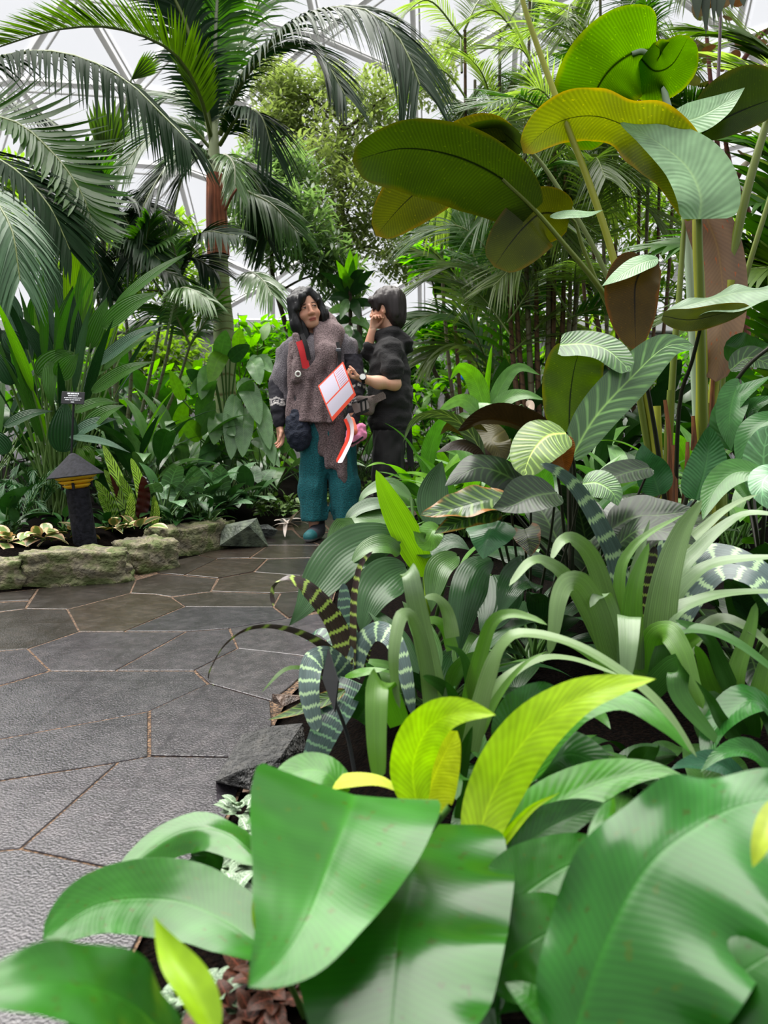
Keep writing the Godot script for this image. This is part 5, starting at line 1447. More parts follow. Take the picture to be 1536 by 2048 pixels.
func palm_grass() -> void:
	var c := [lm("pleat", Color(0.32, 0.54, 0.18), 0.36, Color(0.6, 0.75, 0.15)), lm("pleat", Color(0.48, 0.72, 0.17), 0.36, Color(0.9, 1.0, 0.15)), lm("pleat", Color(0.17, 0.34, 0.18), 0.34, Color(0.35, 0.5, 0.15)), lm("pleat", Color(0.36, 0.52, 0.40), 0.36, Color(0.4, 0.5, 0.2)), lm("pleat", Color(0.62, 0.82, 0.18), 0.38, Color(1.1, 1.2, 0.2))]
	var st := mat("palm grass stalk", Color(0.38, 0.50, 0.24), 0.45)
	var t := thing("palm_grass", "big clump of tall pleated palm-like leaves on upright stalks behind the bollard lamp", "plant", grounded(P(120, 1010, 4.85), 0.16))
	# [start u, v, tip u, v, width, tone, depth, roll, bend sideways]
	for k in [[146, 640, 126, 425, 34, 4, 5.0, 0, 6], [166, 630, 188, 468, 32, 1, 5.0, 10, -4], [122, 620, 62, 462, 34, 3, 5.1, 10, 8], [120, 716, 62, 584, 38, 2, 4.7, 0, 6], [92, 716, 38, 630, 26, 2, 4.7, 20, 4], [48, 712, 3, 602, 40, 3, 4.8, 0, 6],
			[116, 695, 146, 570, 42, 0, 4.9, 0, 4], [150, 690, 145, 585, 34, 2, 4.8, 0, -4], [182, 682, 214, 594, 36, 0, 4.8, 5, 4], [220, 646, 320, 584, 36, 0, 4.7, 25, -8], [252, 594, 382, 502, 22, 0, 4.8, 40, -4], [210, 720, 334, 646, 24, 3, 4.6, 30, -8], [200, 745, 322, 660, 20, 0, 4.65, 40, -6],
			[200, 776, 310, 722, 28, 0, 4.5, 30, -8], [84, 745, 150, 704, 40, 0, 4.5, 20, -14], [122, 750, 158, 706, 36, 0, 4.45, 0, -6], [38, 700, 2, 660, 40, 2, 4.7, 0, 6], [100, 735, 104, 818, 26, 0, 4.45, 0, 6], [22, 848, 108, 822, 26, 2, 4.3, 40, -8], [126, 890, 130, 798, 52, 2, 4.35, 0, 0],
			[160, 820, 240, 806, 26, 0, 4.5, 40, -10], [155, 878, 262, 906, 22, 3, 4.3, 50, -6], [178, 850, 250, 810, 32, 0, 4.35, 30, -8], [160, 862, 236, 838, 26, 3, 4.35, 30, -8], [70, 640, 82, 560, 34, 0, 5.2, 0, 4], [175, 660, 165, 560, 30, 1, 5.15, 0, 4], [205, 700, 245, 600, 26, 4, 5.1, 20, 4],
			[30, 640, -10, 560, 36, 3, 5.0, 0, 6], [95, 620, 90, 520, 32, 1, 5.3, 0, 4], [165, 900, 186, 940, 30, 1, 4.7, 10, -8], [20, 760, -20, 700, 36, 2, 4.6, 0, 5], [250, 690, 320, 640, 20, 1, 5.0, 30, -4], [10, 900, -30, 860, 36, 2, 4.3, 10, 5]]:
		var u0: float = k[0]
		var v0: float = k[1]
		var mu: float = (u0 + k[2]) * 0.5 + (v0 - k[3]) / 100.0 * k[8] * 0.6
		var mv: float = (v0 + k[3]) * 0.5 - absf(k[2] - u0) / 100.0 * absf(k[8])
		leaf(t, [[u0 - (k[2] - u0) * 0.15, v0 - (k[3] - v0) * 0.15, k[6], k[7]], [mu, mv, k[6] - 0.03, k[7]], [k[2], k[3], k[6] - 0.02, k[7]]], k[4] * 1.1, [0.6, 1.15], c[k[5]], {"fold": 0.25, "nv": 16, "nu": 8})
		stem(t, [[118 + (u0 - 118) * 0.18, 1010, 4.85], [118 + (u0 - 118) * 0.62, lerpf(1010, v0, 0.6), 4.8], [u0, v0, k[6]]], 6, 4, st, "petiole", 5)
	rng.seed = 90
	clump(t, t.position, 40, {"prof": [0.6, 1.15], "ratio": 0.05, "len": [0.45, 0.66], "pet": [0.55, 1.15], "lean": [3, 34], "arch": [0.1, 0.6], "mats": [c[0], c[2], c[3], c[0], c[2], c[1]], "shape": {"fold": 0.3, "nv": 14, "nu": 8}, "spread": 0.10, "stalk": st})
	rng.seed = 91
	plant_clump("palm_grass", "second pleated palm-grass clump at the left edge, mostly dark", grounded(P(-20, 1010, 5.3), 0.16), 22, {"prof": [0.6, 1.1], "ratio": 0.065, "len": [0.45, 0.75], "pet": [0.35, 0.8], "lean": [4, 50], "arch": [0.2, 0.9], "mats": [c[0], c[2], c[3]], "shape": {"fold": 0.25, "nv": 14, "nu": 8}, "spread": 0.1, "stalk": st})
	rng.seed = 92
	plant_clump("palm_grass", "shorter pleated palm-grass clump between the tall clump and the sign-bearing stalks", grounded(P(230, 1000, 5.2), 0.16), 18, {"prof": [0.6, 1.1], "ratio": 0.065, "len": [0.4, 0.55], "pet": [0.2, 0.55], "lean": [4, 60], "arch": [0.2, 0.9], "mats": [c[0], c[1], c[2]], "shape": {"fold": 0.25, "nv": 14, "nu": 8}, "spread": 0.1, "stalk": st})
	# its sign
	sign_plate("black plant sign with white lines of lettering, tilted among the pleated palm leaves", P(146, 796, 4.22), Vector2(46, 25) * 4.22 / FPX, -2.0, [[0.58, 0.8, 0.16], [0.5, 0.62, 0.10], [0.86, 0.44, 0.09], [0.75, 0.28, 0.09], [0.18, 0.1, 0.09]], P(128, 960, 4.3))


func sign_plate(label: String, at: Vector3, size: Vector2, roll: float, lines: Array, foot: Vector3) -> void:
	var black = mats["sign black"]
	foot.y = 0.1
	var t := thing("plant_sign", label, "sign", foot)
	var b := Basis(Vector3.BACK, deg_to_rad(roll)) * Basis(Vector3.RIGHT, -0.25)
	part(t, "plate", box_mesh(Vector3(size.x, size.y, 0.006), 0.001), black, Transform3D(b, at - foot))
	wpart(t, "stake", tube_mesh([foot + Vector3(0, -0.1, -0.02), foot.lerp(at, 0.5) + Vector3(0, 0, -0.02), at + Vector3(0, 0, -0.012)], 0.006, 0.006, 6, 6), black)
	var ink := mat("sign ink", Color(0.92, 0.93, 0.95), 0.6)
	var st := SurfaceTool.new()
	st.begin(Mesh.PRIMITIVE_TRIANGLES)
	rng.seed = 5
	for l in lines:                                             # the lettering is too far off to read: broken white strokes
		var w: float = l[0] * size.x * 0.9
		var x := -w * 0.5
		while x < w * 0.5:
			var word := minf(rng.randf_range(0.05, 0.22) * size.x, w * 0.5 - x)
			st.append_from(box_mesh(Vector3(snappedf(maxf(word - 0.02 * size.x, 0.002), 0.0005), l[2] * size.y * 0.75, 0.0012), 0.0002), 0, Transform3D(Basis(), Vector3(x + word * 0.5, (l[1] - 0.45) * size.y, 0.0034)))
			x += word
	part(t, "lettering", st.commit(), ink, Transform3D(b, at - foot))


func left_border() -> void:
	var rt := lm("rattle", Color(0.95, 1.0, 0.75), 0.35, Color(0.4, 0.5, 0.15))
	var rd := lm("rattle", Color(0.62, 0.70, 0.46), 0.35, Color(0.4, 0.5, 0.15))
	var red := lm("lateral", Color(0.30, 0.09, 0.09), 0.4, Color(0.5, 0.15, 0.1))
	var t := thing("rattlesnake_plant", "narrow wavy yellow-green leaves marked with dark ovals, right of the bollard lamp, with wine-red undersides", "plant", grounded(P(262, 1060, 4.35), 0.14))
	for k in [[255, 1025, 206, 890, 26, 0, 0], [285, 1010, 262, 916, 22, 0, 0], [232, 1040, 190, 960, 24, 1, 0], [262, 1050, 208, 938, 24, 1, 0], [270, 1040, 240, 950, 22, 1, 0], [300, 1058, 308, 990, 16, 1, 0], [245, 1040, 220, 948, 12, 2, 20], [280, 1036, 286, 952, 26, 2, 0], [305, 1060, 312, 1000, 14, 0, 10], [225, 1050, 196, 985, 20, 1, 0], [250, 1056, 262, 985, 20, 0, 0]]:
		leaf(t, [[k[0], k[1], 4.35, k[6]], [(k[0] + k[2]) * 0.5 + 5, (k[1] + k[3]) * 0.5, 4.32, k[6]], [k[2], k[3], 4.25, k[6]]], k[4], [0.35, 0.6], [rt, rd, red][k[5]], {"wave": 0.22, "wn": 6.0, "nv": 28, "fold": 0.15})
		stem(t, [[262, 1075, 4.36], [k[0], k[1], 4.35]], 3, 3, mats["green stalk"], "petiole", 5)
	sign_plate("small black plant sign tilted back behind the wine-red leaf", P(285, 962, 4.5), Vector2(38, 24) * 4.5 / FPX, -28.0, [[0.3, 0.8, 0.12], [0.7, 0.6, 0.10], [0.5, 0.4, 0.1], [0.4, 0.2, 0.1]], P(300, 1040, 4.5))
	rng.seed = 101
	var fern := lm("lateral", Color(0.22, 0.40, 0.25), 0.4, Color(0.35, 0.45, 0.15))
	var dk := lm("lateral", Color(0.20, 0.38, 0.18), 0.32, Color(0.35, 0.45, 0.15))
	var dk2 := lm("lateral", Color(0.28, 0.44, 0.26), 0.32, Color(0.35, 0.45, 0.15))
	var silver := lm("silver", Color(0.62, 0.76, 0.58), 0.4, Color(0.3, 0.4, 0.12))
	# fern at the far left
	for spot in [[40, 1020, 4.2, "feathery dark fern at the left edge of the photo, beside the bollard lamp"], [75, 1010, 4.7, "small feathery fern set back to the left of the bollard post"]]:
		var at := grounded(P(spot[0], spot[1], spot[2]), 0.15)
		var f := thing("fern", spot[3], "fern", at)
		for i in 13:
			var a := i * 2.4
			var b := Basis(Vector3.UP, a)
			var r := rng.randf_range(0.16, 0.30)
			var h := rng.randf_range(0.12, 0.34)
			frond(f, [at, at + b * Vector3(0, h * 0.7, r * 0.4), at + b * Vector3(0, h, r * 0.8), at + b * Vector3(0, h * 0.85, r * 1.2)], Vector3.UP, 16, 0.075, 0.30, 0.25, [mats["green stalk"], fern], 0.003, 0.45)
	var wide := {"prof": OVATE, "ratio": 0.24, "shape": {"fold": 0.12, "nv": 14, "curl": -0.05}, "len": [0.16, 0.24], "pet": [0.05, 0.2], "lean": [15, 75], "mats": [dk, dk2]}
	for spot in [[15, 1060, 4.0, 12, "young dark green plant between the fern and the bollard lamp"], [215, 1040, 5.0, 12, "dark foliage in the shadow behind the bollard post"], [100, 1030, 5.0, 14, "dark foliage left of the bollard post, behind the ground cover"]]:
		plant_clump("leafy_plant", spot[4], grounded(P(spot[0], spot[1], spot[2]), 0.15), spot[3], wide)
	for spot in [[20, 1080, 3.95, "small dark plant in the soil behind the pink-edged ground cover, far left"], [130, 1085, 4.1, "small dark plant at the bollard post's left foot"], [215, 1075, 4.3, "small dark plant at the bollard post's right foot"], [350, 1060, 4.4, "small dark plant above the short mossy block's right end"], [420, 1045, 4.55, "small dark plant just left of the dark wedge rock"]]:
		plant_clump("leafy_plant", spot[3], grounded(P(spot[0], spot[1], spot[2]), 0.14), 12, {"prof": OVATE, "ratio": 0.22, "shape": {"fold": 0.12, "nv": 12}, "len": [0.08, 0.14], "pet": [0.03, 0.1], "lean": [15, 85], "mats": [dk, dk2]})
	var sil := {"prof": HEART, "ratio": 0.30, "shape": {"fold": 0.1, "nv": 14, "notch": 0.4, "curl": -0.1}, "len": [0.14, 0.21], "pet": [0.08, 0.28], "lean": [20, 80], "mats": [silver, silver, dk2]}
	for spot in [[330, 1050, 4.5, 16, "silver-veined round-leaved plant beside the small tilted sign"], [395, 1030, 4.75, 16, "silver-veined plant above the longest stretch of mossy blocks, under the hanging broad leaves"], [440, 1020, 4.9, 18, "arrow-leaved silver plant directly above the dark wedge rock"], [500, 1005, 5.3, 16, "arrow-leaved silver plant behind the smaller grey rock"], [455, 985, 5.2, 14, "arrow-leaved silver plant a step further back than its neighbours"]]:
		plant_clump("arrowhead_plant", spot[4], grounded(P(spot[0], spot[1], spot[2]), 0.15), spot[3], sil)
	# pink-edged ground cover on top of the stones
	var pink := lm("pink", Color(0.95, 0.95, 0.85), 0.45, Color(0.3, 0.3, 0.15))
	var pk := {"prof": OVATE, "ratio": 0.30, "shape": {"fold": 0.12, "nv": 10, "nu": 4}, "len": [0.08, 0.12], "pet": [0.015, 0.05], "lean": [35, 95], "mats": [pink, pink, lm("pink", Color(0.62, 0.60, 0.52), 0.45)], "spread": 0.06, "thick": 0.5}
	for spot in [[30, 1120, 3.72, 14, "pink-edged ground cover over the longest mossy block, at the left edge"], [90, 1115, 3.76, 12, "pink-edged ground cover over the longest mossy block, left of the bollard"], [160, 1098, 3.95, 8, "pink-edged leaves touching the foot of the bollard lamp"], [235, 1080, 4.15, 7, "white-edged seedling with upright leaves between bollard and rattlesnake-marked leaves"], [275, 1075, 4.2, 8, "pinkish ground cover above the short mossy block"]]:
		plant_clump("pink_edged_plant", spot[4], grounded(P(spot[0], spot[1], spot[2]), 0.145), spot[3], pk)
	# white spider-like plant and cream-variegated carpet near the woman's feet
	var cream := lm("plain", Color(0.86, 0.80, 0.76), 0.45, Color(0.4, 0.4, 0.3))
	plant_clump("pale_rosette", "pale pinkish-white rosette with ribbon leaves beside the woman's right foot", grounded(P(572, 1030, 5.0), 0.08), 9, {"prof": [0.25, 0.6], "ratio": 0.09, "shape": {"fold": 0.2, "nv": 12, "nu": 4}, "len": [0.10, 0.16], "pet": [0.0, 0.02], "lean": [30, 100], "mats": [cream]})
	var cv := lm("fittonia", Color(0.95, 1.0, 0.72), 0.45)
	var cr := {"prof": OVATE, "ratio": 0.3, "shape": {"nv": 8, "nu": 4, "fold": 0.1}, "len": [0.05, 0.08], "pet": [0.03, 0.14], "lean": [15, 85], "mats": [cv, cv, lm("lateral", Color(0.45, 0.62, 0.22), 0.4)], "spread": 0.10, "thick": 0.5}
	for spot in [[545, 1000, 5.5, 26, "low cream-variegated plant behind the pale rosette"], [585, 990, 5.6, 26, "low cream-variegated plant touching the woman's right trouser leg"], [560, 965, 5.9, 24, "cream-variegated plant below the woman's dark blue bag"], [640, 975, 6.3, 26, "cream-variegated plant seen between the woman's trouser legs"], [690, 960, 6.6, 24, "cream-variegated plant behind the woman's left trouser leg"], [740, 960, 7.6, 24, "cream-variegated plant at the bend of the path behind the boy"]]:
		plant_clump("variegated_ground_cover", spot[4], grounded(P(spot[0], spot[1], spot[2]), 0.08), spot[3], cr, "cream-variegated border plants")


func left_middle() -> void:
	var a := lm("lateral", Color(0.42, 0.60, 0.32), 0.28, Color(0.5, 0.65, 0.15))
	var b := lm("lateral", Color(0.25, 0.43, 0.22), 0.26, Color(0.4, 0.5, 0.15))
	var y := lm("lateral", Color(0.50, 0.70, 0.20), 0.32, Color(0.9, 1.0, 0.2))
	var s := lm("lateral", Color(0.54, 0.68, 0.50), 0.26, Color(0.4, 0.5, 0.2))
	rng.seed = 111
	# hanging broad leaves next to the woman
	var t := thing("hanging_broadleaf", "tall plant with broad grey-green leaves hanging down, directly left of the woman", "plant", grounded(P(455, 960, 5.6), 0.16))
	for k in [[450, 705, 420, 770, 36, 2], [440, 715, 452, 660, 36, 0], [425, 735, 402, 800, 34, 0], [470, 790, 462, 920, 40, 3], [490, 815, 485, 915, 40, 3], [498, 720, 520, 770, 36, 3], [480, 760, 520, 850, 40, 3], [510, 800, 540, 900, 34, 3], [440, 830, 428, 890, 36, 0], [460, 720, 500, 690, 30, 1], [430, 770, 380, 790, 30, 0], [400, 880, 360, 830, 36, 2], [395, 870, 430, 800, 34, 0], [425, 850, 470, 872, 40, 3], [410, 770, 372, 740, 30, 1], [520, 850, 548, 930, 30, 3], [475, 700, 480, 655, 26, 2], [365, 800, 340, 740, 24, 2], [510, 730, 545, 745, 30, 3], [505, 880, 560, 935, 26, 3], [485, 800, 505, 760, 34, 0], [440, 900, 400, 940, 34, 1]]:
		var arc: float = 14.0 if k[3] > k[1] else 4.0
		var m = [a, b, y, s][k[5]]
		leaf(t, [[k[0], k[1], 5.5, rng.randf_range(-25, 25)], [k[0] * 0.45 + k[2] * 0.55, (k[1] + k[3]) * 0.5 - arc, 5.42, 0], [k[2], k[3], 5.36, 0]], k[4], [0.45, 0.75], m, {"fold": 0.12, "wave": 0.05, "nv": 16, "nu": 8})
		stem(t, [[455, 960, 5.6], [455 + (k[0] - 455) * 0.4, lerpf(960, k[1], 0.6), 5.6], [k[0], k[1], 5.5]], 5, 3, mats["green stalk"], "petiole", 5)
	var o := {"prof": LANCE, "ratio": 0.13, "shape": {"fold": 0.14, "nv": 14}, "len": [0.34, 0.5], "pet": [0.2, 0.55], "lean": [8, 70], "mats": [a, b, a, s], "arch": [0.5, 1.5], "spread": 0.08}
	for q in [[300, 985, 5.2, 26, "lush broad-leaved plant to the right of the pleated palm-grass, with dark gaps below it"], [375, 960, 5.6, 26, "lush broad-leaved plant beneath the ringed palm trunk"], [340, 930, 6.2, 24, "lush broad-leaved plant further back, left of the ringed palm trunk"], [530, 950, 6.2, 24, "bright broad-leaved plant at the woman's elbow, behind the hanging leaves"], [250, 960, 5.9, 22, "lush broad-leaved plant behind the bollard lamp and its sign"], [440, 930, 6.6, 24, "broad-leaved plant at the foot of the ringed palm trunk"], [620, 960, 7.0, 24, "broad-leaved plant seen between the woman's legs and the boy"], [720, 950, 8.2, 24, "broad-leaved plant behind the two people, in the gap between them"]]:
		o["mats"] = [a, b, a, s] if q[2] < 6.0 else [a, y, s]
		plant_clump("broadleaf_plant", q[4], grounded(P(q[0], q[1], q[2]), 0.15), q[3], o)


# ---------------------------------------------------------------- palms
# a feather leaf: the rib is the part, its leaflets are one piece below it
func frond(t: Node3D, c: Array, up: Vector3, n: int, len: float, droop: float, wid: float, ms: Array, r0 := 0.012, ang := 0.95, lift := 0.1, from := 0.14) -> void:
	var rib := wpart(t, "frond", tube_mesh(c, r0, r0 * 0.25, 5, 14), ms[0])
	var v := PackedVector3Array()
	var uv := PackedVector2Array()
	var idx := PackedInt32Array()
	for i in n:
		var s := lerpf(from, 1.0, (i + 0.5) / n)
		var p := spline(c, s)
		var tg := (spline(c, minf(s + 0.03, 1.0)) - spline(c, maxf(s - 0.03, 0.0))).normalized()
		var ac := tg.cross(up).normalized()
		var nn := ac.cross(tg)
		var ll := len * (0.45 + 0.75 * sin(PI * pow((s - from) / (1.0 - from), 0.75) * 0.92)) * rng.randf_range(0.9, 1.08)
		var an := ang * (1.0 - 0.55 * s) + rng.randf_range(-0.06, 0.06)
		for sd in [-1.0, 1.0]:
			var dir: Vector3 = (ac * sd * sin(an) + tg * cos(an) + nn * (lift + rng.randf_range(-0.05, 0.05))).normalized()
			var wd: Vector3 = (dir.cross(nn)).normalized()
			wd = (wd + nn * rng.randf_range(-0.5, 0.5)).normalized()
			var first := v.size()
			for k in 5:
				var f := k / 4.0
				var w: float = wid * len * 0.16 * [0.5, 1.0, 0.95, 0.6, 0.05][k]
				var q: Vector3 = p + dir * ll * f + Vector3.DOWN * droop * ll * f * f
				v.append(q - wd * w)
				v.append(q + wd * w)
				uv.append(Vector2(0.2, f))
				uv.append(Vector2(0.8, f))
			for k in 4:
				var b := first + k * 2
				idx.append_array([b, b + 2, b + 1, b + 1, b + 2, b + 3])
	var nr := smooth_normals(v, idx)
	var at := rib.transform
	var lf := part(rib, "leaflets", mesh_of(v, nr, uv, idx), ms[1])
	stuff(lf)


func px_frond(t: Node3D, pts: Array, n: int, len_px: float, droop: float, wid: float, ms: Array, up := Vector3.UP, r_px := 5.0, ang := 0.95, lift := 0.1) -> void:
	var c := []
	for k in pts:
		c.append(P(k[0], k[1], k[2]))
	var d: float = pts[pts.size() / 2][2]
	frond(t, c, up, n, len_px * d / FPX, droop, wid, ms, r_px * d / FPX, ang, lift, 0.1)


func build_palms() -> void:
	rng.seed = 201
	var rib := mat("palm rib", Color(0.36, 0.42, 0.18), 0.45)
	var pr := mat("pale palm rib", Color(0.66, 0.68, 0.58), 0.5)
	var dg := lm("plain", Color(0.11, 0.23, 0.11), 0.5, Color(0.4, 0.55, 0.15))
	dg.metallic_specular = 0.3
	var dk := lm("plain", Color(0.09, 0.19, 0.09), 0.6, Color(0.4, 0.55, 0.15))
	dk.metallic_specular = 0.15
	var mg := lm("plain", Color(0.30, 0.48, 0.19), 0.36, Color(0.9, 1.05, 0.25))
	var yg := lm("plain", Color(0.34, 0.46, 0.15), 0.4, Color(0.9, 1.0, 0.25))
	var pg := lm("plain", Color(0.42, 0.55, 0.34), 0.28, Color(0.5, 0.6, 0.25))
	# the palm with the ringed trunk
	var base := P(452, 900, 6.8)
	base.y = 0.12
	var t := thing("ringed_palm", "palm with a ringed green trunk wrapped in red-brown fibre, crown filling the top left", "palm", base)
	var d := 6.8
	wpart(t, "trunk", tube_mesh([base + Vector3(0, -0.2, 0), P(449, 700, d), P(442, 600, d), P(436, 505, d)], 22.0 * d / FPX, 18.5 * d / FPX, 14, 16), mat("ringed trunk", Color(0.66, 0.74, 0.48), 0.6, {"tex": "rings", "bump": "rings", "deep": 0.5}))
	wpart(t, "fibre_sheath", tube_mesh([P(437, 512, d - 0.01), P(434, 450, d), P(432, 400, d), P(430, 350, d)], 22.0 * d / FPX, 17.0 * d / FPX, 12, 16, 0.06), mat("red fibre", Color(0.86, 0.52, 0.38), 0.8, {"tex": "fibre", "bump": "fibre", "deep": 1.2}))
	wpart(t, "crownshaft", tube_mesh([P(430, 356, d), P(428, 310, d), P(427, 230, d), P(426, 140, d)], 15.0 * d / FPX, 5.0 * d / FPX, 10, 12), mat("crownshaft", Color(0.62, 0.66, 0.50), 0.5))
	wpart(t, "fibre_strip", tube_mesh([P(450, 420, 6.7), P(462, 395, 6.65), P(478, 372, 6.65)], 0.016, 0.008, 5, 6), mats["red fibre"])
	px_frond(t, [[426, 300, 6.8], [404, 170, 6.7], [372, 50, 6.6], [330, -30, 6.5], [270, -80, 6.4]], 84, 110, 0.5, 0.19, [rib, dg], Vector3(0.2, 0.6, 1), 7)
	px_frond(t, [[440, 270, 6.8], [470, 190, 6.6], [515, 120, 6.4], [570, 60, 6.2], [640, 20, 6.0], [730, 20, 5.8], [800, 80, 5.7], [840, 170, 5.6]], 103, 150, 0.6, 0.11, [rib, dg], Vector3(-0.3, 1, 0.4), 6)
	px_frond(t, [[432, 250, 6.9], [430, 100, 6.9], [440, -40, 6.8], [480, -150, 6.6]], 61, 150, 0.7, 0.19, [pr, mg], Vector3(0.3, 0.3, 1), 6)
	px_frond(t, [[424, 280, 6.8], [395, 180, 6.4], [340, 100, 6.1], [230, 56, 5.9], [110, 60, 5.7], [-20, 100, 5.6]], 98, 96, 0.05, 0.22, [rib, yg], Vector3(0, 1, 0.35), 5, 0.9, 0.5)
	px_frond(t, [[415, 315, 6.6], [375, 300, 6.4], [330, 340, 6.3], [285, 420, 6.2], [255, 520, 6.1]], 70, 105, 0.35, 0.16, [rib, dg], Vector3(-0.5, 1, 0.5), 5)
	px_frond(t, [[440, 290, 6.8], [480, 230, 6.5], [520, 230, 6.3], [545, 300, 6.2]], 56, 100, 0.6, 0.17, [rib, dg], Vector3(0.4, 1, 0.3), 5)
	px_frond(t, [[425, 325, 6.5], [405, 300, 6.4], [380, 296, 6.3], [340, 318, 6.2]], 47, 62, 0.5, 0.21, [pr, pg], Vector3(0, 1, 0.6), 4)
	px_frond(t, [[430, 330, 6.4], [450, 310, 6.2], [468, 330, 6.1], [470, 370, 6.05]], 42, 60, 0.4, 0.21, [pr, pg], Vector3(0.2, 1, 0.6), 4)
	px_frond(t, [[428, 260, 7.0], [460, 150, 7.1], [500, 40, 7.2], [560, -60, 7.3], [640, -100, 7.3]], 70, 140, 0.6, 0.19, [rib, mg], Vector3(-0.4, 0.8, 0.6), 5)
	px_frond(t, [[440, 240, 7.0], [500, 130, 6.9], [580, 90, 6.8], [640, 110, 6.7], [690, 190, 6.6]], 75, 110, 0.35, 0.16, [rib, dg], Vector3(0, 1, 0.3), 5)
	px_frond(t, [[445, 340, 7.2], [490, 380, 7.1], [545, 410, 7.0], [595, 465, 6.9]], 56, 80, 0.5, 0.16, [rib, mg], Vector3(0, 1, 0.6), 4)
	px_frond(t, [[420, 300, 7.4], [370, 340, 7.5], [345, 440, 7.5], [340, 540, 7.5]], 61, 95, 0.3, 0.14, [rib, dg], Vector3(-1, 0.4, 0.3), 4)
	for k in [[[424, 300, 6.8], [372, 250, 6.7], [305, 268, 6.6], [236, 345, 6.5]], [[420, 310, 7.1], [340, 330, 7.2], [280, 420, 7.2], [270, 530, 7.2]], [[440, 330, 7.2], [490, 330, 7.3], [525, 400, 7.3], [535, 480, 7.3]], [[424, 290, 7.1], [400, 220, 7.2], [350, 190, 7.3], [290, 230, 7.3]]]:
		px_frond(t, k, 52, 92, 0.3, 0.17, [rib, mg if k[0][0] == 424 else dg], Vector3(rng.randf_range(-0.4, 0.4), 1, 0.6), 4)
	# the palm that reaches in from the left
	base = P(-240, 960, 5.6)
	base.y = 0.12
	t = thing("feather_palm", "palm rooted off the left edge, its dark drooping fronds reaching in at the top left", "palm", base)
	wpart(t, "trunk", tube_mesh([base + Vector3(0, -0.2, 0), P(-230, 600, 5.6), P(-200, 330, 5.6)], 0.09, 0.07, 12, 12), mat("plain trunk", Color(0.42, 0.40, 0.30), 0.7, {"tex": "rings", "bump": "rings", "deep": 0.5}))
	px_frond(t, [[-190, 330, 5.6], [-90, 160, 5.5], [40, 106, 5.4], [150, 112, 5.2], [250, 160, 5.0], [330, 235, 4.9], [375, 280, 4.8]], 66, 108, 0.8, 0.24, [rib, dk], Vector3(0, 1, 0.2), 5)
	px_frond(t, [[-190, 340, 5.6], [-90, 240, 5.4], [20, 240, 5.2], [100, 300, 5.1], [160, 380, 5.0], [190, 460, 4.95]], 60, 130, -0.2, 0.29, [rib, mg], Vector3(0.2, 0.7, 1.0), 5)
	px_frond(t, [[-190, 350, 5.6], [-100, 300, 5.2], [0, 320, 4.9], [90, 400, 4.8], [140, 500, 4.75]], 70, 115, 0.2, 0.26, [rib, dk], Vector3(0.5, 1, 0.6), 5)
	px_frond(t, [[-190, 340, 5.6], [-120, 330, 5.0], [-40, 370, 4.6], [20, 450, 4.4], [40, 560, 4.3]], 64, 110, 0.5, 0.19, [rib, lm("plain", Color(0.30, 0.44, 0.30), 0.35, Color(0.4, 0.5, 0.2))], Vector3(0.4, 1, 0.8), 5)
	px_frond(t, [[-190, 330, 5.7], [-60, 200, 5.9], [60, 220, 6.0], [150, 290, 6.1], [210, 400, 6.1]], 75, 100, 0.5, 0.22, [rib, dg], Vector3(0.2, 1, 0.3), 4)
	px_frond(t, [[-190, 350, 5.7], [-40, 330, 5.9], [80, 380, 6.0], [170, 470, 6.1], [220, 580, 6.1]], 75, 90, 0.3, 0.22, [rib, dg], Vector3(0.2, 1, 0.3), 4)
	# slender clustered palm left of the ringed trunk
	base = P(245, 930, 6.6)
	base.y = 0.13
	t = thing("clustered_palm", "slender clustered palm with thin canes and dark fronds, left of the ringed trunk", "palm", base)
	for k in [[230, 480, 205, 8], [262, 620, 250, 6], [300, 600, 330, 5], [330, 560, 360, 5], [215, 560, 190, 6], [345, 690, 380, 5]]:
		stem(t, [[240 + (k[0] - 260) * 0.3, 960, 6.6], [k[0], (k[1] + 900) * 0.5, 6.6], [k[2], k[1], 6.55]], k[3] * 1.6, k[3], mat("cane", Color(0.46, 0.50, 0.30), 0.5, {"tex": "rings"}), "cane")
	for k in [[205, 480, 140, 420, 90, 470], [205, 480, 250, 400, 330, 430], [205, 480, 200, 380, 170, 300], [250, 620, 300, 540, 370, 560], [250, 620, 200, 560, 150, 600], [330, 600, 380, 520, 430, 540], [360, 560, 400, 470, 470, 470], [190, 560, 260, 480, 320, 520], [360, 560, 310, 490, 240, 500], [330, 600, 290, 520, 300, 440], [380, 690, 420, 620, 380, 580], [250, 620, 280, 520, 350, 470], [360, 560, 340, 480, 280, 430], [205, 480, 240, 430, 270, 470], [380, 690, 340, 620, 290, 640]]:
		var dd := rng.randf_range(5.9, 6.6)
		px_frond(t, [[k[0], k[1], 6.55], [k[2], k[3], (dd + 6.55) * 0.5], [k[4], k[5], dd]], 42, 78, 0.35, 0.22, [rib, [dg, mg, mg][rng.randi() % 3]], Vector3(rng.randf_range(-0.4, 0.4), 1, 0.5), 3)
	px_frond(t, [[330, 690, 6.2], [350, 600, 5.9], [370, 575, 5.7], [420, 600, 5.6]], 36, 62, 0.5, 0.32, [pr, pg], Vector3(0, 1, 0.5), 3)
	px_frond(t, [[480, 560, 6.4], [500, 545, 6.2], [525, 560, 6.0], [545, 590, 5.9]], 36, 60, 0.5, 0.29, [pr, pg], Vector3(0, 1, 0.5), 3)
	# fan-leaved palm, bright against the glass
	base = P(205, 940, 7.8)
	base.y = 0.13
	t = thing("fan_palm", "young fan palm whose folded yellow-green leaves stand bright against the glass roof", "palm", base)
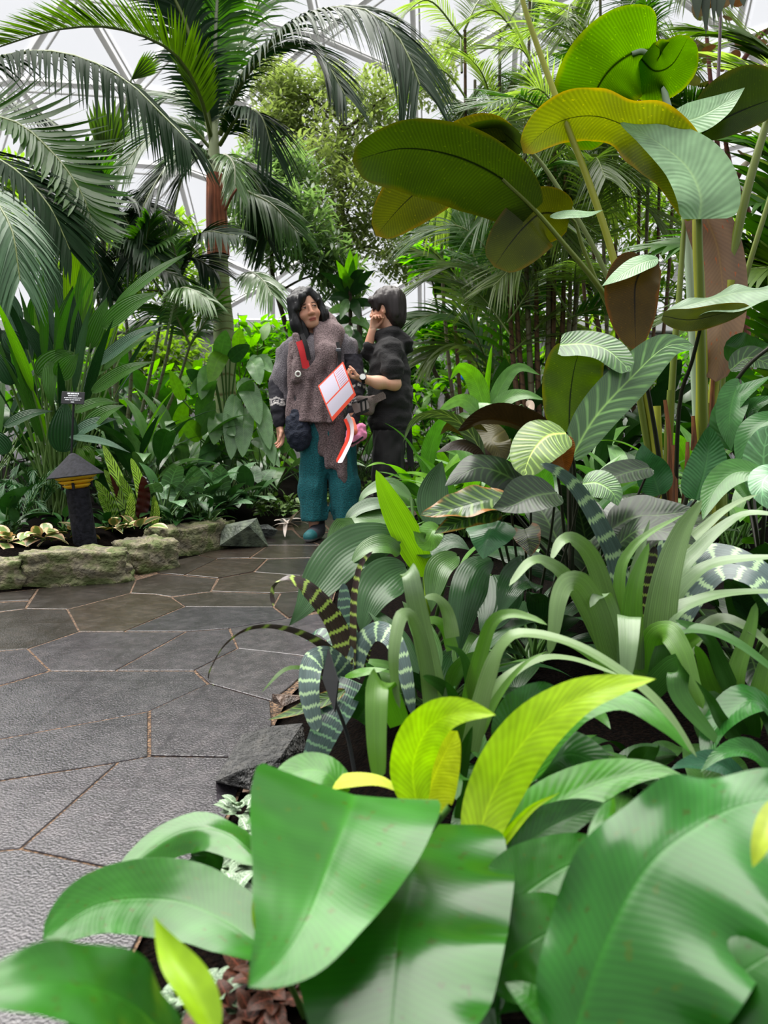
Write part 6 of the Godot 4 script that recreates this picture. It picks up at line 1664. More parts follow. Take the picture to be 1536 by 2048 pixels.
	for k in [[214, 338, 225, 190, 76], [212, 340, 195, 250, 40], [262, 160, 320, 110, 60], [258, 165, 290, 190, 44], [160, 430, 130, 330, 60]]:
		fan_leaf(t, P(k[0], k[1], 7.7), P(k[2], k[3], 7.6), 12, k[4] / 150.0, yg)
		stem(t, [[205, 940, 7.8], [208, 600, 7.8], [k[0], k[1], 7.7]], 5, 4, rib)
	right_palms([rib, pr, dg, mg, yg, pg])


func fan_leaf(t: Node3D, from: Vector3, to: Vector3, n: int, spread: float, m: Material) -> void:
	var ax := to - from
	var tg := ax.normalized()
	var s := (from - eye).cross(tg).normalized()
	var nn := s.cross(tg)
	var c := PackedVector3Array()
	var uv := PackedVector2Array()
	var idx := PackedInt32Array()
	for i in n:
		var a := lerpf(-1.0, 1.0, (i + 0.5) / n)
		var dir := (tg + s * a * spread).normalized() * ax.length() * (1.0 - 0.25 * a * a)
		var wd := dir.normalized().cross(nn).normalized() + nn * (0.5 if i % 2 else -0.5)
		var first := c.size()
		for k in 4:
			var w: float = ax.length() * spread / n * [0.1, 0.7, 0.9, 0.05][k]
			c.append(from + dir * k / 3.0 - wd * w)
			c.append(from + dir * k / 3.0 + wd * w)
			uv.append(Vector2(0.2, k / 3.0))
			uv.append(Vector2(0.8, k / 3.0))
		for k in 3:
			var b := first + k * 2
			idx.append_array([b, b + 2, b + 1, b + 1, b + 2, b + 3])
	wpart(t, "fan_leaf", mesh_of(c, smooth_normals(c, idx), uv, idx), m)


func right_palms(m: Array) -> void:
	rng.seed = 231
	var bark := mat("cane bark", Color(0.50, 0.36, 0.26), 0.8, {"tex": "bark", "bump": "bark", "deep": 0.6})
	var gc := mat("grey cane", Color(0.48, 0.44, 0.34), 0.7, {"tex": "rings", "bump": "rings", "deep": 0.3})
	var thin := lm("plain", Color(0.62, 0.70, 0.46), 0.32, Color(1.15, 1.25, 0.65))
	var thin2 := lm("plain", Color(0.50, 0.60, 0.38), 0.3, Color(1.05, 1.15, 0.55))
	# three clumps of bamboo palm
	var rows := [["clump of bamboo palm with brown-barked canes, right behind the upright olive leaf", 1090, 5.6, [[1018, 520], [1030, 430], [1072, 470], [1098, 300], [1130, 350], [1142, 470], [1110, 200], [1050, 250], [1160, 280]]],
		["tall bamboo palm behind the yellow-green glowing leaf, its fine fronds filling the top right", 1250, 6.4, [[1180, 100], [1230, 200], [1280, 60], [1320, 250], [1200, -60], [1350, 120], [1300, -80], [1150, 30]]],
		["bamboo palm further back behind the giant dark leaf, pale against the glass", 960, 7.6, [[900, 240], [950, 160], [1000, 60], [930, 60], [1010, 330], [1060, -40], [880, 330], [985, 420]]]]
	for r in rows:
		var d: float = r[2]
		var base := P(r[1], 900, d)
		base.y = 0.13
		var t := thing("bamboo_palm", r[0], "palm", base)
		for k in r[3]:
			var v_top: float = k[1]
			stem(t, [[r[1] + (k[0] - r[1]) * 0.5, 930, d], [r[1] + (k[0] - r[1]) * 0.9, (k[1] + 900) * 0.5, d], [k[0], k[1], d - 0.1]], 15 if r[2] < 6.0 else 9, 6, bark if rng.randf() < 0.5 else gc, "cane", 6)
			for q in (6 if v_top > 250 else 5):
				var az := rng.randf_range(0, TAU)
				var reach := rng.randf_range(110, 230) * 5.6 / d
				var rise := rng.randf_range(20, 150) * 5.6 / d
				var fall := rng.randf_range(-60, 110) * 5.6 / d
				var dz := sin(az) * reach * d / FPX * 0.8
				var u0: float = k[0] + rng.randf_range(-8, 8)
				var v0: float = k[1] + rng.randf_range(0, 200)
				px_frond(t, [[u0, v0, d - 0.1], [u0 + cos(az) * reach * 0.5, v0 - rise, d - 0.1 + dz * 0.5], [u0 + cos(az) * reach, v0 - rise + fall, d - 0.1 + dz]], 40, 105 * 5.6 / d, rng.randf_range(0.1, 0.45), 0.11, [m[0], [thin, thin2, thin, m[3]][rng.randi() % 4]], Vector3(rng.randf_range(-0.5, 0.5), 1, rng.randf_range(-0.2, 0.7)), 2.6)
	# single fronds that can be made out
	var t2 := thing("feather_palm", "low feather palm behind the boy, one frond pointing left under the pale wall", "palm", grounded(P(1010, 880, 6.6), 0.13))
	for k in [[[1010, 880, 6.6], [960, 690, 6.4], [900, 630, 6.3], [820, 640, 6.2]], [[1010, 880, 6.6], [950, 720, 6.3], [900, 690, 6.2], [850, 720, 6.1]], [[1010, 880, 6.6], [930, 600, 6.6], [890, 530, 6.5], [830, 500, 6.4]], [[1010, 880, 6.6], [960, 560, 6.7], [920, 460, 6.7], [850, 400, 6.6]], [[1010, 880, 6.6], [1000, 640, 6.4], [990, 560, 6.3], [930, 520, 6.2]], [[1010, 880, 6.6], [1040, 640, 6.3], [1080, 560, 6.2], [1150, 540, 6.1]], [[1010, 880, 6.6], [1030, 700, 6.2], [1080, 650, 6.1], [1130, 660, 6.0]]]:
		px_frond(t2, k, 36, 95, 0.3, 0.3, [m[0], [thin, m[3], thin2][rng.randi() % 3]], Vector3(rng.randf_range(-0.3, 0.3), 1, 0.5), 3.5)
	# broad green palm at the right edge
	var t3 := thing("feather_palm", "green palm with long strappy leaflets at the right edge, behind the giant leaves' stalks", "palm", grounded(P(1560, 880, 4.4), 0.13))
	for k in [[[1560, 880, 4.4], [1550, 600, 4.3], [1490, 500, 4.2], [1330, 490, 4.0]], [[1560, 880, 4.4], [1590, 500, 4.3], [1560, 420, 4.2], [1430, 400, 4.0]], [[1560, 880, 4.4], [1600, 450, 4.4], [1570, 330, 4.3], [1440, 270, 4.2]], [[1560, 880, 4.4], [1610, 400, 4.4], [1600, 220, 4.4], [1480, 130, 4.3]], [[1560, 880, 4.4], [1570, 640, 4.2], [1520, 580, 4.1], [1400, 620, 4.0]], [[1560, 880, 4.4], [1620, 300, 4.6], [1560, 120, 4.7], [1400, 60, 4.7]], [[1560, 880, 4.4], [1590, 600, 4.1], [1560, 540, 3.9], [1470, 540, 3.8]]]:
		px_frond(t3, k, 34, 170, 0.25, 0.30, [m[0], [m[3], m[4], m[3], thin][rng.randi() % 4]], Vector3(rng.randf_range(-0.3, 0.3), 1, 0.4), 5)
	# tree with round grey-brown leaves and red branches, top right
	var t4 := thing("sea_grape_tree", "tree with round greyish-brown leaves and red-brown branches in the top right corner", "tree", grounded(P(1500, 860, 5.6), 0.13))
	var bk := mat("red branch", Color(0.56, 0.30, 0.24), 0.7, {"tex": "bark"})
	for k in [[[1500, 860, 5.6], [1490, 600, 5.6], [1450, 400, 5.6], [1425, 200, 5.5], [1410, 30, 5.4]], [[1490, 600, 5.6], [1510, 470, 5.6], [1460, 330, 5.5], [1440, 180, 5.4]], [[1450, 400, 5.6], [1490, 330, 5.5], [1540, 300, 5.4]], [[1430, 220, 5.5], [1480, 130, 5.4], [1530, 60, 5.3]]]:
		stem(t4, k, 15, 7, bk, "branch")
	var rl := [lm("plain", Color(0.62, 0.58, 0.50), 0.5, Color(0.5, 0.4, 0.3)), lm("plain", Color(0.56, 0.44, 0.30), 0.5, Color(0.5, 0.4, 0.25)), lm("plain", Color(0.56, 0.58, 0.40), 0.5, Color(0.5, 0.5, 0.2))]
	var disc := leaf_mesh([Vector3.ZERO, Vector3(0, 0.5, 0.06), Vector3(0, 1, 0.02)], [Vector3.LEFT, Vector3.LEFT, Vector3.LEFT], 0.5, ELLIP, {"nv": 8, "nu": 4, "fold": 0.1})
	for i in 90:
		var p := P(rng.randf_range(1395, 1560), rng.randf_range(-40, 400) * rng.randf_range(0.5, 1.0), rng.randf_range(5.1, 5.8))
		var b := Basis(Vector3.UP, rng.randf() * TAU) * Basis(Vector3.RIGHT, rng.randf_range(0.6, 2.4))
		part(t4, "leaf", disc, rl[rng.randi() % 3], Transform3D(b.scaled_local(Vector3.ONE * rng.randf_range(0.07, 0.12)), p - t4.position))
	# dark leaf tips hanging in at the top
	var t5 := thing("hanging_leaf_cluster", "dark leaf tips hanging into the top edge of the photo above the red branches", "plant", P(1430, -120, 3.0))
	for k in [[1392, -60, 1395, 42, 24], [1410, -60, 1412, 70, 18], [1440, -60, 1438, 36, 34], [1466, -60, 1464, 20, 20], [1482, -60, 1488, 14, 26], [1425, -60, 1428, 52, 12]]:
		leaf(t5, [[k[0], k[1], 3.0], [(k[0] + k[2]) * 0.5, -20, 2.98], [k[2], k[3], 2.97]], k[4], LANCE, lm("plain", Color(0.15, 0.22, 0.13), 0.4, Color(0.3, 0.35, 0.1)), {"nv": 10})
	stem(t5, [[1380, -70, 3.0], [1430, -90, 3.0], [1500, -70, 3.0]], 10, 6, bk, "branch")


# ---------------------------------------------------------------- trees and shrubs behind
# small leaves in their thousands: one mass of copies
func foliage(t: Node3D, blobs: Array, n: int, size: Array, ratio: float, m: Material) -> void:
	var leafm := leaf_mesh([Vector3.ZERO, Vector3(0, 0.5, 0.03), Vector3(0, 1, 0.1)], [Vector3.LEFT, Vector3.LEFT, Vector3.LEFT], ratio * 0.5, LANCE, {"nv": 3, "nu": 2, "fold": 0.2})
	leafm.surface_set_material(0, m)
	var mm := MultiMesh.new()
	mm.transform_format = MultiMesh.TRANSFORM_3D
	mm.mesh = leafm
	mm.instance_count = n
	var buf := PackedFloat32Array()
	for i in n:
		var b = blobs[rng.randi() % blobs.size()]
		var dir := Vector3(rng.randfn(), rng.randfn(), rng.randfn()).normalized()
		var p: Vector3 = b[0] + dir * Vector3(b[1], b[2], b[1]) * pow(rng.randf(), 0.4) - t.position
		var s := rng.randf_range(size[0], size[1])
		var bs := (Basis(Vector3.UP, rng.randf() * TAU) * Basis(Vector3.RIGHT, rng.randf_range(0.6, 2.5))).scaled_local(Vector3.ONE * s)
		mm.set_instance_transform(i, Transform3D(bs, p))
	var o := MultiMeshInstance3D.new()
	o.multimesh = mm
	o.material_override = m
	o.name = "foliage"
	t.add_child(o, true)
	stuff(o)


func tree(called: String, label: String, foot: Array, top: Array, spots: Array, n: int, size: Array, ratio: float, m: Material, trunk: Material, w := 14.0) -> void:
	var base := P(foot[0], foot[1], foot[2])
	base.y = 0.12
	var t := thing(called, label, "tree", base)
	var tp := P(top[0], top[1], top[2])
	var r: float = w * foot[2] / FPX * 0.5
	wpart(t, "trunk", tube_mesh([base + Vector3.DOWN * 0.2, base.lerp(tp, 0.4) + Vector3(0.15, 0, 0), base.lerp(tp, 0.75) - Vector3(0.1, 0, 0), tp], r, r * 0.4, 8, 12), trunk)
	var blobs := []
	for s in spots:
		var p := P(s[0], s[1], s[2])
		blobs.append([p, s[3] * s[2] / FPX, s[4] * s[2] / FPX])
		var from := base.lerp(tp, clampf(0.4 + 0.6 * (p.y - base.y) / maxf(tp.y - base.y, 0.1) - 0.15, 0.35, 0.98))
		wpart(t, "branch", tube_mesh([from, from.lerp(p, 0.5) + Vector3(0, 0.1, 0), p], r * 0.4, r * 0.12, 5, 8), trunk)
	foliage(t, blobs, n, size, ratio, m)


# leafy bush whose leaves can be told apart
func shrub(called: String, label: String, at: Vector3, wide: float, high: float, n: int, size: Array, ms: Array, prof: Array, ratio: float, group := "") -> void:
	var t := thing(called, label, "shrub", at, group)
	var key := "shrub%s%f" % [prof, ratio]
	if not meshes.has(key):
		meshes[key] = [leaf_mesh([Vector3.ZERO, Vector3(0, 0.5, 0.06), Vector3(0, 0.95, 0.25)], [Vector3.LEFT, Vector3.LEFT, Vector3.LEFT], ratio * 0.5, prof, {"nv": 8, "nu": 4, "fold": 0.16}), leaf_mesh([Vector3.ZERO, Vector3(0, 0.5, 0.12), Vector3(0, 0.8, 0.5)], [Vector3.LEFT, Vector3.LEFT, Vector3.LEFT], ratio * 0.5, prof, {"nv": 8, "nu": 4, "fold": 0.1})]
	var twigs := SurfaceTool.new()
	twigs.begin(Mesh.PRIMITIVE_TRIANGLES)
	var tips := []
	for k in maxi(5, n / 9):
		var az := rng.randf() * TAU
		var h := high * rng.randf_range(0.35, 1.0)
		var r := wide * sqrt(rng.randf()) * (1.0 - 0.3 * h / high)
		var tip := Vector3(cos(az) * r, h, sin(az) * r)
		tips.append(tip)
		twigs.append_from(tube_mesh([Vector3(0, -0.05, 0), Vector3(cos(az) * r * 0.4, h * 0.5, sin(az) * r * 0.4), tip], 0.012, 0.004, 4, 5), 0, Transform3D())
	part(t, "stems", twigs.commit(), mat("twig", Color(0.33, 0.30, 0.17), 0.7))
	for i in n:
		var tip: Vector3 = tips[i % tips.size()]
		var p: Vector3 = tip * (1.0 - 0.45 * rng.randf() * rng.randf()) + Vector3(rng.randf_range(-1, 1), rng.randf_range(-0.5, 0.5), rng.randf_range(-1, 1)) * size[0] * 0.35
		var b := Basis(Vector3.UP, rng.randf() * TAU) * Basis(Vector3.RIGHT, rng.randf_range(0.4, 1.9))
		part(t, "leaf", meshes[key][rng.randi() % 2], ms[rng.randi() % ms.size()], Transform3D(b.scaled_local(Vector3.ONE * rng.randf_range(size[0], size[1])), p))


func build_background() -> void:
	rng.seed = 301
	var bark := mat("tree bark", Color(0.36, 0.30, 0.24), 0.85, {"tex": "bark", "bump": "bark", "deep": 0.6})
	var olive := lm("plain", Color(0.66, 0.71, 0.50), 0.4, Color(1.05, 1.12, 0.78))
	var grey := lm("plain", Color(0.58, 0.68, 0.54), 0.32, Color(1.0, 1.1, 0.7))
	var green := lm("plain", Color(0.54, 0.66, 0.36), 0.32, Color(1.15, 1.25, 0.5))
	var lime := lm("plain", Color(0.52, 0.76, 0.12), 0.4, Color(1.1, 1.25, 0.2))
	var lime2 := lm("lateral", Color(0.62, 0.85, 0.14), 0.4, Color(1.1, 1.25, 0.2))
	var fresh := lm("lateral", Color(0.52, 0.74, 0.22), 0.36, Color(0.9, 1.0, 0.2))
	var mid := lm("lateral", Color(0.42, 0.60, 0.30), 0.3, Color(0.6, 0.75, 0.2))
	var dk := lm("lateral", Color(0.20, 0.34, 0.18), 0.28, Color(0.4, 0.5, 0.15))
	var pale := lm("lateral", Color(0.64, 0.78, 0.58), 0.28, Color(0.6, 0.7, 0.3))
	tree("weeping_fig", "tall airy tree with fine olive leaves in the centre, above the two people", [700, 840, 10.5], [690, 170, 10.5], [[620, 330, 10.2, 70, 80], [700, 250, 10.5, 80, 90], [760, 200, 10.6, 60, 70], [720, 390, 10.2, 70, 70], [790, 430, 10.4, 70, 70], [660, 180, 10.8, 60, 60], [840, 330, 10.6, 60, 90], [800, 520, 10.3, 60, 50], [640, 440, 10.2, 60, 60], [560, 250, 10.8, 50, 60], [860, 150, 10.8, 60, 70], [580, 180, 10.9, 50, 50], [700, 480, 10.4, 60, 50], [880, 460, 10.4, 50, 60], [600, 250, 11.0, 60, 60], [540, 160, 11.2, 50, 60], [525, 280, 11.0, 50, 60], [690, 330, 10.6, 70, 70]], 17000, [0.06, 0.12], 0.4, olive, bark)
	tree("grey_leaved_tree", "bushy tree with grey-green narrow leaves left of the centre, behind the woman's head", [560, 850, 9.4], [560, 400, 9.4], [[540, 400, 9.2, 70, 60], [600, 430, 9.2, 70, 60], [560, 480, 9.1, 80, 60], [640, 500, 9.2, 60, 60], [500, 440, 9.3, 60, 60], [580, 340, 9.5, 60, 50], [680, 560, 9.3, 60, 50], [520, 330, 9.6, 50, 50]], 5200, [0.10, 0.20], 0.24, grey, bark)
	tree("leafy_tree", "green tree behind the bamboo palms at the right, mostly hidden by their fronds", [1180, 850, 9.0], [1180, 350, 9.0], [[1050, 440, 9.0, 100, 90], [1160, 380, 9.0, 110, 80], [1260, 440, 9.0, 110, 100], [1120, 560, 8.9, 120, 80], [1250, 580, 8.9, 110, 80], [1350, 400, 9.0, 110, 80], [1400, 500, 8.9, 110, 100], [1480, 620, 8.8, 110, 90], [950, 540, 9.2, 70, 70]], 5200, [0.10, 0.20], 0.3, green, bark)
	tree("leafy_tree", "thin-leaved tree behind the left palms, seen through their fronds", [120, 850, 9.0], [120, 420, 9.0], [[60, 480, 9.0, 90, 80], [170, 520, 9.0, 90, 80], [270, 560, 9.0, 90, 70], [350, 480, 9.0, 60, 60], [20, 380, 9.2, 70, 70], [400, 590, 8.8, 60, 60]], 3000, [0.10, 0.18], 0.3, green, bark)
	tree("vine_covered_tree", "small tree behind the boy, overgrown with pale round leaves, dark hollow below", [880, 850, 8.6], [880, 640, 8.6], [[850, 520, 8.6, 40, 30], [900, 560, 8.6, 40, 30], [880, 660, 8.5, 60, 30], [940, 670, 8.5, 50, 30]], 700, [0.10, 0.16], 0.7, lime, bark)
	# bright shrubs
	for k in [[500, 880, 8.4, 0.5, 1.75, 110, "lime-green shrub behind the woman, right of the ringed palm trunk"], [560, 880, 8.8, 0.45, 1.85, 100, "lime-green shrub behind the woman's left shoulder, taller than its neighbour"], [400, 890, 8.2, 0.5, 1.5, 80, "lime-green shrub left of the ringed palm trunk"], [630, 890, 8.6, 0.5, 1.1, 70, "lime-green shrub hidden behind the woman"], [330, 900, 8.6, 0.6, 1.3, 70, "lime-green shrub far back between the thin palm canes"], [180, 900, 8.8, 0.7, 1.5, 70, "lime-green shrub far back behind the pleated leaves"]]:
		shrub("lime_shrub", k[6], grounded(P(k[0], k[1], k[2]), 0.12), k[3], k[4], k[5], [0.20, 0.32], [lime2, fresh, lime2], LANCE, 0.42)
	for k in [[870, 880, 8.0, 0.5, 1.15, 90, [lime2, fresh], "lime-green shrub directly right of the boy's hood"], [930, 880, 8.2, 0.5, 1.0, 70, [fresh, dk], "half-dark shrub to the right of the lime-green shrub by the boy"], [880, 890, 7.0, 0.45, 0.62, 70, [mid, fresh, pale], "mid-green shrub right of the boy's waist"], [840, 900, 6.4, 0.3, 0.5, 50, [fresh, mid], "low fresh-green shrub behind the boy's back, by his hip"]]:
		shrub("leafy_shrub", k[7], grounded(P(k[0], k[1], k[2]), 0.12), k[3], k[4], k[5], [0.16, 0.26], k[6], LANCE, 0.42)
	# the dark-leaved cane plant between the two heads
	var t := thing("cane_plant", "upright cane plant with a crown of green leaves between the woman's and boy's heads", "plant", grounded(P(698, 900, 7.4), 0.12))
	stem(t, [[698, 920, 7.4], [702, 760, 7.4], [700, 580, 7.35]], 12, 8, bark, "cane")
	for k in [[700, 590, 640, 545, 20, 0], [700, 590, 750, 540, 20, 0], [700, 580, 700, 498, 24, 1], [700, 580, 715, 502, 18, 1], [700, 590, 672, 520, 20, 1], [700, 590, 740, 575, 18, 0], [700, 600, 655, 600, 20, 0], [700, 610, 760, 615, 18, 0], [700, 640, 660, 655, 20, 0], [700, 640, 745, 660, 18, 2], [700, 650, 690, 700, 20, 2], [700, 600, 720, 640, 22, 0], [700, 600, 680, 640, 20, 2], [700, 585, 685, 545, 20, 1], [700, 620, 650, 630, 18, 2], [700, 660, 730, 710, 20, 0], [700, 660, 665, 710, 20, 2], [700, 570, 730, 540, 18, 0]]:
		leaf(t, [[k[0], k[1], 7.36, 0], [(k[0] + k[2]) * 0.5, (k[1] + k[3]) * 0.5 - 8, 7.25, 0], [k[2], k[3], 7.15, 0]], k[4], LANCE, [dk, fresh, pale][k[5]], {"fold": 0.15, "nv": 12})
	shrub("dark_shrub", "dark small-leaved shrub below the crown of the cane plant, between the two people", grounded(P(700, 910, 7.8), 0.12), 0.35, 1.3, 150, [0.10, 0.16], [dk, dk, mid, pale], LANCE, 0.36)
	# middle right: strap and paddle leaves
	var o := {"prof": LANCE, "ratio": 0.12, "shape": {"fold": 0.16, "nv": 14}, "len": [0.34, 0.5], "pet": [0.05, 0.3], "lean": [10, 75], "arch": [0.5, 1.6], "spread": 0.06}
	for k in [[985, 870, 4.6, 22, [mid, pale, fresh], "long-leaved plant between the boy and the upright olive leaf, around a rolled bright leaf"], [1040, 840, 5.0, 22, [mid, pale], "long-leaved plant in front of the brown-barked palm canes"], [900, 870, 5.2, 20, [mid, pale, fresh], "long-leaved plant close to the boy's back"], [1180, 840, 4.6, 24, [mid, dk, pale], "long-leaved plant behind the pale-striped leaves"], [1260, 860, 4.2, 24, [mid, pale, pale], "long-leaved plant seen between the giant plant's stalks"], [1380, 830, 4.4, 24, [mid, dk, fresh], "long-leaved plant behind the cluster of thick yellow stalks"], [1480, 850, 3.6, 22, [mid, dk], "long-leaved plant behind the right-edge foliage"], [950, 900, 4.0, 20, [mid, pale, fresh], "long-leaved plant behind the brown arching prayer-plant leaves"], [860, 940, 4.4, 22, [fresh, mid], "long-leaved plant next to the boy's legs"], [1120, 900, 3.4, 20, [dk, mid], "long-leaved plant in the shade behind the upright olive leaf"], [1100, 830, 6.2, 22, [mid, fresh], "long-leaved plant far back among the palm canes"], [1010, 830, 7.0, 22, [fresh, mid], "long-leaved plant far back, left of the palm canes"]]:
		o["mats"] = k[4]
		plant_clump("long_leaved_plant", k[5], grounded(P(k[0], k[1], k[2]), 0.13), k[3], o)
	# bright upright leaf and the white flowers
	var q := thing("paddle_leaf_plant", "plant with one rolled bright green leaf standing straight up, right of the boy", "plant", grounded(P(975, 900, 4.2), 0.13))
	leaf(q, [[972, 840, 4.15, 30], [976, 770, 4.14, 30], [984, 690, 4.12, 30]], 15, [0.2, 0.6], lime2, {"fold": 0.6, "nv": 16})
	leaf(q, [[972, 830, 4.1, 0], [950, 760, 4.1, 10], [920, 735, 4.08, 20], [900, 760, 4.06, 20]], 40, LANCE, fresh, {"fold": 0.15})
	leaf(q, [[976, 830, 4.1, 0], [1010, 760, 4.1, 10], [1040, 735, 4.08, 20], [1080, 750, 4.06, 20]], 30, LANCE, mid, {"fold": 0.15})
	leaf(q, [[974, 835, 4.05, 0], [975, 805, 4.0, 0], [975, 830, 3.95, 0], [972, 860, 3.94, 0]], 36, LANCE, pale, {"fold": 0.1})
	leaf(q, [[972, 840, 4.1, 0], [930, 800, 4.08, 30], [895, 810, 4.06, 40], [870, 835, 4.05, 30]], 34, LANCE, pale, {"fold": 0.15})
	leaf(q, [[976, 840, 4.1, 0], [1010, 800, 4.08, 30], [1050, 790, 4.06, 40], [1090, 800, 4.05, 30]], 34, LANCE, mid, {"fold": 0.15})
	stem(q, [[975, 930, 4.2], [974, 880, 4.18], [973, 835, 4.12]], 8, 6, mats["green stalk"])
	var fl := thing("white_flower", "white flower with a drooping petal beside the upright olive leaf's left edge", "flower", grounded(P(1045, 900, 3.0), 0.13))
	var wp := mat("petal", Color(0.95, 0.93, 0.92), 0.5, {"both": true, "back": Color(0.5, 0.5, 0.5)})
	leaf(fl, [[1032, 816, 2.9, 0], [1024, 818, 2.89, 0], [1016, 834, 2.88, 0]], 20, OVATE, wp, {"nv": 8})
	leaf(fl, [[1052, 810, 2.9, 0], [1060, 808, 2.89, 0], [1068, 820, 2.88, 0]], 16, OVATE, mat("old petal", Color(0.80, 0.72, 0.64), 0.5, {"both": true}), {"nv": 8})
	stem(fl, [[1045, 920, 3.0], [1050, 860, 2.95], [1046, 812, 2.9], [1032, 816, 2.9]], 3, 2, mats["green stalk"], "stalk")
	var bl := thing("blue_flower", "tiny bright blue flower among the leaves right of the boy's watch", "flower", P(928, 752, 4.9))
	part(bl, "bloom", rock_mesh(Vector3(0.035, 0.045, 0.03), 0.8, 0.3, 3, 4), mat("blue petal", Color(0.10, 0.45, 0.85), 0.5))
	# far hedge that closes the view under the wall
	var far := ["far tree under the pale wall at the left edge, behind the pleated palm-grass", "far tree under the pale wall between canes and ringed trunk", "far tree under the pale wall behind the woman's head", "far tree under the pale wall right behind the boy", "far tree under the pale wall behind the brown-barked canes", "far tree under the pale wall behind the giant plants' stalks", "far tree under the pale wall at the right edge"]
	for k in 7:
		var u := 100.0 + k * 225.0
		var d := 11.0 + 0.6 * sin(k * 2.1)
		tree("far_tree", far[k], [u, 840, d], [u, 700, d], [[u - 60, 720, d, 80, 60], [u + 50, 740, d, 80, 60], [u, 690, d, 80, 50], [u + 20, 780, d - 0.3, 110, 50]], 1300, [0.12, 0.22], 0.4, [fresh, green, lime, mid][k % 4], bark, 9.0)
		(get_child(get_child_count() - 1) as Node3D).set_meta("group", "trees under the pale wall")


func shade_fillers() -> void:
	rng.seed = 411
	var mid := lm("lateral", Color(0.30, 0.48, 0.22), 0.3, Color(0.6, 0.75, 0.2))
	var dk := lm("lateral", Color(0.20, 0.34, 0.18), 0.28, Color(0.4, 0.5, 0.15))
	var fresh := lm("lateral", Color(0.42, 0.64, 0.18), 0.36, Color(0.9, 1.0, 0.2))
	var o := {"prof": OVATE, "ratio": 0.2, "shape": {"fold": 0.14, "nv": 12, "nu": 4}, "len": [0.34, 0.55], "pet": [0.3, 0.9], "lean": [8, 70], "arch": [0.5, 1.4], "spread": 0.15}
	for k in [[-40, 900, 7.0, [dk, mid], "shaded broad-leaved plant at the left edge behind the dark pleated clump"], [60, 900, 7.4, [dk, mid, fresh], "broad-leaved plant behind the tall pleated clump's stalks"], [150, 900, 7.0, [dk, mid], "broad-leaved plant far behind the bollard lamp"], [240, 900, 7.6, [mid, fresh], "broad-leaved plant among the slender canes"], [330, 900, 7.4, [dk, mid], "broad-leaved plant left of the ringed trunk, in half shade"],
			[800, 890, 8.6, [mid, fresh], "broad-leaved plant behind the boy's trousers"], [1150, 880, 6.8, [dk, mid], "broad-leaved plant behind the brown-barked canes"], [1250, 870, 5.6, [dk, mid], "broad-leaved plant in the gap right of the pale-striped leaves"], [1330, 870, 6.2, [mid, dk], "broad-leaved plant in the gap between the two giant-leaved plants"], [1440, 870, 5.4, [dk, mid], "broad-leaved plant behind the yellow stalks at the right"], [1540, 880, 5.0, [dk, mid], "broad-leaved plant at the far right behind the strappy palm"], [1040, 880, 6.0, [dk, mid], "broad-leaved plant at the foot of the brown-barked canes"]]:
		o["mats"] = k[3]
		plant_clump("broadleaf_plant", k[4], grounded(P(k[0], k[1], k[2]), 0.13), 26, o)
	var low := {"prof": LANCE, "ratio": 0.15, "len": [0.10, 0.17], "pet": [0.02, 0.06], "lean": [25, 90], "arch": [0.6, 1.6], "mats": [dk, mid], "shape": {"fold": 0.16, "nv": 14}, "spread": 0.05}
	for k in [[1230, 1500, 1.22, "dark low rosette on the soil in front of the largest strap-leaved bromeliad"], [1400, 1530, 1.15, "dark low rosette at the right, between the bromeliads and the biggest glossy leaf"], [1120, 1470, 1.3, "dark low rosette behind the arching shiny leaf"], [1020, 1520, 1.2, "dark low rosette behind the long lime blade"]]:
		plant_clump("leafy_plant", k[3], grounded(P(k[0], k[1], k[2]), 0.11), 12, low)
	# the bed goes on beyond the right edge of the photo
	var side := {"prof": LANCE, "ratio": 0.14, "len": [0.24, 0.42], "pet": [0.05, 0.25], "lean": [10, 80], "arch": [0.5, 1.5], "mats": [dk, mid, fresh], "shape": {"fold": 0.16, "nv": 12, "nu": 4}, "spread": 0.08}
	for k in [[0.95, -1.1, "border plant just right of the biggest glossy foreground leaf, outside the frame"], [1.35, -1.6, "border plant right of the smaller strap-leaved bromeliad, outside the frame"], [0.80, -0.6, "border plant nearest the camera, outside the frame's bottom right corner"], [1.7, -2.4, "border plant right of the giant-leaved plants' stalks, outside the frame"],
			[1.3, -0.9, "outermost border plant beside the camera, well outside the frame at the right"], [2.3, -2.9, "border plant outside the frame, between the giant-leaved plants and the strappy palm"], [2.4, -4.0, "border plant at the foot of the strappy green palm, outside the frame"], [1.9, -1.6, "outermost border plant right of the bromeliads, well outside the frame"]]:
		plant_clump("border_plant", k[2], Vector3(k[0], bed_height(k[0], k[1]), k[1]), 16, side, "plants beyond the right edge")


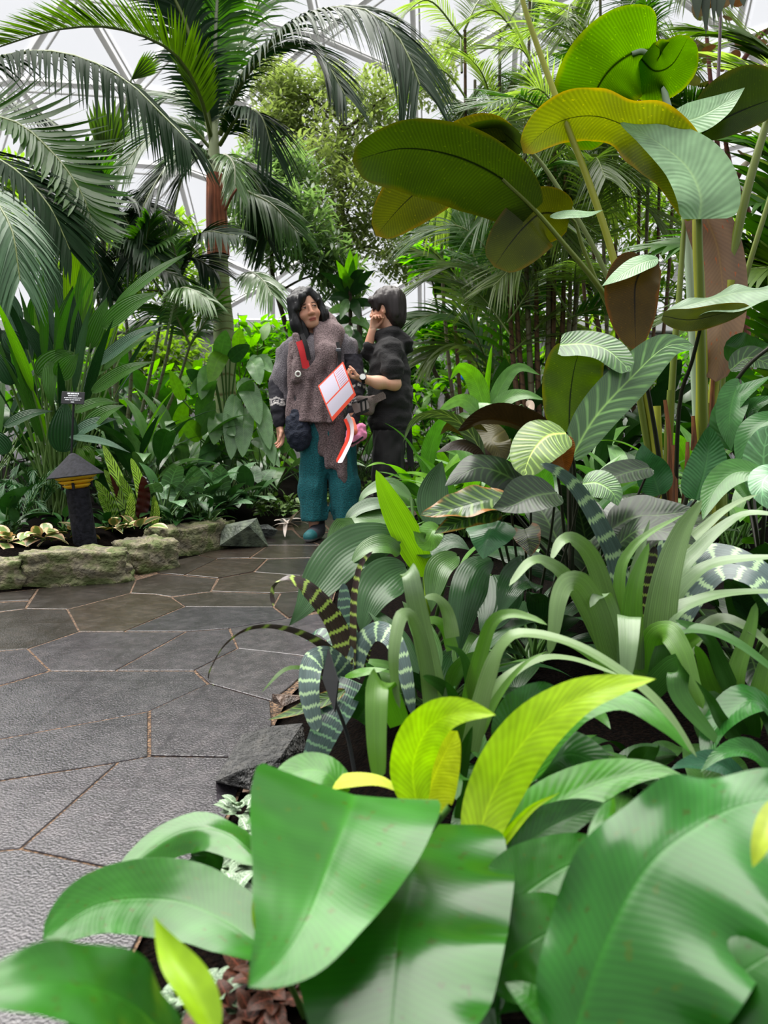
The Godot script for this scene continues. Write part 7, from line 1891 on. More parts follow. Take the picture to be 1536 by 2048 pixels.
# ---------------------------------------------------------------- people
# a field of distances on a grid: rounded bones and ovals melt together, and its zero surface becomes the mesh
class Field:
	var lo: Vector3
	var h: float
	var n: Vector3i
	var d := PackedFloat32Array()

	func _init(a: Vector3, b: Vector3, cell: float) -> void:
		lo = a
		h = cell
		n = Vector3i(((b - a) / cell).ceil()) + Vector3i.ONE
		d.resize(n.x * n.y * n.z)
		d.fill(9.0)

	func cone(a: Vector3, b: Vector3, ra: float, rb: float, k := 0.02) -> void:
		var r := Vector3.ONE * (maxf(ra, rb) + k + 2.5 * h)
		var i0 := Vector3i(((a.min(b) - r - lo) / h).floor()).clamp(Vector3i.ZERO, n - Vector3i.ONE)
		var i1 := Vector3i(((a.max(b) + r - lo) / h).ceil()).clamp(Vector3i.ZERO, n - Vector3i.ONE)
		var ba := b - a
		var l2 := maxf(ba.length_squared(), 1e-9)
		for z in range(i0.z, i1.z + 1):
			for y in range(i0.y, i1.y + 1):
				var q := (z * n.y + y) * n.x
				for x in range(i0.x, i1.x + 1):
					var p := lo + Vector3(x, y, z) * h - a
					var t := clampf(p.dot(ba) / l2, 0.0, 1.0)
					var v := (p - ba * t).length() - lerpf(ra, rb, t)
					var o := d[q + x]
					var e := maxf(k - absf(o - v), 0.0) / k
					d[q + x] = minf(o, v) - e * e * k * 0.25

	func ell(c: Vector3, r: Vector3, bs := Basis(), k := 0.02, cut := false) -> void:
		var m := Vector3.ONE * (maxf(r.x, maxf(r.y, r.z)) + k + 2.5 * h)
		var i0 := Vector3i(((c - m - lo) / h).floor()).clamp(Vector3i.ZERO, n - Vector3i.ONE)
		var i1 := Vector3i(((c + m - lo) / h).ceil()).clamp(Vector3i.ZERO, n - Vector3i.ONE)
		var inv := bs.inverse()
		for z in range(i0.z, i1.z + 1):
			for y in range(i0.y, i1.y + 1):
				var q := (z * n.y + y) * n.x
				for x in range(i0.x, i1.x + 1):
					var p := inv * (lo + Vector3(x, y, z) * h - c)
					var k0 := (p / r).length()
					var k1 := (p / (r * r)).length()
					var v := k0 * (k0 - 1.0) / maxf(k1, 1e-6)
					var o := d[q + x]
					if cut:
						v = -v
						var e2 := maxf(k - absf(o - v), 0.0) / k
						d[q + x] = maxf(o, v) + e2 * e2 * k * 0.25
					else:
						var e := maxf(k - absf(o - v), 0.0) / k
						d[q + x] = minf(o, v) - e * e * k * 0.25

	func clip(at: Vector3, out: Vector3) -> void:             # nothing beyond this plane
		for z in n.z:
			for y in n.y:
				var q := (z * n.y + y) * n.x
				for x in n.x:
					if d[q + x] < 0.05:
						d[q + x] = maxf(d[q + x], out.dot(lo + Vector3(x, y, z) * h - at))

	func roughen(amount: float, freq: Vector3, seed_: int) -> void:
		var ns := FastNoiseLite.new()
		ns.seed = seed_
		ns.frequency = 1.0
		ns.fractal_octaves = 2
		for z in n.z:
			for y in n.y:
				var q := (z * n.y + y) * n.x
				for x in n.x:
					if absf(d[q + x]) < 0.04:
						var p := (lo + Vector3(x, y, z) * h) * freq
						d[q + x] += amount * ns.get_noise_3dv(p)

	func build(col: Callable) -> Array:
		var v := PackedVector3Array()
		var c := PackedColorArray()
		var idx := PackedInt32Array()
		var at := PackedInt32Array()
		at.resize(d.size())
		at.fill(-1)
		var sx := 1
		var sy := n.x
		var sz := n.x * n.y
		var offs := [0, sx, sy, sx + sy, sz, sx + sz, sy + sz, sx + sy + sz]
		var pos := [Vector3(0, 0, 0), Vector3(1, 0, 0), Vector3(0, 1, 0), Vector3(1, 1, 0), Vector3(0, 0, 1), Vector3(1, 0, 1), Vector3(0, 1, 1), Vector3(1, 1, 1)]
		var edges := [[0, 1], [2, 3], [4, 5], [6, 7], [0, 2], [1, 3], [4, 6], [5, 7], [0, 4], [1, 5], [2, 6], [3, 7]]
		var far := 4.0 * h
		for z in n.z - 1:
			for y in n.y - 1:
				var q0 := z * sz + y * sy
				for x in n.x - 1:
					var q := q0 + x
					if absf(d[q]) > far:
						continue
					var m := 0
					for k in 8:
						if d[q + offs[k]] < 0.0:
							m += 1
					if m == 0 or m == 8:
						continue
					var s := Vector3.ZERO
					var cnt := 0
					for e in edges:
						var a := d[q + offs[e[0]]]
						var b := d[q + offs[e[1]]]
						if (a < 0.0) != (b < 0.0):
							s += (pos[e[0]] as Vector3).lerp(pos[e[1]], a / (a - b))
							cnt += 1
					at[q] = v.size()
					v.append(lo + (Vector3(x, y, z) + s / cnt) * h)
		var st := [sx, sy, sz]
		for z in range(1, n.z - 1):
			for y in range(1, n.y - 1):
				for x in range(1, n.x - 1):
					var q := z * sz + y * sy + x
					if absf(d[q]) > far:
						continue
					var inside := d[q] < 0.0
					for ax in 3:
						if (d[q + st[ax]] < 0.0) == inside:
							continue
						var b: int = st[(ax + 1) % 3]
						var e: int = st[(ax + 2) % 3]
						var k := [at[q], at[q - b], at[q - b - e], at[q - e]]
						if k.min() < 0:
							continue
						if inside:
							idx.append_array([k[0], k[2], k[1], k[0], k[3], k[2]])
						else:
							idx.append_array([k[0], k[1], k[2], k[0], k[2], k[3]])
		for p in v:
			c.append(col.call(p) if col.is_valid() else Color.WHITE)
		return [v, idx, c]


func field_mesh(built: Array) -> ArrayMesh:              # several fields side by side in one mesh
	var v := PackedVector3Array()
	var idx := PackedInt32Array()
	var c := PackedColorArray()
	for b in built:
		var first := v.size()
		v.append_array(b[0])
		c.append_array(b[2])
		for i in b[1]:
			idx.append(i + first)
	return mesh_of(v, smooth_normals(v, idx), PackedVector2Array(), idx, c)


func tone(c: Color) -> Callable:
	return func(_p: Vector3) -> Color: return c


# the skull with its face, in its own axes (y up, z forwards), placed by x
func head_field(x: Transform3D, s: float, lips: Color, skin: Color) -> Array:
	var f := Field.new(Vector3(-0.10, -0.20, -0.14) * s, Vector3(0.10, 0.14, 0.13) * s, 0.0042)
	f.ell(Vector3(0, 0.03, -0.02) * s, Vector3(0.074, 0.084, 0.092) * s)
	f.ell(Vector3(0, -0.035, 0.018) * s, Vector3(0.061, 0.080, 0.068) * s, Basis(), 0.03)
	f.cone(Vector3(-0.012, -0.092, 0.058) * s, Vector3(0.012, -0.092, 0.058) * s, 0.020 * s, 0.020 * s, 0.03)
	for k in [-1.0, 1.0]:
		f.ell(Vector3(0.036 * k, -0.036, 0.056) * s, Vector3(0.024, 0.022, 0.022) * s, Basis(), 0.02)
		f.ell(Vector3(0.030 * k, 0.004, 0.094) * s, Vector3(0.019, 0.011, 0.016) * s, Basis(), 0.012, true)
		f.ell(Vector3(0.030 * k, 0.003, 0.070) * s, Vector3(0.016, 0.010, 0.010) * s, Basis(), 0.006)
		f.ell(Vector3(0.012 * k, -0.034, 0.090) * s, Vector3(0.009, 0.008, 0.010) * s, Basis(), 0.008)
		f.ell(Vector3(0.076 * k, -0.012, -0.012) * s, Vector3(0.009, 0.030, 0.019) * s, Basis(Vector3.UP, 0.35 * k), 0.006)
		f.ell(Vector3(0.086 * k, -0.010, -0.006) * s, Vector3(0.006, 0.017, 0.010) * s, Basis(), 0.004, true)
	f.cone(Vector3(0, 0.008, 0.082) * s, Vector3(0, -0.030, 0.099) * s, 0.008 * s, 0.011 * s, 0.012)
	f.ell(Vector3(0, -0.060, 0.081) * s, Vector3(0.023, 0.006, 0.010) * s, Basis(), 0.008)
	f.ell(Vector3(0, -0.071, 0.079) * s, Vector3(0.020, 0.007, 0.010) * s, Basis(), 0.005)
	f.cone(Vector3(0, -0.06, -0.025) * s, Vector3(0, -0.19, -0.035) * s, 0.050 * s, 0.054 * s, 0.03)
	var r := f.build(func(p: Vector3) -> Color:
		var q := p / s
		if q.z > 0.074 and absf(q.x) < 0.020 and q.y > -0.077 - 8.0 * q.x * q.x * -1.0 and q.y < -0.057 - 8.0 * q.x * q.x:
			return lips if absf(q.y + 0.0655) > 0.0022 else lips.darkened(0.6)
		var blush := clampf(1.0 - Vector2(absf(q.x) - 0.04, q.y + 0.035).length() / 0.03, 0.0, 1.0) * 0.3
		return skin.lerp(Color(skin.r, skin.g * 0.72, skin.b * 0.66), blush if q.z > 0.02 else 0.0))
	for i in r[0].size():
		r[0][i] = x * r[0][i]
	return r


# a hand hanging along -y from the wrist, palm towards +z, thumb on the side given; curl bends the fingers
func hand_field(x: Transform3D, thumb: float, curl: float, s: float, skin: Color) -> Array:
	var f := Field.new(Vector3(-0.075, -0.22, -0.04) * s, Vector3(0.075, 0.05, 0.12) * s, 0.0034)
	f.cone(Vector3(0, 0.06, 0) * s, Vector3(0, -0.01, 0) * s, 0.024 * s, 0.022 * s, 0.01)
	var lens := [0.068, 0.078, 0.072, 0.056]
	for i in 4:
		var bx := (0.030 - 0.020 * i) * thumb
		var p := Vector3(bx, -0.082 + 0.004 * absf(i - 1.2), 0)
		f.cone(Vector3(bx * 0.45, -0.015, 0) * s, p * s, 0.015 * s, 0.0115 * s, 0.012)
		var ang := curl * 0.6
		for k in 3:
			var l: float = lens[i] * [0.45, 0.32, 0.23][k]
			var q := p + Vector3(bx * 0.1 * l / 0.03, -cos(ang), sin(ang)) * l
			f.cone(p * s, q * s, (0.0098 - 0.001 * k) * s, (0.0092 - 0.0012 * k) * s, 0.003)
			p = q
			ang += curl * (0.9 + 0.1 * i)
	f.cone(Vector3(0.012 * thumb, -0.02, 0.004) * s, Vector3(0.036 * thumb, -0.045, 0.014) * s, 0.015 * s, 0.012 * s, 0.01)
	var t1 := Vector3((0.046 - 0.01 * curl) * thumb, -0.074, 0.022 + 0.02 * curl)
	f.cone(Vector3(0.036 * thumb, -0.045, 0.014) * s, t1 * s, 0.0115 * s, 0.010 * s, 0.004)
	f.cone(t1 * s, (t1 + Vector3(-0.012 * curl * thumb, -0.026, 0.006 + 0.012 * curl)) * s, 0.010 * s, 0.0085 * s, 0.003)
	var r := f.build(tone(skin))
	for i in r[0].size():
		r[0][i] = x * r[0][i]
	return r


func build_people() -> void:
	build_woman()
	build_boy()


const SKIN_W := Color(0.63, 0.36, 0.25)
const SKIN_B := Color(0.66, 0.38, 0.26)


func ribbon(parent: Node3D, called: String, pts: Array, wpx: float, m: Material, o := {}) -> MeshInstance3D:
	var oo := o.duplicate()
	oo["name"] = called
	return leaf(parent, pts, wpx, [0.001, 0.001], m, oo)


func build_woman() -> void:
	var D := 4.9
	var J := func(u: float, v: float, f: float) -> Vector3: return P(u, v, D - f)
	var at := grounded(P(655, 1075, D), 0.0)
	var t := thing("person", "woman with black shoulder-length hair, grey wool wrap and scarf and wide teal trousers", "person", at)
	var skin := mat("skin", Color(1, 1, 1), 0.5, {"vc": true, "tex": "skin", "tri": 6.0})
	skin.subsurf_scatter_enabled = true
	skin.subsurf_scatter_strength = 0.12
	# body: one surface from the head down
	var hx := Transform3D(Basis(Vector3.BACK, 0.27) * Basis(Vector3.UP, 0.34) * Basis(Vector3.RIGHT, 0.12), J.call(612, 618, 0.03))
	var parts := [head_field(hx, 1.05, Color(0.50, 0.16, 0.13), SKIN_W)]
	var f := Field.new(at + Vector3(-0.42, 0.0, -0.25), at + Vector3(0.32, 1.26, 0.30), 0.014)
	f.cone(hx * Vector3(0, -0.14, -0.03), J.call(632, 695, -0.02), 0.048, 0.06, 0.04)
	f.cone(J.call(598, 700, -0.02), J.call(668, 692, -0.02), 0.065, 0.065, 0.05)
	f.ell(J.call(634, 740, -0.01), Vector3(0.14, 0.17, 0.09), Basis(), 0.06)
	f.ell(J.call(645, 850, -0.01), Vector3(0.15, 0.14, 0.10), Basis(), 0.06)
	var el: Vector3 = J.call(556, 775, 0.0)
	var wr: Vector3 = J.call(559, 848, 0.08)
	f.cone(J.call(586, 700, -0.02), el, 0.05, 0.038, 0.03)
	f.cone(el, wr, 0.036, 0.024, 0.02)
	var el2: Vector3 = J.call(708, 770, 0.02)
	var wr2: Vector3 = J.call(706, 842, 0.14)
	f.cone(J.call(684, 695, -0.02), el2, 0.05, 0.038, 0.03)
	f.cone(el2, wr2, 0.036, 0.024, 0.02)
	for k in [[624, 880, 627, 965, 629, 1050], [676, 880, 690, 965, 696, 1050]]:
		f.cone(J.call(k[0], k[1], 0.0), J.call(k[2], k[3], 0.0), 0.075, 0.05, 0.04)
		f.cone(J.call(k[2], k[3], 0.0), J.call(k[4], k[5], -0.02), 0.05, 0.036, 0.03)
		f.cone(J.call(k[4], k[5] + 14, -0.02), J.call(k[4] - 8, k[5] + 20, 0.12), 0.03, 0.025, 0.02)
	parts.append(f.build(tone(SKIN_W)))
	parts.append(hand_field(Transform3D(Basis(Vector3.BACK, 0.12) * Basis(Vector3.UP, -0.9), wr + Vector3(0.0, -0.01, 0.0)), 1.0, 0.45, 0.92, SKIN_W))
	parts.append(hand_field(Transform3D(Basis(Vector3.BACK, 0.15) * Basis(Vector3.UP, 0.6), wr2), -1.0, 0.8, 0.92, SKIN_W))
	wpart(t, "body", field_mesh(parts), skin)
	# eyes and brows
	var black := mat("eye dark", Color(0.05, 0.035, 0.03), 0.25)
	var white := mat("eye white", Color(0.78, 0.74, 0.70), 0.3)
	var ball := SphereMesh.new()
	ball.radius = 0.5
	ball.height = 1.0
	for k in [-1.0, 1.0]:
		part(t, "eye", ball, white, Transform3D(Basis(), -at) * hx * Transform3D(Basis.from_scale(Vector3(0.024, 0.0052, 0.010)), Vector3(0.0315 * k, 0.003, 0.0798)))
		part(t, "iris", ball, black, Transform3D(Basis(), -at) * hx * Transform3D(Basis.from_scale(Vector3(0.012, 0.0085, 0.008)), Vector3(0.0315 * k + 0.004, 0.003, 0.0822)))
		part(t, "eyelid", ball, black, Transform3D(Basis(), -at) * hx * Transform3D(Basis(Vector3.BACK, -0.12 * k).scaled_local(Vector3(0.030, 0.0035, 0.010)), Vector3(0.0315 * k, 0.0080, 0.0808)))
		part(t, "eyebrow", ball, mat("brow", Color(0.16, 0.09, 0.07), 0.7), Transform3D(Basis(), -at) * hx * Transform3D(Basis(Vector3.BACK, -0.10 * k).scaled_local(Vector3(0.034, 0.0055, 0.010)), Vector3(0.032 * k, 0.0242, 0.0838)))
	# hair
	var hf := Field.new(Vector3(-0.17, -0.26, -0.17), Vector3(0.17, 0.17, 0.14), 0.0055)
	hf.ell(Vector3(0, 0.040, -0.030), Vector3(0.094, 0.096, 0.104))
	hf.ell(Vector3(0, -0.06, -0.075), Vector3(0.098, 0.13, 0.05), Basis(), 0.04)
	hf.cone(Vector3(-0.072, 0.06, 0.02), Vector3(-0.085, -0.08, 0.025), 0.036, 0.036, 0.03)
	hf.cone(Vector3(-0.085, -0.08, 0.025), Vector3(-0.082, -0.21, 0.04), 0.038, 0.022, 0.03)
	hf.cone(Vector3(-0.055, -0.10, 0.03), Vector3(-0.040, -0.20, 0.05), 0.026, 0.014, 0.02)
	hf.cone(Vector3(0.078, 0.05, 0.005), Vector3(0.094, -0.06, 0.01), 0.030, 0.034, 0.03)
	hf.cone(Vector3(0.094, -0.06, 0.01), Vector3(0.074, -0.145, 0.02), 0.036, 0.016, 0.03)
	hf.ell(Vector3(0.012, -0.025, 0.085), Vector3(0.064, 0.092, 0.078), Basis(Vector3.BACK, -0.05), 0.015, true)
	hf.cone(Vector3(0.030, 0.105, 0.045), Vector3(-0.030, 0.070, 0.078), 0.020, 0.018, 0.02)
	hf.cone(Vector3(-0.030, 0.070, 0.078), Vector3(-0.066, 0.015, 0.066), 0.019, 0.016, 0.02)
	hf.cone(Vector3(0.035, 0.105, 0.040), Vector3(0.068, 0.035, 0.052), 0.018, 0.014, 0.02)
	hf.roughen(0.010, Vector3(34, 4, 34), 3)
	var hr := hf.build(tone(Color.WHITE))
	for i in hr[0].size():
		hr[0][i] = hx * hr[0][i]
	var hair := mat("black hair", Color(0.05, 0.05, 0.065), 0.5)
	wpart(t, "hair", field_mesh([hr]), hair)
	# trousers
	var teal := mat("teal cloth", Color(0.05, 0.44, 0.47), 0.85, {"tex": "wool", "bump": "fine", "deep": 0.3, "tri": 5.0, "rim": 0.2})
	f = Field.new(at + Vector3(-0.26, 0.04, -0.22), at + Vector3(0.30, 0.75, 0.22), 0.011)
	f.ell(J.call(650, 868, 0.0), Vector3(0.165, 0.13, 0.12), Basis(), 0.05)
	f.cone(J.call(630, 890, 0.0), J.call(625, 975, 0.01), 0.093, 0.083, 0.03)
	f.cone(J.call(625, 975, 0.01), J.call(627, 1045, 0.0), 0.083, 0.080, 0.03)
	f.cone(J.call(678, 890, 0.0), J.call(690, 975, 0.01), 0.098, 0.090, 0.03)
	f.cone(J.call(690, 975, 0.01), J.call(696, 1045, 0.0), 0.090, 0.088, 0.03)
	f.roughen(0.016, Vector3(16, 3.5, 16), 8)
	f.clip(J.call(660, 1041, 0.0), Vector3.DOWN)
	wpart(t, "trousers", field_mesh([f.build(tone(Color.WHITE))]), teal)
	# shoes
	var shoe := mat("shoe", Color(1, 1, 1), 0.7, {"vc": true, "tex": "wool", "tri": 10.0})
	for k in [[636, 1062, 618, 1069], [700, 1060, 688, 1068]]:
		var heel: Vector3 = J.call(k[0], k[1], -0.05)
		var toe: Vector3 = J.call(k[2], k[3], 0.13)
		heel.y = 0.035
		toe.y = 0.03
		f = Field.new(heel.min(toe) - Vector3(0.09, 0.06, 0.09), heel.max(toe) + Vector3(0.09, 0.14, 0.09), 0.006)
		f.cone(heel, toe, 0.040, 0.036, 0.02)
		f.cone(heel + Vector3(0, 0.03, 0), heel.lerp(toe, 0.75), 0.042, 0.034, 0.02)
		f.cone(heel + Vector3(0, 0.02, 0.0), heel + Vector3(0, 0.10, 0.0), 0.040, 0.044, 0.02)
		f.clip(Vector3(0, 0.002, 0), Vector3.DOWN)
		wpart(t, "shoe", field_mesh([f.build(func(p: Vector3) -> Color:
			if p.y < 0.020:
				return Color(0.35, 0.36, 0.38)
			if p.y > heel.y + 0.055:
				return Color(0.012, 0.014, 0.02)
			if p.distance_to(toe) < 0.055:
				return Color(0.02, 0.20, 0.22)
			return Color(0.08, 0.085, 0.11))]), shoe)
	# dark knitted sleeves with white bands
	var navy := mat("dark knit", Color(1, 1, 1), 0.9, {"vc": true, "tex": "wool", "bump": "wool", "deep": 0.15, "tri": 8.0})
	var y1: float = J.call(556, 808, 0.06).y
	for sd in 2:
		f = Field.new(at + (Vector3(0.02, 0.6, -0.2) if sd else Vector3(-0.42, 0.6, -0.2)), at + Vector3(0.30 if sd else -0.15, 1.12, 0.28), 0.007)
		if sd == 0:
			f.cone(J.call(553, 770, 0.0), J.call(556, 815, 0.06), 0.05, 0.046, 0.02)
			f.cone(J.call(556, 815, 0.06), J.call(559, 846, 0.08), 0.045, 0.035, 0.02)
		else:
			f.cone(J.call(704, 700, 0.02), J.call(713, 770, 0.06), 0.058, 0.052, 0.02)
			f.cone(J.call(713, 770, 0.06), J.call(706, 838, 0.13), 0.052, 0.04, 0.02)
		f.roughen(0.006, Vector3(18, 30, 18), 4)
		wpart(t, "sleeve", field_mesh([f.build(func(p: Vector3) -> Color:
			var b := (p.y - y1) / 0.012 + 0.5 * sin(p.x * 90.0)
			var on := absf(b) < 0.45 or absf(b - 2.6) < 0.4 or (absf(b - 1.3) < 0.5 and sin(p.x * 260.0 + p.z * 200.0) > 0.0) or (p.x > at.x and absf(b - 9.0) < 0.6 and sin(p.x * 200.0) > -0.3)
			return Color(0.72, 0.72, 0.70) if on else Color(0.018, 0.019, 0.028))]), navy)
	# the grey wrap over the shoulders
	var wool := mat("grey wool", Color(0.50, 0.49, 0.515), 0.95, {"tex": "wool", "bump": "wool", "deep": 0.35, "tri": 5.0, "rim": 0.3})
	var wool2 := mat("grey brown wool", Color(0.52, 0.455, 0.46), 0.95, {"tex": "wool", "bump": "wool", "deep": 0.45, "tri": 4.0, "rim": 0.3})
	f = Field.new(at + Vector3(-0.46, 0.55, -0.30), at + Vector3(0.34, 1.32, 0.30), 0.011)
	f.cone(J.call(604, 674, -0.03), J.call(578, 702, -0.02), 0.052, 0.056, 0.05)
	f.cone(J.call(578, 702, -0.02), J.call(560, 760, 0.0), 0.058, 0.056, 0.05)
	f.cone(J.call(560, 760, 0.0), J.call(562, 800, 0.0), 0.056, 0.052, 0.05)
	f.cone(J.call(566, 790, 0.0), J.call(582, 838, 0.02), 0.05, 0.04, 0.04)
	f.cone(J.call(655, 664, -0.03), J.call(692, 694, -0.02), 0.055, 0.056, 0.05)
	f.cone(J.call(692, 694, -0.02), J.call(706, 738, 0.02), 0.058, 0.046, 0.05)
	f.ell(J.call(632, 745, -0.01), Vector3(0.165, 0.24, 0.115), Basis(), 0.06)
	f.ell(J.call(640, 830, -0.01), Vector3(0.155, 0.16, 0.115), Basis(), 0.06)
	f.roughen(0.024, Vector3(11, 3.2, 11), 21)
	wpart(t, "wrap", field_mesh([f.build(tone(Color.WHITE))]), wool)
	# scarf: neck roll, front panel with soft pleats, long tail
	f = Field.new(at + Vector3(-0.26, 0.26, -0.2), at + Vector3(0.24, 1.42, 0.36), 0.009)
	f.cone(J.call(650, 640, -0.06), J.call(668, 668, 0.02), 0.055, 0.06, 0.03)
	f.cone(J.call(668, 668, 0.02), J.call(655, 712, 0.10), 0.06, 0.06, 0.03)
	f.cone(J.call(655, 712, 0.10), J.call(622, 752, 0.13), 0.058, 0.035, 0.03)
	f.cone(J.call(636, 655, 0.03), J.call(645, 700, 0.11), 0.035, 0.05, 0.03)
	for k in [[592, 672, 594, 745, 0.02], [585, 690, 580, 830, -0.01], [601, 745, 599, 832, 0.0], [613, 742, 611, 840, 0.02], [625, 745, 624, 842, 0.0], [638, 735, 638, 842, 0.02], [651, 728, 650, 838, 0.0], [662, 715, 661, 835, 0.02]]:
		f.cone(J.call(k[0], k[1], 0.10 + k[4]), J.call(k[2], k[3] + 12, 0.135 + k[4]), 0.026, 0.026, 0.020)
	f.roughen(0.012, Vector3(14, 5, 14), 5)
	f.clip(J.call(630, 845, 0.13), Vector3(-0.06, -1, 0).normalized())
	wpart(t, "scarf", field_mesh([f.build(tone(Color.WHITE))]), wool2)
	f = Field.new(at + Vector3(-0.26, 0.20, -0.2), at + Vector3(0.24, 0.85, 0.30), 0.009)
	for k in [[632, 835, 640, 903, 0.0], [645, 835, 656, 932, 0.02], [658, 835, 668, 928, 0.0], [668, 835, 682, 950, 0.02], [676, 835, 691, 964, 0.0]]:
		f.cone(J.call(k[0], k[1] - 15, 0.085 + k[4] * 0.5), J.call(k[2], k[3], 0.085 + k[4] * 0.5), 0.032, 0.020, 0.035)
	f.roughen(0.010, Vector3(14, 5, 14), 6)
	wpart(t, "scarf_tail", field_mesh([f.build(tone(Color.WHITE))]), wool2)
	# red collar and lapel
	ribbon(t, "red_collar", [[599, 682, D - 0.16, -10], [606, 705, D - 0.175, -10], [613, 738, D - 0.18, -10]], 15, mat("red cloth", Color(0.68, 0.03, 0.08), 0.8, {"both": true}), {"fold": 0.2})
	ribbon(t, "dark_lapel", [[604, 668, D - 0.15, -10], [612, 690, D - 0.18, -10], [619, 722, D - 0.185, -10]], 9, mat("dark cloth", Color(0.035, 0.035, 0.045), 0.9, {"both": true}), {"fold": 0.2})
	var ring := TorusMesh.new()
	ring.inner_radius = 0.010
	ring.outer_radius = 0.019
	part(t, "ring_brooch", ring, mat("pearl", Color(0.90, 0.90, 0.87), 0.3), Transform3D(Basis(Vector3.RIGHT, PI / 2), J.call(596, 748, 0.185) - at))
	ribbon(t, "shoulder_strap", [[675, 684, D - 0.115, 0], [678, 705, D - 0.135, 0], [680, 732, D - 0.15, 0]], 7, mats["dark cloth"], {})
	part(t, "strap_buckle", box_mesh(Vector3(0.03, 0.02, 0.012), 0.003), mat("grey buckle", Color(0.32, 0.33, 0.36), 0.4), Transform3D(Basis(), J.call(677, 700, 0.15) - at))
	# what she carries
	var b := thing("shoulder_bag", "dark blue quilted bag hanging at the woman's right hip, below the end of her wrap", "bag", J.call(597, 905, 0.12))
	f = Field.new(J.call(597, 862, 0.12) - Vector3(0.14, 0.18, 0.12), J.call(597, 862, 0.12) + Vector3(0.14, 0.18, 0.12), 0.008)
	f.ell(J.call(597, 868, 0.12), Vector3(0.078, 0.105, 0.055), Basis(Vector3.BACK, 0.12))
	f.ell(J.call(590, 838, 0.11), Vector3(0.055, 0.075, 0.045), Basis(Vector3.BACK, -0.1), 0.04)
	f.roughen(0.010, Vector3(30, 30, 30), 6)
	wpart(b, "pouch", field_mesh([f.build(tone(Color.WHITE))]), mat("blue cloth", Color(0.085, 0.135, 0.23), 0.8, {"tex": "wool", "bump": "fine", "deep": 0.4, "tri": 6.0}))
	var pk := thing("zip_pouch", "pink and coral zipped pouch held at the woman's left side, beside the boy's waist bag", "bag", J.call(713, 892, 0.2))
	f = Field.new(J.call(713, 868, 0.2) - Vector3(0.12, 0.13, 0.1), J.call(713, 868, 0.2) + Vector3(0.12, 0.13, 0.1), 0.006)
	f.cone(J.call(702, 882, 0.2), J.call(724, 870, 0.2), 0.034, 0.030, 0.02)
	f.cone(J.call(704, 866, 0.2), J.call(722, 855, 0.2), 0.034, 0.028, 0.02)
	f.roughen(0.008, Vector3(30, 30, 30), 9)
	wpart(pk, "pouch", field_mesh([f.build(func(p: Vector3) -> Color: return Color(0.72, 0.22, 0.40))]), mat("pink cloth", Color(1, 1, 1), 0.7, {"vc": true}))
	f = Field.new(J.call(703, 852, 0.22) - Vector3(0.08, 0.09, 0.08), J.call(703, 852, 0.22) + Vector3(0.08, 0.09, 0.08), 0.006)
	f.cone(J.call(701, 842, 0.21), J.call(706, 862, 0.22), 0.026, 0.030, 0.02)
	wpart(pk, "coral_flap", field_mesh([f.build(func(p: Vector3) -> Color: return Color(0.85, 0.20, 0.12))]), mats["pink cloth"])
	ribbon(pk, "zip", [[698, 889, D - 0.262, 0], [712, 884, D - 0.262, 0], [727, 873, D - 0.255, 0]], 4, mats["dark cloth"])
	var sh := thing("paper_sheet", "curled white sheet with orange edge held at the woman's left hip, seen almost edge-on", "paper", J.call(690, 925, 0.24))
	var edge := mat("orange print", Color(0.95, 0.24, 0.13), 0.7, {"both": true})
	var paper := mat("paper", Color(0.90, 0.86, 0.88), 0.8, {"both": true})
	ribbon(sh, "sheet", [[693, 832, D - 0.29, 62], [702, 850, D - 0.30, 66], [701, 875, D - 0.30, 66], [690, 900, D - 0.30, 62], [676, 926, D - 0.29, 58]], 26, paper)
	ribbon(sh, "printed_edge", [[690, 838, D - 0.28, 30], [697, 858, D - 0.285, 30], [694, 880, D - 0.29, 30], [684, 902, D - 0.29, 30], [673, 925, D - 0.28, 30]], 7, edge)


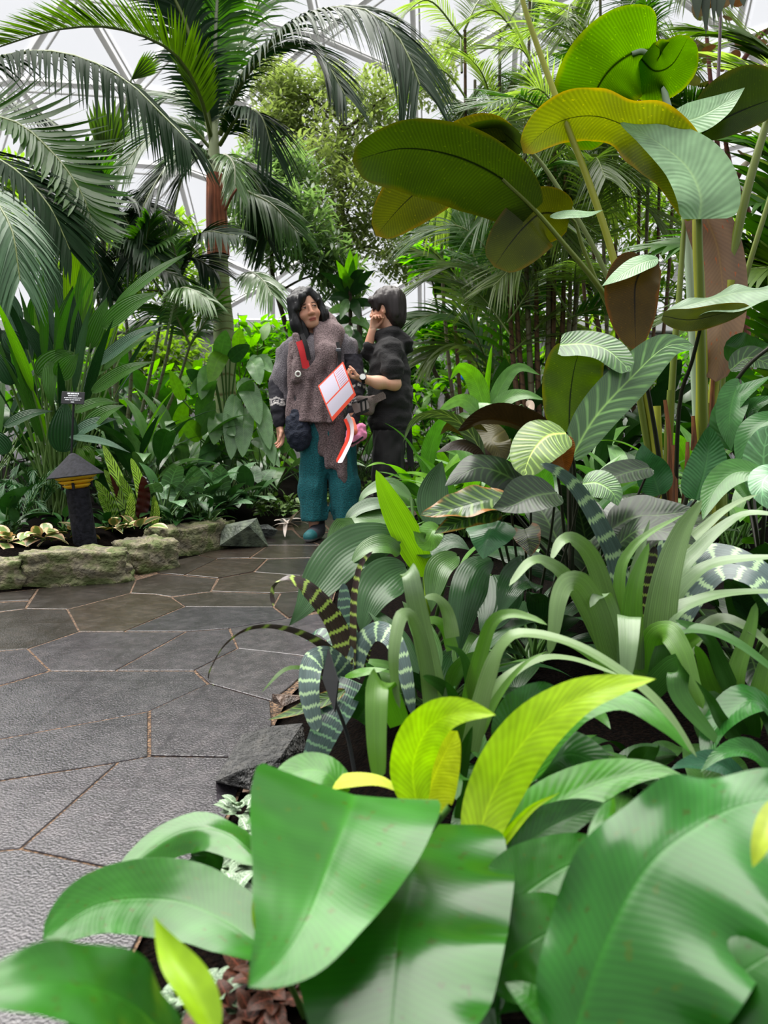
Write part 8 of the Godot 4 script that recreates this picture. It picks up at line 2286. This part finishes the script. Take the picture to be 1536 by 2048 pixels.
func build_boy() -> void:
	var D := 4.95
	var J := func(u: float, v: float, f: float) -> Vector3: return P(u, v, D - f)
	var at := grounded(P(775, 1070, D), 0.0)
	var t := thing("person", "boy in black hooded sweatshirt with dark brown bowl-cut hair, hand raised to his mouth", "person", at)
	var skin = mats["skin"]
	var hx := Transform3D(Basis(Vector3.UP, deg_to_rad(-108)) * Basis(Vector3.RIGHT, 0.10), J.call(771, 618, 0.0))
	var parts := [head_field(hx, 0.98, Color(0.50, 0.17, 0.13), SKIN_B)]
	var f := Field.new(at + Vector3(-0.30, 0.0, -0.28), at + Vector3(0.22, 1.28, 0.36), 0.014)
	f.cone(hx * Vector3(0, -0.13, -0.03), J.call(778, 690, 0.0), 0.045, 0.06, 0.04)
	f.cone(J.call(778, 700, -0.13), J.call(778, 700, 0.12), 0.055, 0.055, 0.04)
	f.ell(J.call(777, 745, 0.0), Vector3(0.09, 0.16, 0.13), Basis(), 0.05)
	f.ell(J.call(780, 845, 0.0), Vector3(0.075, 0.10, 0.085), Basis(), 0.04)
	for k in [0.055, -0.07]:
		f.cone(J.call(778, 872, k), J.call(774, 960, k), 0.052, 0.046, 0.03)
		f.cone(J.call(774, 960, k), J.call(780, 1050, k), 0.046, 0.034, 0.03)
		f.cone(J.call(782, 1062, k), J.call(745, 1066, k), 0.028, 0.024, 0.02)
	parts.append(f.build(tone(SKIN_B)))
	# near forearm, wrist and hand on the paper
	var el: Vector3 = J.call(789, 768, 0.17)
	var wr: Vector3 = J.call(724, 757, 0.22)
	f = Field.new(wr.min(el) - Vector3.ONE * 0.08, wr.max(el) + Vector3.ONE * 0.08, 0.006)
	f.cone(J.call(786, 735, 0.16), el, 0.04, 0.036, 0.02)
	f.cone(el, J.call(757, 765, 0.19), 0.035, 0.035, 0.03)
	f.cone(J.call(757, 765, 0.19), wr, 0.035, 0.024, 0.03)
	parts.append(f.build(tone(SKIN_B)))
	var dir := (wr - el).normalized()
	var hb := Basis(dir.cross(Vector3.BACK).normalized() * -1.0, -dir, Vector3.BACK).orthonormalized()
	parts.append(hand_field(Transform3D(hb * Basis(Vector3.UP, -1.5), wr), 1.0, 1.15, 0.86, SKIN_B))
	# far forearm raised to the mouth
	var e2: Vector3 = J.call(735, 700, 0.02)
	var w2: Vector3 = J.call(745, 660, 0.04)
	f = Field.new(e2.min(w2) - Vector3.ONE * 0.08, e2.max(w2) + Vector3.ONE * 0.08, 0.006)
	f.cone(e2, w2, 0.031, 0.024, 0.02)
	parts.append(f.build(tone(SKIN_B)))
	parts.append(hand_field(Transform3D(Basis(Vector3.BACK, PI - 0.2) * Basis(Vector3.UP, -0.9), w2), -1.0, 0.95, 0.82, SKIN_B))
	wpart(t, "body", field_mesh(parts), skin)
	var ball := SphereMesh.new()
	ball.radius = 0.5
	ball.height = 1.0
	for k in [-1.0, 1.0]:
		part(t, "eye", ball, mats["eye white"], Transform3D(Basis(), -at) * hx * Transform3D(Basis.from_scale(Vector3(0.024, 0.008, 0.010)), Vector3(0.0295 * k, 0.003, 0.0745)))
		part(t, "iris", ball, mats["eye dark"], Transform3D(Basis(), -at) * hx * Transform3D(Basis.from_scale(Vector3(0.011, 0.0085, 0.008)), Vector3(0.0295 * k, 0.003, 0.0765)))
		part(t, "eyebrow", ball, mats["brow"], Transform3D(Basis(), -at) * hx * Transform3D(Basis.from_scale(Vector3(0.032, 0.005, 0.010)), Vector3(0.030 * k, 0.022, 0.078)))
	# hair
	var hf := Field.new(Vector3(-0.14, -0.16, -0.17), Vector3(0.14, 0.17, 0.14), 0.005)
	hf.ell(Vector3(0, 0.040, -0.026), Vector3(0.094, 0.096, 0.108))
	hf.ell(Vector3(0, -0.03, -0.066), Vector3(0.088, 0.105, 0.060), Basis(), 0.03)
	hf.cone(Vector3(-0.05, 0.055, 0.068), Vector3(0.05, 0.055, 0.068), 0.026, 0.026, 0.02)
	hf.cone(Vector3(-0.05, 0.05, 0.07), Vector3(-0.045, 0.0, 0.078), 0.015, 0.004, 0.01)
	hf.cone(Vector3(0.0, 0.05, 0.082), Vector3(0.0, 0.018, 0.092), 0.015, 0.006, 0.01)
	for k in [-1.0, 1.0]:
		hf.cone(Vector3(0.066 * k, 0.05, 0.03), Vector3(0.070 * k, -0.012, 0.032), 0.022, 0.007, 0.02)
		hf.cone(Vector3(0.052 * k, 0.05, 0.055), Vector3(0.056 * k, -0.020, 0.060), 0.018, 0.005, 0.015)
		hf.ell(Vector3(0.088 * k, -0.028, 0.002), Vector3(0.03, 0.042, 0.026), Basis(), 0.008, true)
	hf.roughen(0.007, Vector3(40, 3, 40), 14)
	var hr := hf.build(tone(Color.WHITE))
	for i in hr[0].size():
		hr[0][i] = hx * hr[0][i]
	wpart(t, "hair", field_mesh([hr]), mat("brown hair", Color(0.12, 0.082, 0.08), 0.5))
	# sweatshirt
	var blk := mat("black fleece", Color(0.072, 0.068, 0.080), 0.85, {"tex": "wool", "bump": "fine", "deep": 0.2, "tri": 5.0, "rim": 0.35})
	f = Field.new(at + Vector3(-0.26, 0.55, -0.32), at + Vector3(0.28, 1.36, 0.36), 0.010)
	f.cone(J.call(778, 700, -0.13), J.call(779, 698, 0.10), 0.072, 0.072, 0.05)
	f.ell(J.call(778, 730, 0.0), Vector3(0.118, 0.15, 0.145), Basis(), 0.05)
	f.cone(J.call(780, 760, 0.0), J.call(780, 845, 0.0), 0.128, 0.120, 0.05)
	f.ell(J.call(782, 800, 0.0), Vector3(0.130, 0.12, 0.15), Basis(), 0.05)
	f.ell(J.call(782, 845, 0.0), Vector3(0.128, 0.10, 0.142), Basis(), 0.05)
	f.cone(J.call(752, 672, 0.02), J.call(785, 664, 0.05), 0.034, 0.036, 0.03)
	f.cone(J.call(785, 664, 0.04), J.call(808, 682, 0.02), 0.044, 0.044, 0.03)
	f.cone(J.call(808, 682, 0.02), J.call(816, 697, -0.01), 0.046, 0.030, 0.03)
	f.cone(J.call(782, 668, -0.08), J.call(812, 692, -0.04), 0.044, 0.036, 0.03)
	f.cone(J.call(783, 700, 0.13), J.call(784, 735, 0.17), 0.066, 0.062, 0.03)
	f.cone(J.call(784, 735, 0.17), J.call(788, 754, 0.17), 0.062, 0.050, 0.02)
	f.cone(J.call(768, 700, -0.13), J.call(736, 704, 0.0), 0.058, 0.044, 0.03)
	f.cone(J.call(736, 704, 0.0), J.call(736, 694, 0.03), 0.043, 0.036, 0.02)
	f.roughen(0.014, Vector3(7, 15, 7), 33)
	f.clip(J.call(780, 866, 0.0), Vector3.DOWN)
	wpart(t, "sweatshirt", field_mesh([f.build(tone(Color.WHITE))]), blk)
	f = Field.new(at + Vector3(-0.26, 0.50, -0.3), at + Vector3(0.28, 0.72, 0.3), 0.009)
	f.ell(J.call(780, 852, 0.0), Vector3(0.126, 0.05, 0.142), Basis(), 0.02)
	f.clip(J.call(780, 866, 0.0), Vector3.DOWN)
	wpart(t, "hem_band", field_mesh([f.build(tone(Color.WHITE))]), mat("black rib", Color(0.095, 0.085, 0.095), 0.9, {"tex": "wool", "tri": 8.0, "rim": 0.3}))
	# trousers
	f = Field.new(at + Vector3(-0.24, 0.03, -0.26), at + Vector3(0.26, 0.66, 0.28), 0.011)
	for k in [0.07, -0.08]:
		f.cone(J.call(779, 868, k), J.call(774, 950, k), 0.102, 0.092, 0.04)
		f.cone(J.call(774, 950, k), J.call(779, 1046, k), 0.092, 0.078, 0.03)
	f.roughen(0.018, Vector3(13, 5, 13), 44)
	f.clip(J.call(780, 1050, 0.0), Vector3.DOWN)
	wpart(t, "trousers", field_mesh([f.build(tone(Color.WHITE))]), mat("black cloth", Color(0.045, 0.043, 0.055), 0.85, {"tex": "wool", "tri": 6.0, "rim": 0.2}))
	for k in [0.07, -0.08]:
		var heel: Vector3 = J.call(788, 1060, k)
		var toe: Vector3 = J.call(742, 1064, k)
		heel.y = 0.035
		toe.y = 0.03
		f = Field.new(heel.min(toe) - Vector3(0.08, 0.05, 0.08), heel.max(toe) + Vector3(0.08, 0.12, 0.08), 0.008)
		f.cone(heel, toe, 0.04, 0.034, 0.02)
		f.cone(heel, heel + Vector3(0, 0.07, 0), 0.04, 0.04, 0.02)
		f.clip(Vector3(0, 0.002, 0), Vector3.DOWN)
		wpart(t, "shoe", field_mesh([f.build(tone(Color.WHITE))]), mats["dark cloth"])
	ribbon(t, "hanging_strap", [[816, 835, D - 0.02, 20], [819, 890, D - 0.02, 20], [822, 935, D - 0.02, 20]], 14, mats["dark cloth"])
	# watch
	var w := thing("wristwatch", "black wristwatch with white dial on the boy's left wrist", "watch", wr + Vector3(0.005, 0, 0))
	var wb := Basis(Vector3.UP, Vector3.BACK, Vector3.RIGHT).orthonormalized()
	var face := Basis(Vector3.RIGHT, PI / 2 - 0.25)
	part(w, "case", lathe([[0, 0.026], [0.021, 0.026], [0.0225, 0.029], [0.0225, 0.035], [0.020, 0.037], [0.018, 0.0345], [0, 0.0345]], 24), mats["dark cloth"], Transform3D(face, Vector3.ZERO))
	part(w, "dial", lathe([[0, 0.0352], [0.0178, 0.0352], [0.0178, 0.0358], [0, 0.0358]], 24), mat("dial", Color(0.86, 0.87, 0.86), 0.4), Transform3D(face, Vector3.ZERO))
	part(w, "strap", lathe([[0.0275, -0.010], [0.030, -0.009], [0.030, 0.009], [0.0275, 0.010]], 24), mats["dark cloth"], Transform3D(Basis(Vector3.BACK, PI / 2 + 0.16), Vector3.ZERO))
	# worksheet
	var ws := thing("worksheet", "orange-bordered worksheet with pale panels and lines of print held in the boy's left hand", "paper", J.call(665, 842, 0.28))
	var c := [J.call(636, 772, 0.28), J.call(686, 723, 0.25), J.call(712, 790, 0.27), J.call(665, 843, 0.30)]
	tex("worksheet", 256, 256, func(u: float, v: float):
		var o := Color(0.97, 0.33, 0.22)
		var p := Color(0.86, 0.83, 0.90)
		if u < 0.035 or u > 0.955 or v < 0.035 or v > 0.90 or absf(v - 0.535) < 0.018:
			return o
		if v < 0.535 and absf(u - 0.60) < 0.012:
			return o
		if v < 0.5 and u > 0.645 and u < 0.92 and v > 0.07 and fposmod(v * 17.0, 1.0) < 0.38 and sin(u * 170.0 + floor(v * 17.0) * 3.0) > -0.6:
			return p.lerp(Color(0.66, 0.30, 0.42), 0.7)
		return p)
	var pm := mat("worksheet print", Color(1, 1, 1), 0.7, {"tex": "worksheet", "both": true})
	var vv := PackedVector3Array()
	var uv := PackedVector2Array()
	var idx := PackedInt32Array()
	for j in 9:
		for i in 9:
			var a: Vector3 = c[0].lerp(c[1], i / 8.0)
			var b: Vector3 = c[3].lerp(c[2], i / 8.0)
			vv.append(a.lerp(b, j / 8.0) + Vector3.BACK * 0.012 * sin(PI * j / 8.0))
			uv.append(Vector2(i / 8.0, j / 8.0))
	for j in 8:
		for i in 8:
			var q := j * 9 + i
			idx.append_array([q, q + 1, q + 9, q + 1, q + 10, q + 9])
	wpart(ws, "sheet", mesh_of(vv, smooth_normals(vv, idx), uv, idx), pm)
	# waist bag
	var bag := thing("waist_bag", "beige waist bag with black-framed window pocket worn across the boy's front", "bag", J.call(725, 832, 0.1))
	var beige := mat("beige cloth", Color(0.56, 0.51, 0.49), 0.85, {"both": true, "tex": "wool", "tri": 8.0})
	f = Field.new(J.call(725, 812, 0.14) - Vector3(0.13, 0.13, 0.13), J.call(725, 812, 0.14) + Vector3(0.13, 0.13, 0.13), 0.006)
	f.cone(J.call(716, 800, 0.16), J.call(738, 806, 0.14), 0.030, 0.036, 0.02)
	f.cone(J.call(714, 820, 0.16), J.call(738, 820, 0.14), 0.030, 0.034, 0.02)
	f.cone(J.call(738, 806, 0.14), J.call(748, 800, 0.13), 0.034, 0.03, 0.02)
	wpart(bag, "pouch", field_mesh([f.build(tone(Color.WHITE))]), beige)
	ribbon(bag, "belt", [[738, 804, D - 0.15, 0], [752, 798, D - 0.17, 0], [771, 789, D - 0.185, 0]], 15, beige)
	ribbon(bag, "window_pocket", [[706, 818, D - 0.215, 0], [720, 813, D - 0.22, 0], [737, 806, D - 0.20, 0]], 20, mat("clear pocket", Color(0.50, 0.45, 0.44), 0.2, {"both": true}))
	for k in [[[705, 809, 0.215], [720, 803, 0.225], [736, 797, 0.20]], [[709, 831, 0.215], [722, 827, 0.225], [738, 820, 0.20]], [[722, 804, 0.225], [723, 816, 0.225], [724, 826, 0.225]], [[730, 800, 0.21], [731, 812, 0.21], [732, 822, 0.21]]]:
		var pts := []
		for q in k:
			pts.append([q[0], q[1], D - q[2], 0])
		ribbon(bag, "black_trim", pts, 4, mats["dark cloth"])
